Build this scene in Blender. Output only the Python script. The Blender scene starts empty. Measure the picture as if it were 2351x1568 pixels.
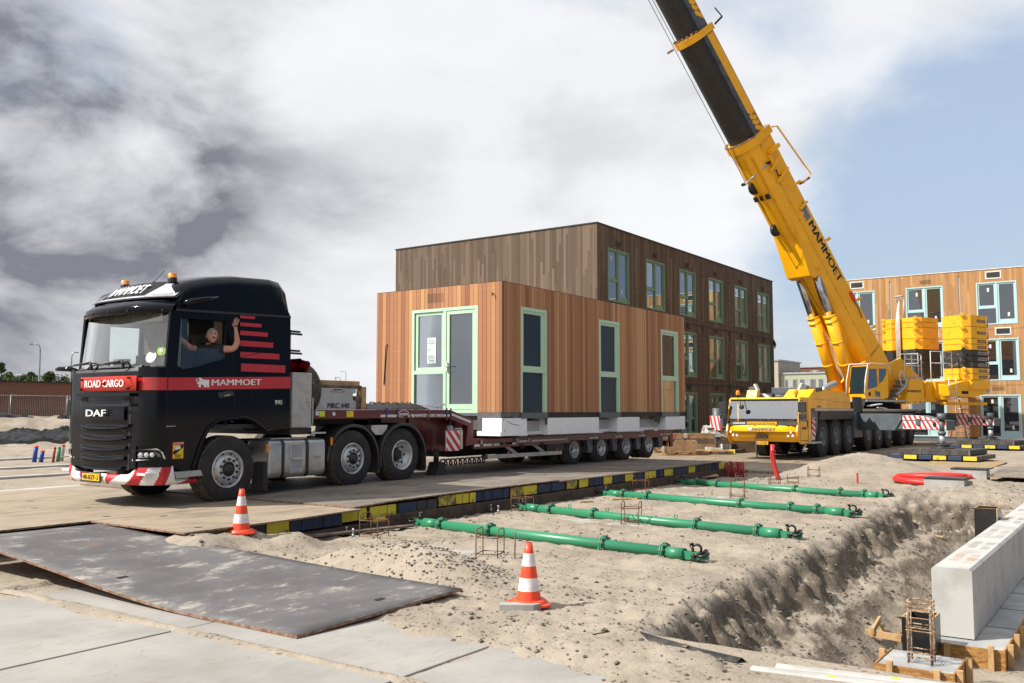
import bpy, bmesh, math, random
from mathutils import Vector, Matrix, noise
from mathutils.geometry import tessellate_polygon
R = math.radians
V = Vector
random.seed(7)
scene = bpy.context.scene
col = scene.collection

# ---------------------------------------------------------------- camera, sky, sun, exposure
cd = bpy.data.cameras.new('camera')
cam = bpy.data.objects.new('camera', cd); col.objects.link(cam)
cd.sensor_width = 36.0; cd.lens = 32.01; cd.clip_start = 0.1; cd.clip_end = 4000
cam.location = (0, 0, 1.85)
cam.rotation_euler = (R(90 + 4.33), 0, R(35.15 - 90))
scene.camera = cam

SUN_PHI, SUN_EL = R(42), R(44)
SUN = V((-math.cos(SUN_PHI) * math.cos(SUN_EL), math.sin(SUN_PHI) * math.cos(SUN_EL), math.sin(SUN_EL)))
sl = bpy.data.lights.new('sun', 'SUN'); sl.energy = 5.0; sl.angle = R(1.2); sl.color = (1.0, 0.94, 0.85)
so = bpy.data.objects.new('sun', sl); col.objects.link(so)
so.rotation_euler = SUN.to_track_quat('Z', 'Y').to_euler(); so.location = SUN * 60

def px_dir(x, y):
    """direction seen at a point of the 2351x1568 photograph (for placing the clouds in the sky)"""
    F = 2090.4; P = R(4.33); Yw = R(35.15)
    f = V((math.cos(Yw) * math.cos(P), math.sin(Yw) * math.cos(P), math.sin(P)))
    r = V((math.sin(Yw), -math.cos(Yw), 0)); u = r.cross(f)
    return (f * F + r * (x - 1175.5) - u * (y - 784)).normalized()

world = bpy.data.worlds.new('World'); scene.world = world; world.use_nodes = True
nt = world.node_tree; N = nt.nodes; Lk = nt.links
for n in list(N): N.remove(n)
def nd(t, **kw):
    n = N.new(t)
    for k_, v_ in kw.items(): setattr(n, k_, v_)
    return n
def wmath(op, a, b=None, c=None, clamp=False):
    n = nd('ShaderNodeMath', operation=op, use_clamp=clamp)
    for i, x in enumerate((a, b, c)):
        if x is None: continue
        if isinstance(x, (int, float)): n.inputs[i].default_value = x
        else: Lk.new(x, n.inputs[i])
    return n.outputs[0]
tc = nd('ShaderNodeTexCoord')
sep = nd('ShaderNodeSeparateXYZ'); Lk.new(tc.outputs['Generated'], sep.inputs[0])
zz = wmath('ADD', wmath('MAXIMUM', sep.outputs[2], 0.0), 0.16)
cmb = nd('ShaderNodeCombineXYZ')
Lk.new(wmath('DIVIDE', sep.outputs[0], zz), cmb.inputs[0]); Lk.new(wmath('DIVIDE', sep.outputs[1], zz), cmb.inputs[1])
def wnoise(scale, detail=6, rough=0.55, dist=0.0, off=0.0):
    n = nd('ShaderNodeTexNoise'); n.inputs['Scale'].default_value = scale; n.inputs['Detail'].default_value = detail
    n.inputs['Roughness'].default_value = rough; n.inputs['Distortion'].default_value = dist
    v = nd('ShaderNodeVectorMath', operation='ADD'); Lk.new(cmb.outputs[0], v.inputs[0]); v.inputs[1].default_value = (off, off * .7, off)
    Lk.new(v.outputs[0], n.inputs['Vector']); return n.outputs['Fac']
def sstep(x, a, b, lo=0.0, hi=1.0):
    n = nd('ShaderNodeMapRange', interpolation_type='SMOOTHSTEP'); Lk.new(x, n.inputs[0])
    for i, q in enumerate((a, b, lo, hi)): n.inputs[i + 1].default_value = q
    return n.outputs[0]
def blob(px, py, a_in, a_out, squash=1.0):
    """soft patch of cloud round a fixed direction of the sky; angles in degrees"""
    d = px_dir(px, py)
    v = nd('ShaderNodeVectorMath', operation='SUBTRACT'); Lk.new(tc.outputs['Generated'], v.inputs[0]); v.inputs[1].default_value = d
    m = nd('ShaderNodeVectorMath', operation='MULTIPLY'); Lk.new(v.outputs[0], m.inputs[0]); m.inputs[1].default_value = (1, 1, squash)
    l = nd('ShaderNodeVectorMath', operation='LENGTH'); Lk.new(m.outputs[0], l.inputs[0])
    return sstep(l.outputs['Value'], R(a_in), R(a_out), 1.0, 0.0)
def wsum(xs):
    a = xs[0]
    for b in xs[1:]: a = wmath('ADD', a, b)
    return a
def dnoise(scale, detail, rough, sq, off):
    n = nd('ShaderNodeTexNoise'); n.inputs['Scale'].default_value = scale; n.inputs['Detail'].default_value = detail; n.inputs['Roughness'].default_value = rough; n.inputs['Distortion'].default_value = 0.25
    v = nd('ShaderNodeVectorMath', operation='MULTIPLY_ADD'); Lk.new(tc.outputs['Generated'], v.inputs[0]); v.inputs[1].default_value = (1, 1, sq); v.inputs[2].default_value = (off, off * .3, off * .6)
    Lk.new(v.outputs[0], n.inputs['Vector']); return n.outputs['Fac']
n_big = dnoise(2.3, 8, 0.56, 1.7, 3.1)
n_mid = dnoise(5.2, 8, 0.58, 1.7, 7.7)
n_fine = dnoise(12.0, 7, 0.6, 1.6, 1.3)
blue_here = wsum([blob(2330, 300, 3, 17, 1.2), wmath('MULTIPLY', blob(1760, 40, 1, 8, 1.6), 0.85), wmath('MULTIPLY', blob(1950, 740, 4, 17, 1.8), 0.45),
                  wmath('MULTIPLY', blob(1250, -100, 4, 13, 1.5), 0.5), wmath('MULTIPLY', blob(2300, 520, 2, 9, 1.0), .5)])
cover = wmath('ADD', wmath('MULTIPLY', n_big, 0.75), wmath('MULTIPLY', n_mid, 0.5))
cover = wmath('SUBTRACT', cover, wmath('MULTIPLY', blue_here, 0.30))
cover = sstep(cover, 0.24, 0.56)
dark_here = wsum([blob(60, 150, 4, 15, 1.0), wmath('MULTIPLY', blob(300, 480, 2, 8, 2.2), 0.8), wmath('MULTIPLY', blob(120, 560, 3, 11, 1.6), 0.75), wmath('MULTIPLY', blob(-300, 300, 10, 26, 1.0), 0.7),
                  wmath('MULTIPLY', blob(650, 440, 2, 8, 1.6), 0.3), wmath('MULTIPLY', blob(880, 500, 1, 6, 1.6), 0.25)])
tex = wmath('ADD', wmath('MULTIPLY', dnoise(5.0, 8, 0.56, 1.9, 2.3), 0.8), wmath('MULTIPLY', n_mid, 0.2))
dk = wmath('MULTIPLY', wmath('MINIMUM', dark_here, 1.15), sstep(tex, 0.27, 0.72, 0.10, 1.0))
dk = wmath('ADD', dk, wmath('MULTIPLY', sstep(tex, 0.44, 0.66), 0.22))
dk = wmath('ADD', dk, wmath('MULTIPLY', sstep(n_big, 0.45, 0.65), 0.10))
dk = wmath('MINIMUM', dk, 1.0)
def wmix(f, a, b):
    n = nd('ShaderNodeMix', data_type='RGBA'); Lk.new(f, n.inputs[0])
    for i, x in ((6, a), (7, b)):
        if isinstance(x, tuple): n.inputs[i].default_value = (*x, 1)
        else: Lk.new(x, n.inputs[i])
    return n.outputs[2]
sky = nd('ShaderNodeTexSky', sky_type='NISHITA', sun_disc=False)
sky.sun_elevation = SUN_EL; sky.sun_rotation = math.pi / 2 - math.atan2(SUN.y, SUN.x)
sky.air_density = 1.3; sky.dust_density = 1.2; sky.ozone_density = 2.0
skyt = nd('ShaderNodeMix', data_type='RGBA'); skyt.inputs[0].default_value = 0.72
Lk.new(sky.outputs[0], skyt.inputs[6]); skyt.inputs[7].default_value = (3.9, 4.75, 6.1, 1)
cloud = wmix(dk, (7.2, 7.28, 7.45), (1.75, 1.80, 2.10))
skycol = wmix(cover, skyt.outputs[2], cloud)
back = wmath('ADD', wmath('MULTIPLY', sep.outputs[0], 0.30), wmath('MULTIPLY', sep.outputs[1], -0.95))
skycol = wmix(sstep(back, 0.36, 0.80), skycol, (1.1, 1.6, 2.5))   # unseen sky off to the right, added as darker blue to weaken ambient light
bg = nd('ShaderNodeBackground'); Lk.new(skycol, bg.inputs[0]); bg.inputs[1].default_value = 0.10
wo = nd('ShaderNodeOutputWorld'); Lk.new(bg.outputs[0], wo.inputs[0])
scene.view_settings.view_transform = 'Standard'; scene.view_settings.look = 'None'
scene.view_settings.exposure = 0.42; scene.view_settings.gamma = 1.0
try: scene.view_settings.use_curve_mapping = False
except Exception: pass
try:
    scene.cycles.max_bounces = 8; scene.cycles.transparent_max_bounces = 16; scene.cycles.caustics_reflective = False; scene.cycles.caustics_refractive = False
    scene.cycles.use_denoising = True
except Exception: pass

# ---------------------------------------------------------------- materials
MATS = {}
class NT:
    """small wrapper that builds a principled material node by node"""
    def __init__(s, name):
        s.m = bpy.data.materials.new(name); s.m.use_nodes = True; s.t = s.m.node_tree
        s.b = s.t.nodes['Principled BSDF']; s.o = s.t.nodes['Material Output']; s.tc = None
    def n(s, t, **kw):
        x = s.t.nodes.new(t)
        for k_, v_ in kw.items(): setattr(x, k_, v_)
        return x
    def put(s, sock, x):
        if isinstance(x, bpy.types.NodeSocket): s.t.links.new(x, sock)
        elif isinstance(x, (tuple, list)) and sock.type == 'RGBA': sock.default_value = (*x[:3], 1)
        else: sock.default_value = x
    def coord(s):
        if s.tc is None: s.tc = s.n('ShaderNodeTexCoord')
        return s.tc.outputs['Object']
    def scaled(s, sc, vec=None):
        m = s.n('ShaderNodeVectorMath', operation='MULTIPLY'); s.put(m.inputs[0], vec or s.coord()); m.inputs[1].default_value = sc; return m.outputs[0]
    def noise(s, scale, detail=4, rough=0.55, vec=None, dist=0):
        x = s.n('ShaderNodeTexNoise'); x.inputs['Scale'].default_value = scale; x.inputs['Detail'].default_value = detail
        x.inputs['Roughness'].default_value = rough; x.inputs['Distortion'].default_value = dist
        s.put(x.inputs['Vector'], vec or s.coord()); return x.outputs['Fac']
    def math(s, op, a, b=None, c=None, clamp=False):
        x = s.n('ShaderNodeMath', operation=op, use_clamp=clamp)
        for i, q in enumerate((a, b, c)):
            if q is not None: s.put(x.inputs[i], q)
        return x.outputs[0]
    def step(s, x, a, b, lo=0., hi=1.):
        q = s.n('ShaderNodeMapRange', interpolation_type='SMOOTHSTEP'); s.put(q.inputs[0], x)
        for i, y in enumerate((a, b, lo, hi)): q.inputs[i + 1].default_value = y
        return q.outputs[0]
    def mix(s, f, a, b):
        q = s.n('ShaderNodeMix', data_type='RGBA'); s.put(q.inputs[0], f); s.put(q.inputs[6], a); s.put(q.inputs[7], b); return q.outputs[2]
    def white(s, x, dim='1D'):
        q = s.n('ShaderNodeTexWhiteNoise', noise_dimensions=dim); s.put(q.inputs['W' if dim == '1D' else 'Vector'], x); return q.outputs['Value']
    def xyz(s, vec=None):
        q = s.n('ShaderNodeSeparateXYZ'); s.put(q.inputs[0], vec or s.coord()); return q.outputs
    def comb(s, x, y, z):
        q = s.n('ShaderNodeCombineXYZ')
        for i, w in enumerate((x, y, z)): s.put(q.inputs[i], w)
        return q.outputs[0]
    def ramp(s, x, stops):
        q = s.n('ShaderNodeValToRGB'); s.put(q.inputs[0], x); e = q.color_ramp.elements
        while len(e) < len(stops): e.new(0.5)
        for el, (p, c) in zip(e, stops): el.position = p; el.color = (*c, 1)
        return q.outputs[0]
    def base(s, x): s.put(s.b.inputs['Base Color'], x)
    def set(s, **kw):
        for k_, v_ in kw.items(): s.put(s.b.inputs[{'rough': 'Roughness', 'metal': 'Metallic', 'spec': 'Specular IOR Level', 'coat': 'Coat Weight', 'ior': 'IOR', 'trans': 'Transmission Weight', 'coatr': 'Coat Roughness', 'sheen': 'Sheen Weight'}[k_]], v_)
    def bump(s, h, strength, dist=0.02):
        q = s.n('ShaderNodeBump'); q.inputs['Strength'].default_value = strength; q.inputs['Distance'].default_value = dist
        s.put(q.inputs['Height'], h); s.t.links.new(q.outputs[0], s.b.inputs['Normal'])

def mat(name, c, rough=0.5, metal=0.0, c2=None, vs=2.5, va=(0.4, 0.65), bump=0.0, bs=40, coat=0.0, spec=None, rv=0.0):
    """plain coloured material with a wear/dirt colour c2 in noise patches"""
    if name in MATS: return MATS[name]
    t = NT(name)
    if c2 is None: c2 = tuple(x * 0.82 for x in c)
    f = t.step(t.noise(vs, 6, 0.6), *va)
    t.base(t.mix(f, c, c2))
    t.set(metal=metal, coat=coat)
    if rv: t.put(t.b.inputs['Roughness'], t.math('ADD', rough, t.math('MULTIPLY', f, rv)))
    else: t.set(rough=rough)
    if spec is not None: t.set(spec=spec)
    if bump: t.bump(t.noise(bs, 5), bump)
    MATS[name] = t.m
    return t.m

def clad(name, stops, w, rough=0.6, board=None, spec=0.3, groove=0.05):
    """vertical wooden cladding boards, each with a tone of its own"""
    t = NT(name); x, y, z = t.xyz()[:3]
    u = t.math('DIVIDE', t.math('ADD', x, y), w); i = t.math('FLOOR', u); fr = t.math('FRACT', u)
    if board:
        sh = t.math('MULTIPLY', t.white(i), board); row = t.math('FLOOR', t.math('DIVIDE', t.math('ADD', z, sh), board))
        key = t.math('ADD', i, t.math('MULTIPLY', row, 57.3))
    else: key = t.math('ADD', i, 0.37)
    tone = t.white(key)
    grain = t.noise(9, 6, 0.65, t.comb(t.math('MULTIPLY', u, 1.6), t.math('MULTIPLY', key, 3.1), t.math('MULTIPLY', z, 0.28)), 0.8)
    c = t.ramp(t.math('ADD', t.math('MULTIPLY', tone, 0.86), t.math('MULTIPLY', grain, 0.22), ), stops)
    gr = t.step(t.math('ABSOLUTE', t.math('SUBTRACT', fr, 0.5)), 0.5 - groove, 0.5 - groove * 0.4)
    c = t.mix(gr, c, tuple(q * 0.25 for q in stops[0][1]))
    t.base(c); t.set(rough=rough, spec=spec)
    t.bump(t.math('SUBTRACT', t.math('MULTIPLY', grain, 0.15), gr), 0.5, 0.01)
    MATS[name] = t.m; return t.m

def glass_mat(name, tint=(0.9, 0.97, 0.95), refl=1.0):
    """thin sheet glass: clear with a fresnel reflection"""
    t = NT(name); t.t.nodes.remove(t.b)
    tr = t.n('ShaderNodeBsdfTransparent'); tr.inputs[0].default_value = (*tint, 1)
    gl = t.n('ShaderNodeBsdfGlossy'); gl.inputs['Roughness'].default_value = 0.015; gl.inputs[0].default_value = (1, 1, 1, 1)
    fr = t.n('ShaderNodeFresnel'); fr.inputs[0].default_value = 1.5
    mx = t.n('ShaderNodeMixShader'); f = t.math('MULTIPLY', fr.outputs[0], refl, clamp=True)
    t.t.links.new(f, mx.inputs[0]); t.t.links.new(tr.outputs[0], mx.inputs[1]); t.t.links.new(gl.outputs[0], mx.inputs[2])
    t.t.links.new(mx.outputs[0], t.o.inputs[0]); MATS[name] = t.m; return t.m

# ---------------------------------------------------------------- mesh helpers
_txt = {}
def text_geo(s, bold):
    key = (s, bold)
    if key not in _txt:
        c = bpy.data.curves.new('lettering', 'FONT'); c.body = s; c.size = 1.0; c.offset = bold; c.resolution_u = 3; c.extrude = 0.0
        o = bpy.data.objects.new('lettering', c); me = o.to_mesh()
        vs = [tuple(v.co) for v in me.vertices]; fs = [tuple(p.vertices) for p in me.polygons]
        o.to_mesh_clear(); bpy.data.objects.remove(o); bpy.data.curves.remove(c)
        _txt[key] = (vs, fs)
    return _txt[key]

class MB:
    """collects shapes (world coordinates, several materials) that become one mesh object"""
    def __init__(s): s.v = []; s.f = []; s.mi = []; s.mats = []; s.sm = []
    def _m(s, m):
        if m not in s.mats: s.mats.append(m)
        return s.mats.index(m)
    def add(s, vs, fs, m, smooth=False):
        o = len(s.v); s.v += [tuple(q) for q in vs]; i = s._m(m)
        for f in fs: s.f.append(tuple(o + q for q in f)); s.mi.append(i); s.sm.append(smooth)
        return s
    def box(s, x0, x1, y0, y1, z0, z1, m):
        vs = [(x, y, z) for z in (z0, z1) for y in (y0, y1) for x in (x0, x1)]
        return s.add(vs, [(0, 2, 3, 1), (4, 5, 7, 6), (0, 1, 5, 4), (2, 6, 7, 3), (0, 4, 6, 2), (1, 3, 7, 5)], m)
    def obox(s, c, a, b, d, m):
        """box from its centre and three half vectors"""
        c, a, b, d = V(c), V(a), V(b), V(d)
        vs = [c + a * i + b * j + d * k_ for k_ in (-1, 1) for j in (-1, 1) for i in (-1, 1)]
        return s.add(vs, [(0, 2, 3, 1), (4, 5, 7, 6), (0, 1, 5, 4), (2, 6, 7, 3), (0, 4, 6, 2), (1, 3, 7, 5)], m)
    def beam(s, p, q, w, h, m, up=(0, 0, 1)):
        p, q = V(p), V(q); d = (q - p); l = d.length; d.normalize()
        sd = d.cross(V(up))
        if sd.length < 1e-4: sd = d.cross(V((1, 0, 0)))
        sd.normalize(); u = sd.cross(d)
        return s.obox((p + q) / 2, d * l / 2, sd * w / 2, u * h / 2, m)
    def tube(s, pts, r, m, n=8, closed=False, caps=True):
        pts = [V(p) for p in pts]; k_ = len(pts); rs = r if isinstance(r, (list, tuple)) else [r] * k_
        vs = []; prev = None
        for i, p in enumerate(pts):
            a = pts[(i - 1) % k_] if (closed or i > 0) else p; b = pts[(i + 1) % k_] if (closed or i < k_ - 1) else p
            d = (b - a).normalized()
            if prev is None:
                x = d.cross(V((0, 0, 1)));
                if x.length < 1e-3: x = d.cross(V((1, 0, 0)))
                x.normalize()
            else:
                x = prev - d * prev.dot(d)
                if x.length < 1e-5: x = d.cross(V((0, 0, 1)))
                x.normalize()
            prev = x; y = d.cross(x)
            for j in range(n):
                t = 2 * math.pi * j / n; vs.append(p + x * math.cos(t) * rs[i] + y * math.sin(t) * rs[i])
        fs = []
        for i in range(k_ if closed else k_ - 1):
            for j in range(n):
                a = i * n + j; b = i * n + (j + 1) % n; c = ((i + 1) % k_) * n + (j + 1) % n; d = ((i + 1) % k_) * n + j
                fs.append((a, b, c, d))
        s.add(vs, fs, m, True)
        if caps and not closed:
            s.add(vs[:n], [tuple(reversed(range(n)))], m); s.add(vs[-n:], [tuple(range(n))], m)
        return s
    def cyl(s, p, q, r, m, n=24, r2=None):
        return s.tube([p, q], [r, r if r2 is None else r2], m, n)
    def lathe(s, prof, o, ax, m, n=32, smooth=True):
        """prof: (distance along axis, radius[, material]) points"""
        o, ax = V(o), V(ax).normalized(); x = ax.cross(V((0, 0, 1)))
        if x.length < 1e-3: x = ax.cross(V((1, 0, 0)))
        x.normalize(); y = ax.cross(x)
        for i in range(len(prof) - 1):
            a, b = prof[i], prof[i + 1]; mm = b[2] if len(b) > 2 else m; vs = []
            for h, r in ((a[0], a[1]), (b[0], b[1])):
                for j in range(n):
                    t = 2 * math.pi * j / n; vs.append(o + ax * h + (x * math.cos(t) + y * math.sin(t)) * max(r, 1e-4))
            s.add(vs, [(j, (j + 1) % n, n + (j + 1) % n, n + j) for j in range(n)], mm, smooth)
        return s
    def poly(s, loops, fn, m):
        """flat polygon with holes; fn maps (a,b) to a point"""
        tri = tessellate_polygon([[V((a, b, 0)) for a, b in lp] for lp in loops]); pts = [p for lp in loops for p in lp]
        return s.add([fn(a, b) for a, b in pts], [tuple(t) for t in tri], m)
    def slab(s, loops, fn, dv, m, m_side=None):
        """polygon with holes given a thickness along the vector dv"""
        dv = V(dv); s.poly(loops, fn, m); s.poly(loops, lambda a, b: V(fn(a, b)) + dv, m)
        for lp in loops:
            k_ = len(lp); vs = [V(fn(*p)) for p in lp]; vs += [v + dv for v in vs]
            s.add(vs, [(i, (i + 1) % k_, k_ + (i + 1) % k_, k_ + i) for i in range(k_)], m_side or m)
        return s
    def grid(s, rows, m, smooth=True, closed=False):
        """skin over rows of points"""
        n = len(rows[0]); vs = [p for r in rows for p in r]; fs = []
        for i in range(len(rows) - 1):
            for j in range(n if closed else n - 1):
                fs.append((i * n + j, i * n + (j + 1) % n, (i + 1) * n + (j + 1) % n, (i + 1) * n + j))
        return s.add(vs, fs, m, smooth)
    def text(s, body, o, ux, uy, h, m, width=None, bold=0.02, lift=0.003):
        if bold:
            for i, d in enumerate((-bold, 0, bold)):
                s.text(body, V(o) + V(ux).normalized() * d * h, ux, uy, h, m, width, 0, lift + 0.0006 * i)
            return s
        return s._text(body, o, ux, uy, h, m, width, 0, lift)
    def _text(s, body, o, ux, uy, h, m, width=None, bold=0.0, lift=0.003):
        """lettering whose capitals are h high; stretched to width when given; o = lower left corner"""
        vs, fs = text_geo(body, bold)
        x0 = min(v[0] for v in vs); x1 = max(v[0] for v in vs)
        caps = [c for c in body if c.isupper() or c.isdigit()]
        y1 = max(v[1] for v in vs); y0 = min(v[1] for v in vs) if caps and not any(c in 'gjpqy,' for c in body) else 0.0
        sy = h / max(y1 - y0, 1e-3); sx = width / (x1 - x0) if width else sy
        ux, uy = V(ux).normalized(), V(uy).normalized(); nn = ux.cross(uy); o = V(o) + nn * lift
        return s.add([o + ux * (v[0] - x0) * sx + uy * (v[1] - y0) * sy for v in vs], fs, m)
    def build(s, name, parent=None, bev=0.0, loc=None, seg=2):
        """links the collected shapes as one object; vertices become relative to loc or to the parent"""
        me = bpy.data.meshes.new(name)
        base = V(loc) if loc is not None else (wloc(parent) if parent else V((0, 0, 0)))
        me.from_pydata([V(v) - base for v in s.v], [], s.f)
        for m in s.mats: me.materials.append(m)
        me.polygons.foreach_set('material_index', s.mi); me.polygons.foreach_set('use_smooth', s.sm)
        bm = bmesh.new(); bm.from_mesh(me); bmesh.ops.remove_doubles(bm, verts=bm.verts, dist=1e-5)
        bmesh.ops.recalc_face_normals(bm, faces=bm.faces); bm.to_mesh(me); bm.free(); me.update()
        o = bpy.data.objects.new(name, me); col.objects.link(o)
        if parent: o.parent = parent; o.location = base - wloc(parent)
        else: o.location = base
        if bev:
            b = o.modifiers.new('edge', 'BEVEL'); b.width = bev; b.segments = seg; b.limit_method = 'ANGLE'; b.angle_limit = R(38)
            try: b.harden_normals = False
            except Exception: pass
        return o
def wloc(o):
    v = V((0, 0, 0))
    while o: v += o.location; o = o.parent
    return v
def tag(o, label, cat, group=None):
    o['label'] = label; o['category'] = cat
    if group: o['group'] = group
    return o
def thing(name, loc, label, cat, group=None):
    o = bpy.data.objects.new(name, None); o.empty_display_size = 0.2; col.objects.link(o); o.location = loc
    return tag(o, label, cat, group)
def part_empty(name, parent, loc):
    o = bpy.data.objects.new(name, None); o.empty_display_size = 0.1; col.objects.link(o); o.parent = parent; o.location = V(loc) - wloc(parent); return o
def struct(o, kind='structure'): o['kind'] = kind; return o
def dup(o, loc=None, rz=None, label=None, parent=None):
    """copy of a thing with copies of its parts and sub-parts"""
    c = o.copy(); col.objects.link(c)
    if parent: c.parent = parent
    if loc is not None: c.location = loc
    if rz is not None: c.rotation_euler = (0, 0, rz)
    if label: c['label'] = label
    for ch in list(o.children): dup(ch, parent=c)
    return c
def fbm(x, y, z=0.0, o=3): return noise.fractal(V((x, y, z)), 1.0, 2.0, o, noise_basis='PERLIN_ORIGINAL')
def lerp(a, b, t): return a + (b - a) * t
def smst(x, a, b):
    t = min(1.0, max(0.0, (x - a) / (b - a))); return t * t * (3 - 2 * t)

# shared materials
m_black = mat('black_paint', (0.004, 0.005, 0.009), 0.07, c2=(0.006, 0.007, 0.010), vs=1.5, spec=0.2)
m_red = mat('red_livery', (0.52, 0.018, 0.02), 0.2, coat=0.6, c2=(0.45, 0.016, 0.018))
m_redbright = mat('red_board', (0.78, 0.045, 0.035), 0.4)
m_white = mat('white_lettering', (0.82, 0.82, 0.82), 0.4)
m_plastic = mat('black_plastic', (0.018, 0.019, 0.021), 0.5, c2=(0.03, 0.03, 0.03))
m_rubber = mat('tyre_rubber', (0.017, 0.017, 0.018), 0.75, c2=(0.035, 0.031, 0.027), vs=6)
m_tread = mat('tyre_tread', (0.05, 0.042, 0.034), 0.9, c2=(0.14, 0.11, 0.08), vs=14, bump=0.6, bs=60)
m_rim = mat('rim_metal', (0.58, 0.59, 0.61), 0.36, metal=0.35, c2=(0.44, 0.43, 0.42), vs=5)
m_alu = mat('brushed_metal', (0.55, 0.55, 0.54), 0.36, metal=0.8, c2=(0.42, 0.42, 0.41), vs=4)
m_dark = mat('dark_void', (0.008, 0.008, 0.009), 0.8)
m_steel = mat('bare_steel', (0.4, 0.41, 0.42), 0.4, metal=0.7)
m_greyp = mat('grey_paint', (0.36, 0.38, 0.40), 0.45, c2=(0.28, 0.29, 0.30))
m_wine = mat('wine_red_paint', (0.13, 0.008, 0.014), 0.33, c2=(0.10, 0.012, 0.014), vs=3, coat=0.2)
m_orange = mat('amber_lamp', (0.9, 0.26, 0.01), 0.25)
m_lampglass = mat('lamp_glass', (0.80, 0.82, 0.85), 0.12, metal=0.35)
m_yel = mat('crane_yellow', (0.92, 0.455, 0.004), 0.36, c2=(0.86, 0.41, 0.004), vs=1.2, coat=0.2)
m_grey = mat('crane_grey', (0.105, 0.125, 0.14), 0.45, c2=(0.085, 0.10, 0.115), vs=2)
m_wood = mat('pale_timber', (0.50, 0.32, 0.15), 0.75, c2=(0.36, 0.22, 0.10), vs=7, bump=0.2)
m_oldwood = mat('weathered_timber', (0.17, 0.13, 0.10), 0.85, c2=(0.08, 0.06, 0.05), vs=6, bump=0.5)
m_conc = mat('concrete_grey', (0.38, 0.37, 0.355), 0.85, c2=(0.29, 0.28, 0.265), vs=3, bump=0.25, bs=60)
m_rust = mat('rusty_steel', (0.19, 0.085, 0.04), 0.8, c2=(0.30, 0.22, 0.17), vs=14)
g_clear = glass_mat('clear_glass', (0.90, 0.95, 0.93), 0.8); g_ws = glass_mat('windscreen_glass', (0.94, 0.98, 0.96), 3.6)
# ================================================================ SETTING: ground, slabs, trench
def slopeband(x): return 3.72 + 0.052 * (x - 7) + 0.20 * fbm(x * 0.8, 3.3) + 0.10 * fbm(x * 2.7, 8.1)
def terrain(x, y):
    d = math.hypot(x, y)
    h = 0.0
    if d < 60:
        h += 0.020 * fbm(x * 1.3, y * 1.3, 0, 3)
        if d < 34 and y < 13:
            q = fbm(x * 3.4, y * 3.4, 5, 4); h += 0.030 * q + 0.022 * abs(fbm(x * 8, y * 8, 2, 3))
    # sand over the slabs by the road
    e = 5.72 + 0.22 * fbm(y * 0.9, 4.0) + 0.10 * fbm(y * 3.1, 1.0) - 0.14 * (y - 4.4 if y < 4.4 else 0) * -1
    if y < 9.7: h += lerp(-0.075, 0.018, smst(x, e - 0.30, e + 0.34))
    # heaps
    def g(cx, cy, sx, sy, a):
        t = ((x - cx) / sx) ** 2 + ((y - cy) / sy) ** 2
        return a * math.exp(-t) if t < 9 else 0.0
    h += g(7.75, 6.75, 0.42, 0.75, 0.34) + g(7.62, 7.7, 0.35, 0.5, 0.18) + g(8.0, 6.1, 0.3, 0.4, 0.10)
    h += g(7.75, 9.95, 0.8, 0.55, 0.26) + g(8.35, 9.35, 0.30, 0.30, 0.16) + g(7.0, 9.9, 0.4, 0.8, 0.2)
    h += g(28.3, 7.2, 2.6, 1.5, 0.55) + g(26.5, 5.7, 1.5, 0.8, 0.12) + g(23.6, 3.5, 1.6, 0.8, 0.22) + g(20.6, 4.0, 1.0, 0.7, 0.15)
    # platform and mats lie on levelled ground
    if 10.15 < y < 18.2 and x < 25: h = min(h, -0.02)
    if x > 24.2 and y > 8.6 + 0.25 * fbm(x * .3, 2.): h = min(h, 0.0 + 0.015 * fbm(x, y))
    # trench
    if x > 6.4 and -14 < y < 6.2 and x < 30:
        yb = slopeband(x); cl = 0.5 + 0.5 * fbm(x * 1.7, y * 2.3, 9, 4)
        w = 0.55 + 0.35 * cl
        s1 = smst(yb - y + 0.10 * fbm(x * 4, y * 4, 3, 3), 0.0, w)
        x0 = 6.66 + 0.22 * fbm(y * 1.3, 6.6) - 0.10 * max(0.0, 3.7 - y)
        s2 = smst(x - x0, 0.0, (0.75 + 0.3 * cl) * (0.5 + 0.5 * smst(y, 2.3, 3.2))); s3 = smst(22.0 + 0.5 * fbm(y, 2.) - x, 0.0, 3.0)
        k_ = s1 * s2 * s3
        if k_ > 0:
            face = k_ * (1 - k_) * 4
            h = h * (1 - k_) + k_ * (-0.56 - 0.46 * smst(yb - y, w * 0.9, 1.75) + 0.03 * fbm(x * 1.1, y * 1.1, 7)) + face * (0.20 * (0.42 - abs(fbm(x * 1.5 + y * .7, y * 1.9, 4, 3))) + 0.09 * fbm(x * 4.5, y * 5.5, 6, 4) + 0.075 * abs(fbm(x * 8, y * 9, 2, 3)) - 0.05)
            toe = smst(k_, 0.75, 1.0) * math.exp(-max(0, (yb - w - y)) / 0.5)
            h += 0.10 * toe * (0.6 + 0.6 * fbm(x * 1.3, 4.4))
    if 6.2 < x < 7.2 and y < 2.8: h -= 0.15 * smst(2.75 - y, 0, .3) * smst(x, 6.2, 6.5)
    # heaps at the far left, in front of the fence
    if y > 30:
        f = (x * 0.409 + y * 0.912)
        h += 1.75 * smst(f, 52.5, 60 + 2 * fbm(x * .2, y * .2)) * (0.82 + 0.20 * fbm(x * 0.16, y * 0.16, 1, 4)) * (1 - smst(f, 66, 74))
        h += 0.16 * fbm(x * .5, y * .5, 3, 4) * smst(f, 34, 52) * (1 - smst(f, 66, 80)) + 0.06 * fbm(x * 1.7, y * 1.7, 2, 3) * smst(f, 30, 50) * (1 - smst(f, 66, 80))
    return h
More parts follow.
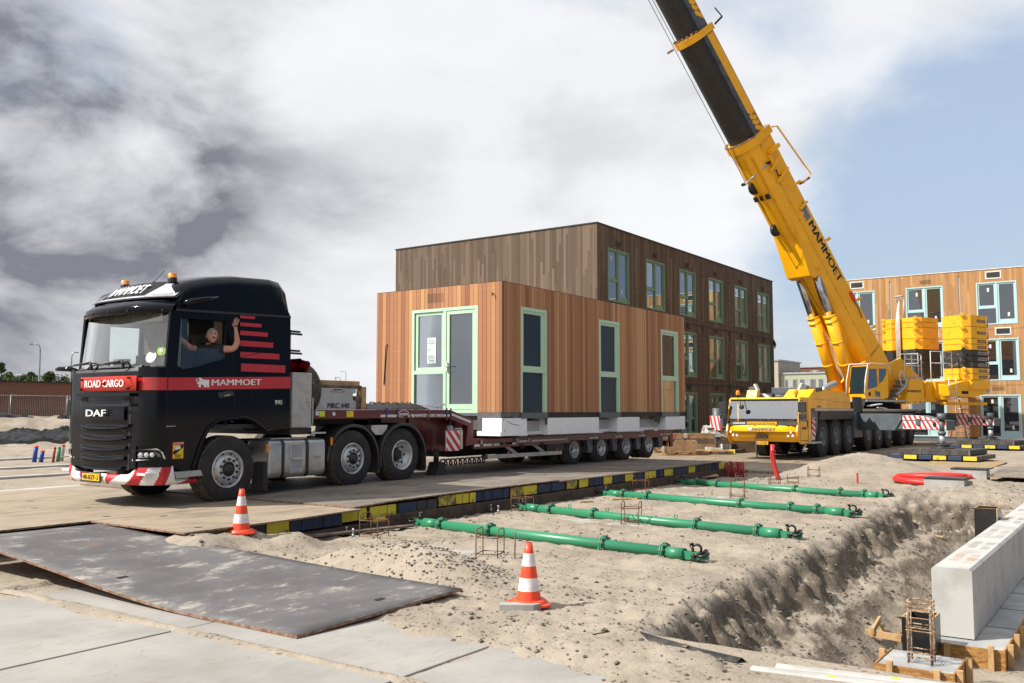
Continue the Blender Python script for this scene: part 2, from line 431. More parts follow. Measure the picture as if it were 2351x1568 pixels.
def span(*segs):
    out = []
    for a, b, st in segs:
        n = max(1, round((b - a) / st)); out += [a + (b - a) * i / n for i in range(n)]
    return out + [segs[-1][1]]
xs_ = span((-400, -40, 60), (-40, 0, 6), (0, 4.6, 0.5), (4.6, 10, 0.05), (10, 16, 0.075), (16, 24, 0.12), (24, 34, 0.25), (34, 60, 0.8), (60, 140, 10), (140, 900, 95))
ys_ = span((-400, -40, 60), (-40, -8, 4), (-8, 0.4, 0.7), (0.4, 2.6, 0.12), (2.6, 4.9, 0.045), (4.9, 10.4, 0.065), (10.4, 19, 1.0), (19, 30, 0.5), (30, 46, 0.5), (46, 68, 0.4), (68, 90, 2), (90, 200, 12), (200, 900, 90))
vs = [(x, y, terrain(x, y)) for y in ys_ for x in xs_]; nx = len(xs_)
fs = [(j * nx + i, j * nx + i + 1, (j + 1) * nx + i + 1, (j + 1) * nx + i) for j in range(len(ys_) - 1) for i in range(nx - 1)]
t = NT('sand'); co = t.coord(); X, Y, Z = t.xyz()[:3]
n1 = t.noise(0.9, 6, 0.6); n2 = t.noise(7, 6, 0.65); n3 = t.noise(38, 3, 0.6); n4 = t.noise(3.0, 8, 0.72)
c = t.mix(t.step(n1, 0.35, 0.7), (0.345, 0.296, 0.238), (0.258, 0.220, 0.176))
c = t.mix(t.math('MULTIPLY', t.step(n2, 0.5, 0.75), 0.45), c, (0.185, 0.158, 0.128))
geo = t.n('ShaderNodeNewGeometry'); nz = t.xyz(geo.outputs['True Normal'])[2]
# moist clods lie scattered on top; dug face coloured darker for wet layers and shade
vo = t.n('ShaderNodeTexVoronoi', feature='F1'); vo.inputs['Scale'].default_value = 17; t.put(vo.inputs['Vector'], t.mix(0.14, co, t.n('ShaderNodeTexNoise').outputs['Color']))
cl = t.math('MULTIPLY', t.math('LESS_THAN', vo.outputs['Distance'], 0.27), t.step(t.math('ADD', t.math('MULTIPLY', n4, 0.7), t.math('MULTIPLY', n1, 0.4)), 0.52, 0.64))
c = t.mix(t.math('MULTIPLY', cl, 0.8), c, (0.062, 0.047, 0.034))
damp_shade = t.math('MULTIPLY', t.math('MULTIPLY', t.step(Z, -0.03, -0.14), t.step(nz, 0.97, 0.80)), t.step(n4, 0.30, 0.52, 0.35, 1.0)); damp_shade = t.math('MULTIPLY', damp_shade, t.step(Z, -0.85, -0.60, 0.15, 1.0))
c = t.mix(t.math('MULTIPLY', damp_shade, 0.85), c, (0.105, 0.084, 0.063))
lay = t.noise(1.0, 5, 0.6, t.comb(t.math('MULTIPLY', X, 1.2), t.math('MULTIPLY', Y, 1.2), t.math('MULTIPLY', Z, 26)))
c = t.mix(t.math('MULTIPLY', t.math('MULTIPLY', damp_shade, t.step(lay, 0.5, 0.7)), 0.6), c, (0.07, 0.054, 0.04))
t.base(c); t.set(rough=0.95, spec=0.15)
hh = t.math('ADD', t.math('ADD', t.math('MULTIPLY', n2, 0.9), t.math('MULTIPLY', n3, 0.28)), t.math('MULTIPLY', cl, 0.5))
t.bump(hh, 0.75, 0.035)
m_sand = t.m
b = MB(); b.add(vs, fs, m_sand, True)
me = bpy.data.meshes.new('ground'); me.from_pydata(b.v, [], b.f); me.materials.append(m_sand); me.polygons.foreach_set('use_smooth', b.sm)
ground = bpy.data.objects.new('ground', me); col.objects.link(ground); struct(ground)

# concrete road slabs: each slab with slightly eased edges, joints filled with sand
t = NT('slab_concrete'); n1 = t.noise(0.8, 5, 0.6); n2 = t.noise(5, 7, 0.7, t.scaled((1.0, 3.5, 1.0))); n3 = t.noise(60, 3)
c = t.mix(t.step(n1, 0.35, 0.7), (0.345, 0.33, 0.308), (0.265, 0.254, 0.238))
c = t.mix(t.math('MULTIPLY', t.step(n2, 0.5, 0.72), 0.5), c, (0.205, 0.195, 0.18))
c = t.mix(t.math('MULTIPLY', t.step(t.noise(1.7, 6, 0.7), 0.58, 0.68), 0.35), c, (0.23, 0.195, 0.15))
vo = t.n('ShaderNodeTexVoronoi', feature='F1'); vo.inputs['Scale'].default_value = 5; t.put(vo.inputs['Vector'], t.coord())
c = t.mix(t.math('MULTIPLY', t.math('LESS_THAN', vo.outputs['Distance'], 0.045), 0.7), c, (0.06, 0.055, 0.05))
t.base(c); t.set(rough=0.85, spec=0.3); t.bump(t.math('ADD', t.math('MULTIPLY', n2, 0.6), t.math('MULTIPLY', n3, 0.4)), 0.25, 0.01)
m_slab = t.m
b = MB()
for i, x0 in enumerate((-2.64, -0.16, 2.34, 4.83)):
    for j in range(-2, 4):
        y0 = 1.87 - 2.48 * 1 + 2.48 * j + (0.0 if i < 3 else 0.0)
        g_ = 0.014
        b.box(x0 + g_ + (0.02 if i == 3 else 0), x0 + (2.48 if i < 3 else 1.35) - g_, y0 + g_, y0 + 2.48 - g_, -0.14, 0.0 + 0.004 * random.uniform(-1, 1), m_slab)
struct(b.build('concrete_road', bev=0.008))
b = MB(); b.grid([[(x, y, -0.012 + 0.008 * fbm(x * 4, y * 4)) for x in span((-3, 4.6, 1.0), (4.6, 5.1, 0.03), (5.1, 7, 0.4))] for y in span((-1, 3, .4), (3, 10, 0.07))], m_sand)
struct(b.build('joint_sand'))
b = MB()   # strip of sand blown along the wide joint
rows = []
for i in range(150):
    y = 3.0 + i * 0.05; w = 0.05 + 0.035 * abs(fbm(y * 1.3, 2)) + 0.11 * math.exp(-((y - 8.0) / 0.7) ** 2); cx = 4.83 - 0.35 * w + 0.02 * fbm(y * 2, 1)
    rows.append([(cx + w * q, y, 0.006 + (0.022 * (1 - q * q)) * (0.7 + 0.5 * fbm(y * 5, q * 3)) - (0.012 if abs(q) == 1 else 0)) for q in (-1, -.6, -.2, .2, .6, 1)])
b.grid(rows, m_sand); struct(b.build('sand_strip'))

# ---------------------------------------------------------------- road plates, timber mats
def plate_mat(name, cols, dust, dustcol, stretch, rustcol=(0.24, 0.12, 0.05)):
    t = NT(name); n1 = t.noise(0.9, 7, 0.65); n2 = t.noise(2.2, 8, 0.75, t.scaled(stretch)); n3 = t.noise(9, 6, 0.7)
    c = t.mix(t.step(n1, 0.35, 0.65), cols[0], cols[1])
    c = t.mix(t.math('MULTIPLY', t.step(t.math('ADD', t.math('MULTIPLY', n2, 0.7), t.math('MULTIPLY', n1, 0.35)), *dust), 0.85), c, dustcol)
    c = t.mix(t.math('MULTIPLY', t.step(t.noise(1.1, 8, 0.72, t.scaled((stretch[1] * .6, stretch[0] * .6, 1))), 0.60, 0.70), 0.7), c, rustcol)
    c = t.mix(t.math('MULTIPLY', t.step(n3, 0.62, 0.74), 0.35), c, tuple(q * 0.4 for q in cols[0]))
    t.base(c); t.set(rough=0.68, metal=0.0, spec=0.35); t.bump(t.math('ADD', n2, t.math('MULTIPLY', n3, 0.4)), 0.3, 0.012)
    return t.m
m_plate_dusty = plate_mat('dusty_plate', ((0.20, 0.165, 0.13), (0.27, 0.22, 0.165)), (0.40, 0.60), (0.36, 0.29, 0.21), (0.5, 2.2, 1.0), (0.30, 0.175, 0.08))
m_plate_grey = plate_mat('worn_plate', ((0.135, 0.115, 0.10), (0.185, 0.16, 0.135)), (0.46, 0.62), (0.26, 0.225, 0.185), (0.45, 2.5, 1.0))
m_plate_dark = plate_mat('dark_plate', ((0.090, 0.086, 0.090), (0.135, 0.13, 0.132)), (0.535, 0.64), (0.34, 0.315, 0.285), (1.1, 2.2, 1.0), (0.25, 0.13, 0.055))
PZ1, PZ2 = 0.345, 0.425
def plate(name, x0, x1, y0, y1, zf, m, label, th=0.022, group=None, nx=10, ny=10, hole=None):
    """steel road plate whose top follows zf(x, y)"""
    b = MB(); X_ = [lerp(x0, x1, i / nx) for i in range(nx + 1)]; Y_ = [lerp(y0, y1, i / ny) for i in range(ny + 1)]
    b.grid([[(x, y, zf(x, y)) for x in X_] for y in Y_], m, False); b.grid([[(x, y, zf(x, y) - th) for x in X_] for y in Y_], m, False)
    rim = [(x, y0) for x in X_] + [(x1, y) for y in Y_[1:]] + [(x, y1) for x in X_[-2::-1]] + [(x0, y) for y in Y_[-2:0:-1]]
    k_ = len(rim); vv = [(x, y, zf(x, y)) for x, y in rim] + [(x, y, zf(x, y) - th) for x, y in rim]
    b.add(vv, [(i, (i + 1) % k_, k_ + (i + 1) % k_, k_ + i) for i in range(k_)], m_rust)
    for hx, hy in hole or ():
        b.box(hx - 0.05, hx + 0.05, hy - 0.03, hy + 0.03, zf(hx, hy) + 0.0005, zf(hx, hy) + 0.002, m_dark)
    o = b.build(name, loc=(x0, y0, zf(x0, y0))); tag(o, label, 'road plate', group); return o
GP = 'steel plates of the raised roadway'
wv = lambda x, y: 0.006 * fbm(x * .6, y * .6, 3)
for i, (y0, y1, lab) in enumerate(((9.86, 11.95, 'dusty steel road plate with an orange rusted edge behind the first traffic cone'), (11.97, 13.93, 'tan dusty steel road plate under the near front wheel of the lorry'),
                                   (13.95, 15.66, 'sandy steel road plate under the far front wheel of the lorry'), (15.68, 17.45, 'sandy steel road plate along the pale concrete strips, beyond the lorry'))):
    plate('road_plate', 2.5 if i else 6.98, 10.06, y0, y1, (lambda x, y: PZ1 + wv(x, y) + 0.02 * smst(x, 8, 10)), m_plate_dusty, lab, group=GP, nx=24, hole=[(7.4, y0 + .3), (7.9, y1 - .3)])
seams = [(9.98, 14.05), (14.07, 17.6)]
for (xa, xb, nm) in ((10.02, 15.86, 'fuel tank of the lorry'), (15.84, 19.72, 'ramp end of the trailer'), (19.7, 24.35, 'wheels of the trailer')):
    for j, (y0, y1) in enumerate(seams):
        dz = 0.014 if xa in (10.02, 19.7) else 0.0
        if xa == 10.02: zf = lambda x, y, dz=dz: PZ2 - 0.028 + dz + wv(x, y) + 0.03 * smst(x, 10.0, 13) - 0.02 * smst(x, 10.9, 10.0)
        else: zf = lambda x, y, dz=dz: PZ2 + dz - 0.01 + wv(x, y)
        plate('road_plate', xa, xb, y0, y1, zf, m_plate_grey, ('worn grey-brown steel plate at the platform edge beside the ' if j == 0 else 'worn grey-brown steel plate on the far side of the ') + nm, group=GP, nx=16, hole=[(xa + 1.3, y0 + 1.2)])
# slanting dark plate in front
b = MB()
def ramp(u, v):   # u across (x), v along (y)
    p = V((5.16, 5.77, 0.0)).lerp(V((7.19, 5.66, 0.0)), u); q = V((5.14, 11.8, 0.0)).lerp(V((7.06, 11.7, 0.0)), u); r_ = p.lerp(q, v)
    r_.z = lerp(0.030 + 0.07 * u * (1 - v) ** 2, 0.325, lerp(smst(v, 0.2, 1.0), v, u)) + 0.004 * fbm(r_.x, r_.y); return r_
nu, nv = 12, 30
top = [[ramp(i / nu, j / nv) for i in range(nu + 1)] for j in range(nv + 1)]
b.grid(top, m_plate_dark, True); b.grid([[p - V((0, 0, .025)) for p in r_] for r_ in top], m_rust, True)
rim = top[0] + [r_[-1] for r_ in top[1:]] + top[-1][-2::-1] + [r_[0] for r_ in top[-2:0:-1]]; k_ = len(rim)
b.add(rim + [p - V((0, 0, .025)) for p in rim], [(i, (i + 1) % k_, k_ + (i + 1) % k_, k_ + i) for i in range(k_)], m_rust)
for u, v in ((0.62, 0.055), (0.17, 0.50)):
    c0 = ramp(u, v); b.obox(c0 + V((0, 0, .003)), (0.055, 0, 0), (0, 0.028, 0.002), (0, 0, 0.0015), m_dark)
tag(b.build('steel_plate', loc=(5.16, 5.77, 0.03)), 'big dark grey steel plate sloping from the platform down to the concrete slabs', 'steel plate')

m_by = mat('yellow_beam_end', (0.60, 0.50, 0.035), 0.75, c2=(0.17, 0.14, 0.05), vs=9, va=(0.56, 0.68), bump=0.4, bs=30)
m_by2 = mat('worn_yellow_beam_end', (0.46, 0.38, 0.06), 0.8, c2=(0.09, 0.075, 0.05), vs=8, va=(0.38, 0.62), bump=0.5, bs=30)
m_bb = mat('blue_beam_end', (0.018, 0.032, 0.085), 0.7, c2=(0.03, 0.035, 0.05), vs=9, va=(0.5, 0.65), bump=0.4, bs=30)
m_bd = mat('dull_beam_end', (0.035, 0.037, 0.04), 0.8, c2=(0.06, 0.055, 0.05), vs=9, bump=0.4, bs=30)
m_brown = mat('brown_hardwood', (0.085, 0.055, 0.038), 0.8, c2=(0.045, 0.030, 0.022), vs=5, bump=0.5, bs=25)
blocks = [(7.3, 7.72, 'y2'), (8.07, 8.33, 'd'), (8.33, 8.74, 'y'), (8.76, 9.37, 'b'), (9.38, 9.74, 'b')]
blocksB = [(9.77, 10.32, 'y'), (10.38, 10.99, 'y'), (11.05, 11.5, 'b'), (11.51, 12.0, 'd'), (12.05, 12.52, 'y2'), (12.53, 13.08, 'y'), (13.11, 13.54, 'b'), (13.57, 14.09, 'b'), (14.16, 14.58, 'y2'), (14.59, 15.08, 'y'), (15.11, 15.59, 'b'), (15.61, 16.1, 'b'), (16.18, 16.6, 'y2'), (16.67, 17.08, 'y'), (17.11, 17.69, 'b'), (17.7, 18.13, 'y'), (18.17, 18.69, 'b'), (18.71, 19.11, 'y'), (19.13, 19.68, 'b'), (19.7, 20.27, 'y'), (20.3, 20.68, 'b'), (20.75, 21.31, 'y'), (21.34, 22.21, 'b'), (22.24, 22.66, 'y'), (22.68, 23.16, 'd'), (23.22, 23.74, 'd'), (23.76, 24.18, 'b'), (24.21, 24.62, 'y')]
cm = {'y': m_by, 'y2': m_by2, 'b': m_bb, 'd': m_bd}
cn = {'y': 'bright yellow', 'y2': 'worn yellow', 'b': 'dark blue', 'd': 'dull grey'}
ords = ['first', 'second', 'third', 'fourth', 'fifth', 'sixth', 'seventh', 'eighth', 'ninth', 'tenth', 'eleventh', 'twelfth']
cnt = {}; tot = {}
for bl in blocks + blocksB: tot[bl[2]] = tot.get(bl[2], 0) + 1
for i, (xa, xb, c_) in enumerate(blocks + blocksB):
    lo = i < len(blocks); zt = PZ1 - 0.03 if lo else PZ2 - 0.045 + (0.015 if xa > 12 else -0.02); zb = zt - (0.165 if lo else 0.175)
    if not lo and xa < 12: zt += 0.0; zb = zt - 0.185
    b = MB(); n = 2 if xb - xa < 0.5 else 3
    for q in range(n):
        a0 = lerp(xa, xb, q / n) + 0.003; a1 = lerp(xa, xb, (q + 1) / n) - 0.003; yo = 10.0 + random.uniform(-.012, .02) + (-0.05 if lo else 0)
        b.box(a0, a1, yo + 0.004, 10.55, zb, zt, m_brown); b.box(a0 + .002, a1 - .002, yo, yo + 0.01, zb + .002, zt - .002, cm[c_])
    o = b.build('timber_mat', bev=0.006, loc=((xa + xb) / 2, 10, zb)); cnt[c_] = cnt.get(c_, 0) + 1; j = cnt[c_]
    lab = cn[c_] + ' timber mat end under the steel plates, ' + (ords[j - 1] if j <= 12 else 'last') + ' of that colour from the cone'
    tag(o, lab, 'timber mat', 'timber mats under the roadway plates')
for xa, xb, zt, lab in ((8.55, 10.75, 0.125, 'brown hardwood beam lying on the sand behind the rebar cage, at the first cone'), (10.35, 20.9, 0.20, 'longest brown hardwood beam under the yellow and blue mat ends'), (20.95, 24.5, 0.215, 'brown hardwood beam at the far end of the platform by the red tubes')):
    b = MB(); y0 = 9.90 if xa < 9 else 9.96
    b.box(xa, xb, y0, y0 + 0.3, 0.0, zt, m_brown)
    for q in range(int((xb - xa) / 1.3)): b.cyl((xa + 0.6 + q * 1.3, y0 - 0.004, zt * .55), (xa + 0.6 + q * 1.3, y0 + 0.02, zt * .55), 0.03, m_dark, 10)
    tag(b.build('hardwood_beam', bev=0.012, loc=((xa + xb) / 2, y0, 0)), lab, 'beam', 'brown beams under the platform')
b = MB(); b.box(10.40, 10.66, 9.93, 9.955, 0.03, 0.2, m_by); b.box(10.40, 10.66, 9.955, 9.958, 0.03, 0.2, m_brown)
tag(b.build('timber_mat', loc=(10.5, 9.94, 0.03)), 'low yellow timber end on the sand below the step in the platform', 'timber mat', 'timber mats under the roadway plates')
# ramp at the platform's far end and the mats the crane stands on
b = MB(); b.slab([[(24.66, 0.0), (24.66, 0.33), (26.6, 0.03), (26.6, 0.0)]], lambda a, c: (a, 10.0, c), (0, 0.9, 0), m_oldwood)
tag(b.build('wooden_ramp', loc=(25.5, 10.4, 0), bev=0.01), 'grey weathered wooden ramp at the end of the platform behind the red tubes', 'ramp')
m_mats = plate_mat('dragline_mats', ((0.27, 0.215, 0.155), (0.19, 0.15, 0.11)), (0.45, 0.62), (0.34, 0.28, 0.20), (0.4, 3.0, 1.0), (0.33, 0.20, 0.07))
k_ = 0
for r_ in range(8):
    y0 = 8.7 + r_ * 1.32
    x = 24.8 + (r_ * 1.7) % 2.0 + (1.5 if r_ == 0 else 0)
    while x < 52:
        k_ += 1; b = MB(); L_ = random.uniform(4.4, 5.6)
        for q in range(6):
            b.box(x, x + L_, y0 + q * 0.215, y0 + q * 0.215 + 0.205, 0.0, 0.085 + random.uniform(-.008, .008), m_mats)
        o = b.build('dragline_mat', bev=0.006, loc=(x, y0, 0))
        tag(o, 'weathered wooden dragline mat lying on the ground round the crane', 'timber mat', 'ground mats round the crane'); x += L_ + 0.03
for (x0, y0, x1, y1, lab) in ((31.0, 4.3, 36.2, 6.6, 'orange rusty steel plate on the sand beside the outrigger pad'), (26.5, 2.1, 29.6, 3.6, 'dark steel plate lifted off the sand behind the far drain')):
    mm = plate_mat('rusty_plate', ((0.34, 0.21, 0.08), (0.27, 0.20, 0.12)), (0.5, 0.62), (0.36, 0.30, 0.22), (1, 1, 1)) if x0 > 30 else m_plate_grey
    plate('steel_plate', x0, x1, y0, y1, lambda x, y, d=x0: (0.05 if d > 30 else 0.16 + 0.03 * (x - d)) + 0.0 * x, mm, lab)
m_strip = mat('pale_strip_concrete', (.44, .43, .41), .85, c2=(.36, .345, .32))
# pale concrete strips on the sand at the left
for i, (xa, ya, xb, yb, w, lab) in enumerate(((6, 21.0, 17, 21.35, 0.42, 'nearest pale concrete strip on the sand beyond the roadway'), (7, 25.6, 24, 25.6, 0.30, 'second pale concrete strip beyond the roadway'), (8, 29.6, 27, 29.9, 0.36, 'third pale concrete strip, in front of the coloured tubes'), (10, 34.2, 30, 36.6, 0.30, 'farthest pale concrete strip, behind the coloured tubes'))):
    b = MB(); b.beam((xa, ya, 0.015), (xb, yb, 0.015), w, 0.09, m_strip)
    tag(b.build('concrete_strip', bev=0.01, loc=((xa + xb) / 2, (ya + yb) / 2, 0)), lab, 'concrete strip', 'foundation strips beyond the roadway')
# pale concrete patches level with the sand
for i, (x0, y0, x1, y1) in enumerate(((9.15, 7.2, 9.65, 8.9), (13.0, 6.6, 13.45, 8.3), (18.2, 7.1, 18.7, 8.6), (22.5, 9.9, 23.4, 10.3))):
    b = MB(); n = 14
    pts = [(lerp(x0, x1, 0.5 + 0.5 * math.cos(a)) + 0.06 * fbm(a, i), lerp(y0, y1, 0.5 + 0.5 * math.sin(a)) + 0.08 * fbm(a, i + 7)) for a in (2 * math.pi * q / 28 for q in range(28))]
    b.slab([pts], lambda a, c: (a, c, 0.024), (0, 0, -0.05), m_conc); struct(b.build('concrete_patch'))
# ================================================================ TRACTOR TRUCK
def zt(x): return PZ1 if x < 10 else PZ2 - 0.02
def wheel(parent, x, yo, zc, r, w, kind, sgn=1):
    """wheel whose outer face is at y = yo; sgn +1: outside looks to -y"""
    e = part_empty('wheel', parent, (x, yo, zc)); b = MB(); ri = r * 0.56; ax = (0, sgn, 0)
    b.lathe([(0.012, ri), (0.0, ri + 0.03), (0.0, r * 0.86), (0.022, r * 0.965), (0.05, r, m_tread), (w - 0.05, r, m_tread), (w - 0.02, r * 0.96, m_rubber), (w, r * 0.86, m_rubber), (w, ri, m_rubber)], (x, yo, zc), ax, m_rubber, 48)
    for q in range(44):
        a = 2 * math.pi * q / 44; c = V((x + math.cos(a) * r, yo + sgn * w * 0.5, zc + math.sin(a) * r)); rd = V((math.cos(a), 0, math.sin(a))); tg = V((-math.sin(a), 0, math.cos(a)))
        for off in (-0.36, -0.12, 0.12, 0.36): b.obox(c + V((0, off * w * 0.85, 0)) + tg * (0.012 * (1 if off in (-.12, .36) else -1)) - rd * 0.003, rd * 0.007, tg * r * 0.05, (0, w * 0.075, 0), m_tread)
    b.build('tyre', e)
    b = MB(); m2 = m_rim
    if kind == 'front':
        b.lathe([(0.014, ri + .004), (-0.008, ri - 0.004), (0.0, ri - 0.022), (0.035, ri - 0.035), (0.05, ri * 0.86), (0.075, ri * 0.80), (0.01, ri * 0.72), (-0.01, ri * 0.66), (-0.015, ri * 0.40), (0.0, ri * 0.36, m_plastic), (0.02, ri * 0.30, m_plastic), (-0.03, ri * 0.26, m_plastic), (-0.05, ri * 0.18, m_plastic), (-0.052, 0.0, m_plastic)], (x, yo, zc), ax, m2, 40)
        for q in range(10):
            a = 2 * math.pi * (q + .5) / 10; p = V((x + math.cos(a) * ri * 0.53, yo - sgn * 0.012, zc + math.sin(a) * ri * 0.53)); b.cyl(p, p - V((0, sgn * 0.035, 0)), ri * 0.075, m_plastic, 10, ri * 0.055)
            a += .31; p = V((x + math.cos(a) * ri * 0.83, yo + sgn * 0.045, zc + math.sin(a) * ri * 0.83)); b.cyl(p, p - V((0, sgn * 0.006, 0)), ri * 0.055, m_dark, 10)
    else:
        dp = 0.16
        b.lathe([(0.014, ri + .004), (-0.008, ri - 0.004), (0.0, ri - 0.02), (0.03, ri - 0.035), (dp, ri * 0.80), (dp + .01, ri * 0.62), (dp + 0.03, ri * 0.45), (dp + 0.02, ri * 0.40, m_plastic), (dp - 0.04, ri * 0.34, m_plastic), (dp - 0.05, ri * 0.22, m_plastic), (dp - 0.06, 0.0, m_plastic)], (x, yo, zc), ax, m2, 40)
        for q in range(8):
            a = 2 * math.pi * q / 8; p = V((x + math.cos(a) * ri * 0.71, yo + sgn * (dp - .002), zc + math.sin(a) * ri * 0.71)); b.cyl(p, p - V((0, sgn * 0.006, 0)), ri * 0.085, m_dark, 10)
            p = V((x + math.cos(a + .4) * ri * 0.5, yo + sgn * (dp + .02), zc + math.sin(a + .4) * ri * 0.5)); b.cyl(p, p - V((0, sgn * 0.03, 0)), ri * 0.05, m_plastic, 8)
    b.build('rim', e); return e

YN, YF = 12.52, 15.02; YC = 13.77
def mirror_y(y): return YN + YF - y
truck = thing('tractor_truck', (9.6, YC, 0.36), 'black lorry tractor with red stripe and tall sleeper cab, man waving from its window', 'lorry')
# --- near and far side walls of the cab
arch = [(8.93, 0.80), (9.03, 1.07), (9.12, 1.32), (9.25, 1.57), (9.45, 1.69), (9.95, 1.73), (10.13, 1.69), (10.42, 1.50)]
outline = [(8.50, 0.98), (8.50, 2.52), (8.54, 3.40), (8.66, 3.43), (10.93, 3.50), (10.95, 1.53)] + arch[::-1] + [(8.93, 0.80), (8.62, 0.80)]
outline = outline[:-3] + [(8.90, 0.86), (8.60, 0.98)]
win = [(8.655, 2.55), (8.79, 2.49), (9.55, 2.70), (9.57, 3.33), (8.70, 3.31)]
cab = MB()
for y, dy in ((YN, 0.05), (YF, -0.05)):
    cab.slab([outline, win], lambda a, c, y=y: (a, y, c), (0, dy, 0), m_black, m_plastic)
# corner panels: from the side wall round to the front
def corner_rows(z0, z1, n, x_side, x_front, yin, far=False):
    rows = []
    for i in range(n + 1):
        z = lerp(z0, z1, i / n); r_ = []
        for q in range(9):
            t = q / 8 * math.pi / 2; x = lerp(x_side, x_front, math.sin(t)); y = YN + (yin - YN) * (1 - math.cos(t)) ; r_.append((x, mirror_y(y) if far else y, z))
        rows.append(r_)
    return rows
for far in (False, True):
    cab.grid(corner_rows(1.30, 2.52, 6, 8.5, 8.20, 12.86, far), m_black)
    cab.grid(corner_rows(0.98, 1.30, 3, 8.5, 8.21, 12.98, far), m_black)
# front panel behind the grille and under the windscreen, rear wall, floor, dash
fr_pts = [(12.86, 8.20), (13.3, 8.165), (13.77, 8.155), (14.24, 8.165), (14.68, 8.20)]
cab.grid([[(x, y, z) for y, x in fr_pts] for z in (0.95, 1.5, 2.1, 2.46)], m_black)
cab.grid([[(8.20, 12.86, 2.46), (8.155, 13.77, 2.46), (8.20, 14.68, 2.46)], [(8.30, 12.9, 2.56), (8.27, 13.77, 2.56), (8.30, 14.64, 2.56)]], m_plastic)
cab.box(10.90, 10.94, YN + .05, YF - .05, 1.5, 3.5, m_black)
cab.box(8.45, 10.9, YN + .06, YF - .06, 1.55, 1.62, m_plastic); cab.box(8.32, 8.85, YN + .1, YF - .1, 2.25, 2.50, m_plastic)
cab.box(9.62, 9.66, YN + .06, 14.2, 1.6, 3.4, m_dark)
m_cream = mat('cream_lining', (0.55, 0.52, 0.47), 0.8)
cab.box(9.62, 9.68, 14.2, 14.96, 2.5, 3.4, m_cream); cab.box(8.7, 9.6, 14.955, 14.965, 1.7, 2.52, m_cream); cab.box(8.34, 8.84, YN + .12, YF - .12, 2.50, 2.51, mat('grey_dash', (0.30, 0.31, 0.31), 0.7))
# pillars at the windscreen
for y in (YN + 0.005, YF - 0.055): cab.beam((8.50, y + .025, 2.50), (8.56, y + .025, 3.42), 0.05, 0.09, m_black, up=(1, 0, 0))
# roof: sections from front to back
def roofsec(x, zt_, zs, inset):
    return [(x, YN, 3.42 + (x - 8.6) * 0.035), (x, YN + 0.005, lerp(3.42, zs, .45)), (x, YN + 0.02 + inset * .2, zs - 0.06), (x, YN + 0.09 + inset * .6, zs + 0.5 * (zt_ - zs)), (x, YN + 0.30 + inset, zt_ - 0.03), (x, 13.3, zt_), (x, YC, zt_ + 0.015)]
secs = [(8.62, 3.55, 3.50, 0.0), (8.66, 3.78, 3.66, 0.06), (8.76, 3.90, 3.78, 0.06), (8.95, 3.99, 3.86, .04), (9.32, 4.09, 3.95, 0.02), (9.8, 4.165, 4.02, 0.0), (10.5, 4.20, 4.07, 0.0), (10.72, 4.17, 4.05, 0.02), (10.82, 4.09, 3.99, 0.06)]
rows = []
for s_ in secs:
    h_ = roofsec(*s_); rows.append(h_ + [(x, mirror_y(y), z) for x, y, z in h_[-2::-1]])
cab.grid(rows, m_black)
bk = rows[-1]; cab.grid([bk, [(10.92, y, min(z, 3.55)) for x, y, z in bk]], m_black)
# door seams, side groove, red stripe and flag blocks, lettering
for (xa, za, xb, zb) in ((9.70, 3.45, 9.72, 2.73), (9.72, 2.73, 9.765, 1.78), (8.49, 2.5, 8.475, 1.0), (9.765, 1.78, 8.49, 1.57)):
    cab.beam((xa, YN - .0008, za), (xb, YN - .0008, zb), 0.004, 0.011, m_dark, up=(1, 0, .3))
cab.beam((8.6, YN - .004, 3.43), (10.93, YN - .004, 3.51), 0.012, 0.035, m_plastic, up=(0, 0, 1))
def side_poly(pts, m, lift=0.003): cab.poly([pts], lambda a, c: (a, YN - lift, c), m)
side_poly([(8.50, 2.163), (10.95, 2.24), (10.945, 2.445), (8.50, 2.36)], m_red)
cab.grid([[(x - 0.003, y - 0.002, z + 0.02 * 0) for x, y, z in corner_rows(2.163, 2.36, 1, 8.5, 8.20, 12.86)[i]] for i in (0, 1)], m_red)
for x0, x1, z0, z1 in ((9.834, 10.143, 3.40, 3.447), (9.837, 10.284, 3.268, 3.329), (9.841, 10.424, 3.115, 3.190), (9.845, 10.549, 2.931, 3.024), (9.853, 10.69, 2.733, 2.834), (9.874, 10.829, 2.505, 2.638)):
    side_poly([(x0, z0), (x1, z0 + 0.006), (x1, z1 + 0.004), (x0, z1)], m_red)
cab.text('MAMMOET', (9.30, YN - .003, 2.252), (1, 0, 0.034), (0, 0, 1), 0.10, m_white, 1.0, bold=0.05, lift=0.004)
def mammoth(b, fn, m):
    """elephant-like emblem in a 1 x 1 box"""
    b.poly([[(0.20, 0.0), (0.38, 0.02), (0.40, 0.35), (0.62, 0.15), (0.62, 0.0), (0.78, 0.0), (0.80, 0.35), (0.86, 0.0), (1.0, 0.0), (1.0, 0.78), (0.55, 0.80), (0.30, 1.0), (0.20, 0.98), (0.24, 0.72), (0.15, 0.45), (0.05, 0.42), (0.12, 0.30), (0.22, 0.36)]], fn, m)
    b.poly([[(0.14, 0.52), (0.02, 0.62), (0.0, 0.80), (0.08, 0.92), (0.16, 0.90), (0.16, 0.84), (0.09, 0.84), (0.06, 0.76), (0.09, 0.66), (0.18, 0.60)]], fn, m)
mammoth(cab, lambda a, c: (8.997 + a * 0.25, YN - .007, 2.222 + c * 0.155), m_white)
cab.text('995', (10.611, YN - .001, 1.955), (1, 0, 0), (0, 0, 1), 0.075, m_white, 0.16, bold=.03)
cab.text('Design by', (8.49, YN - .001, 1.595), (1, 0, .05), (0, 0, 1), 0.018, m_white, 0.16, bold=0)
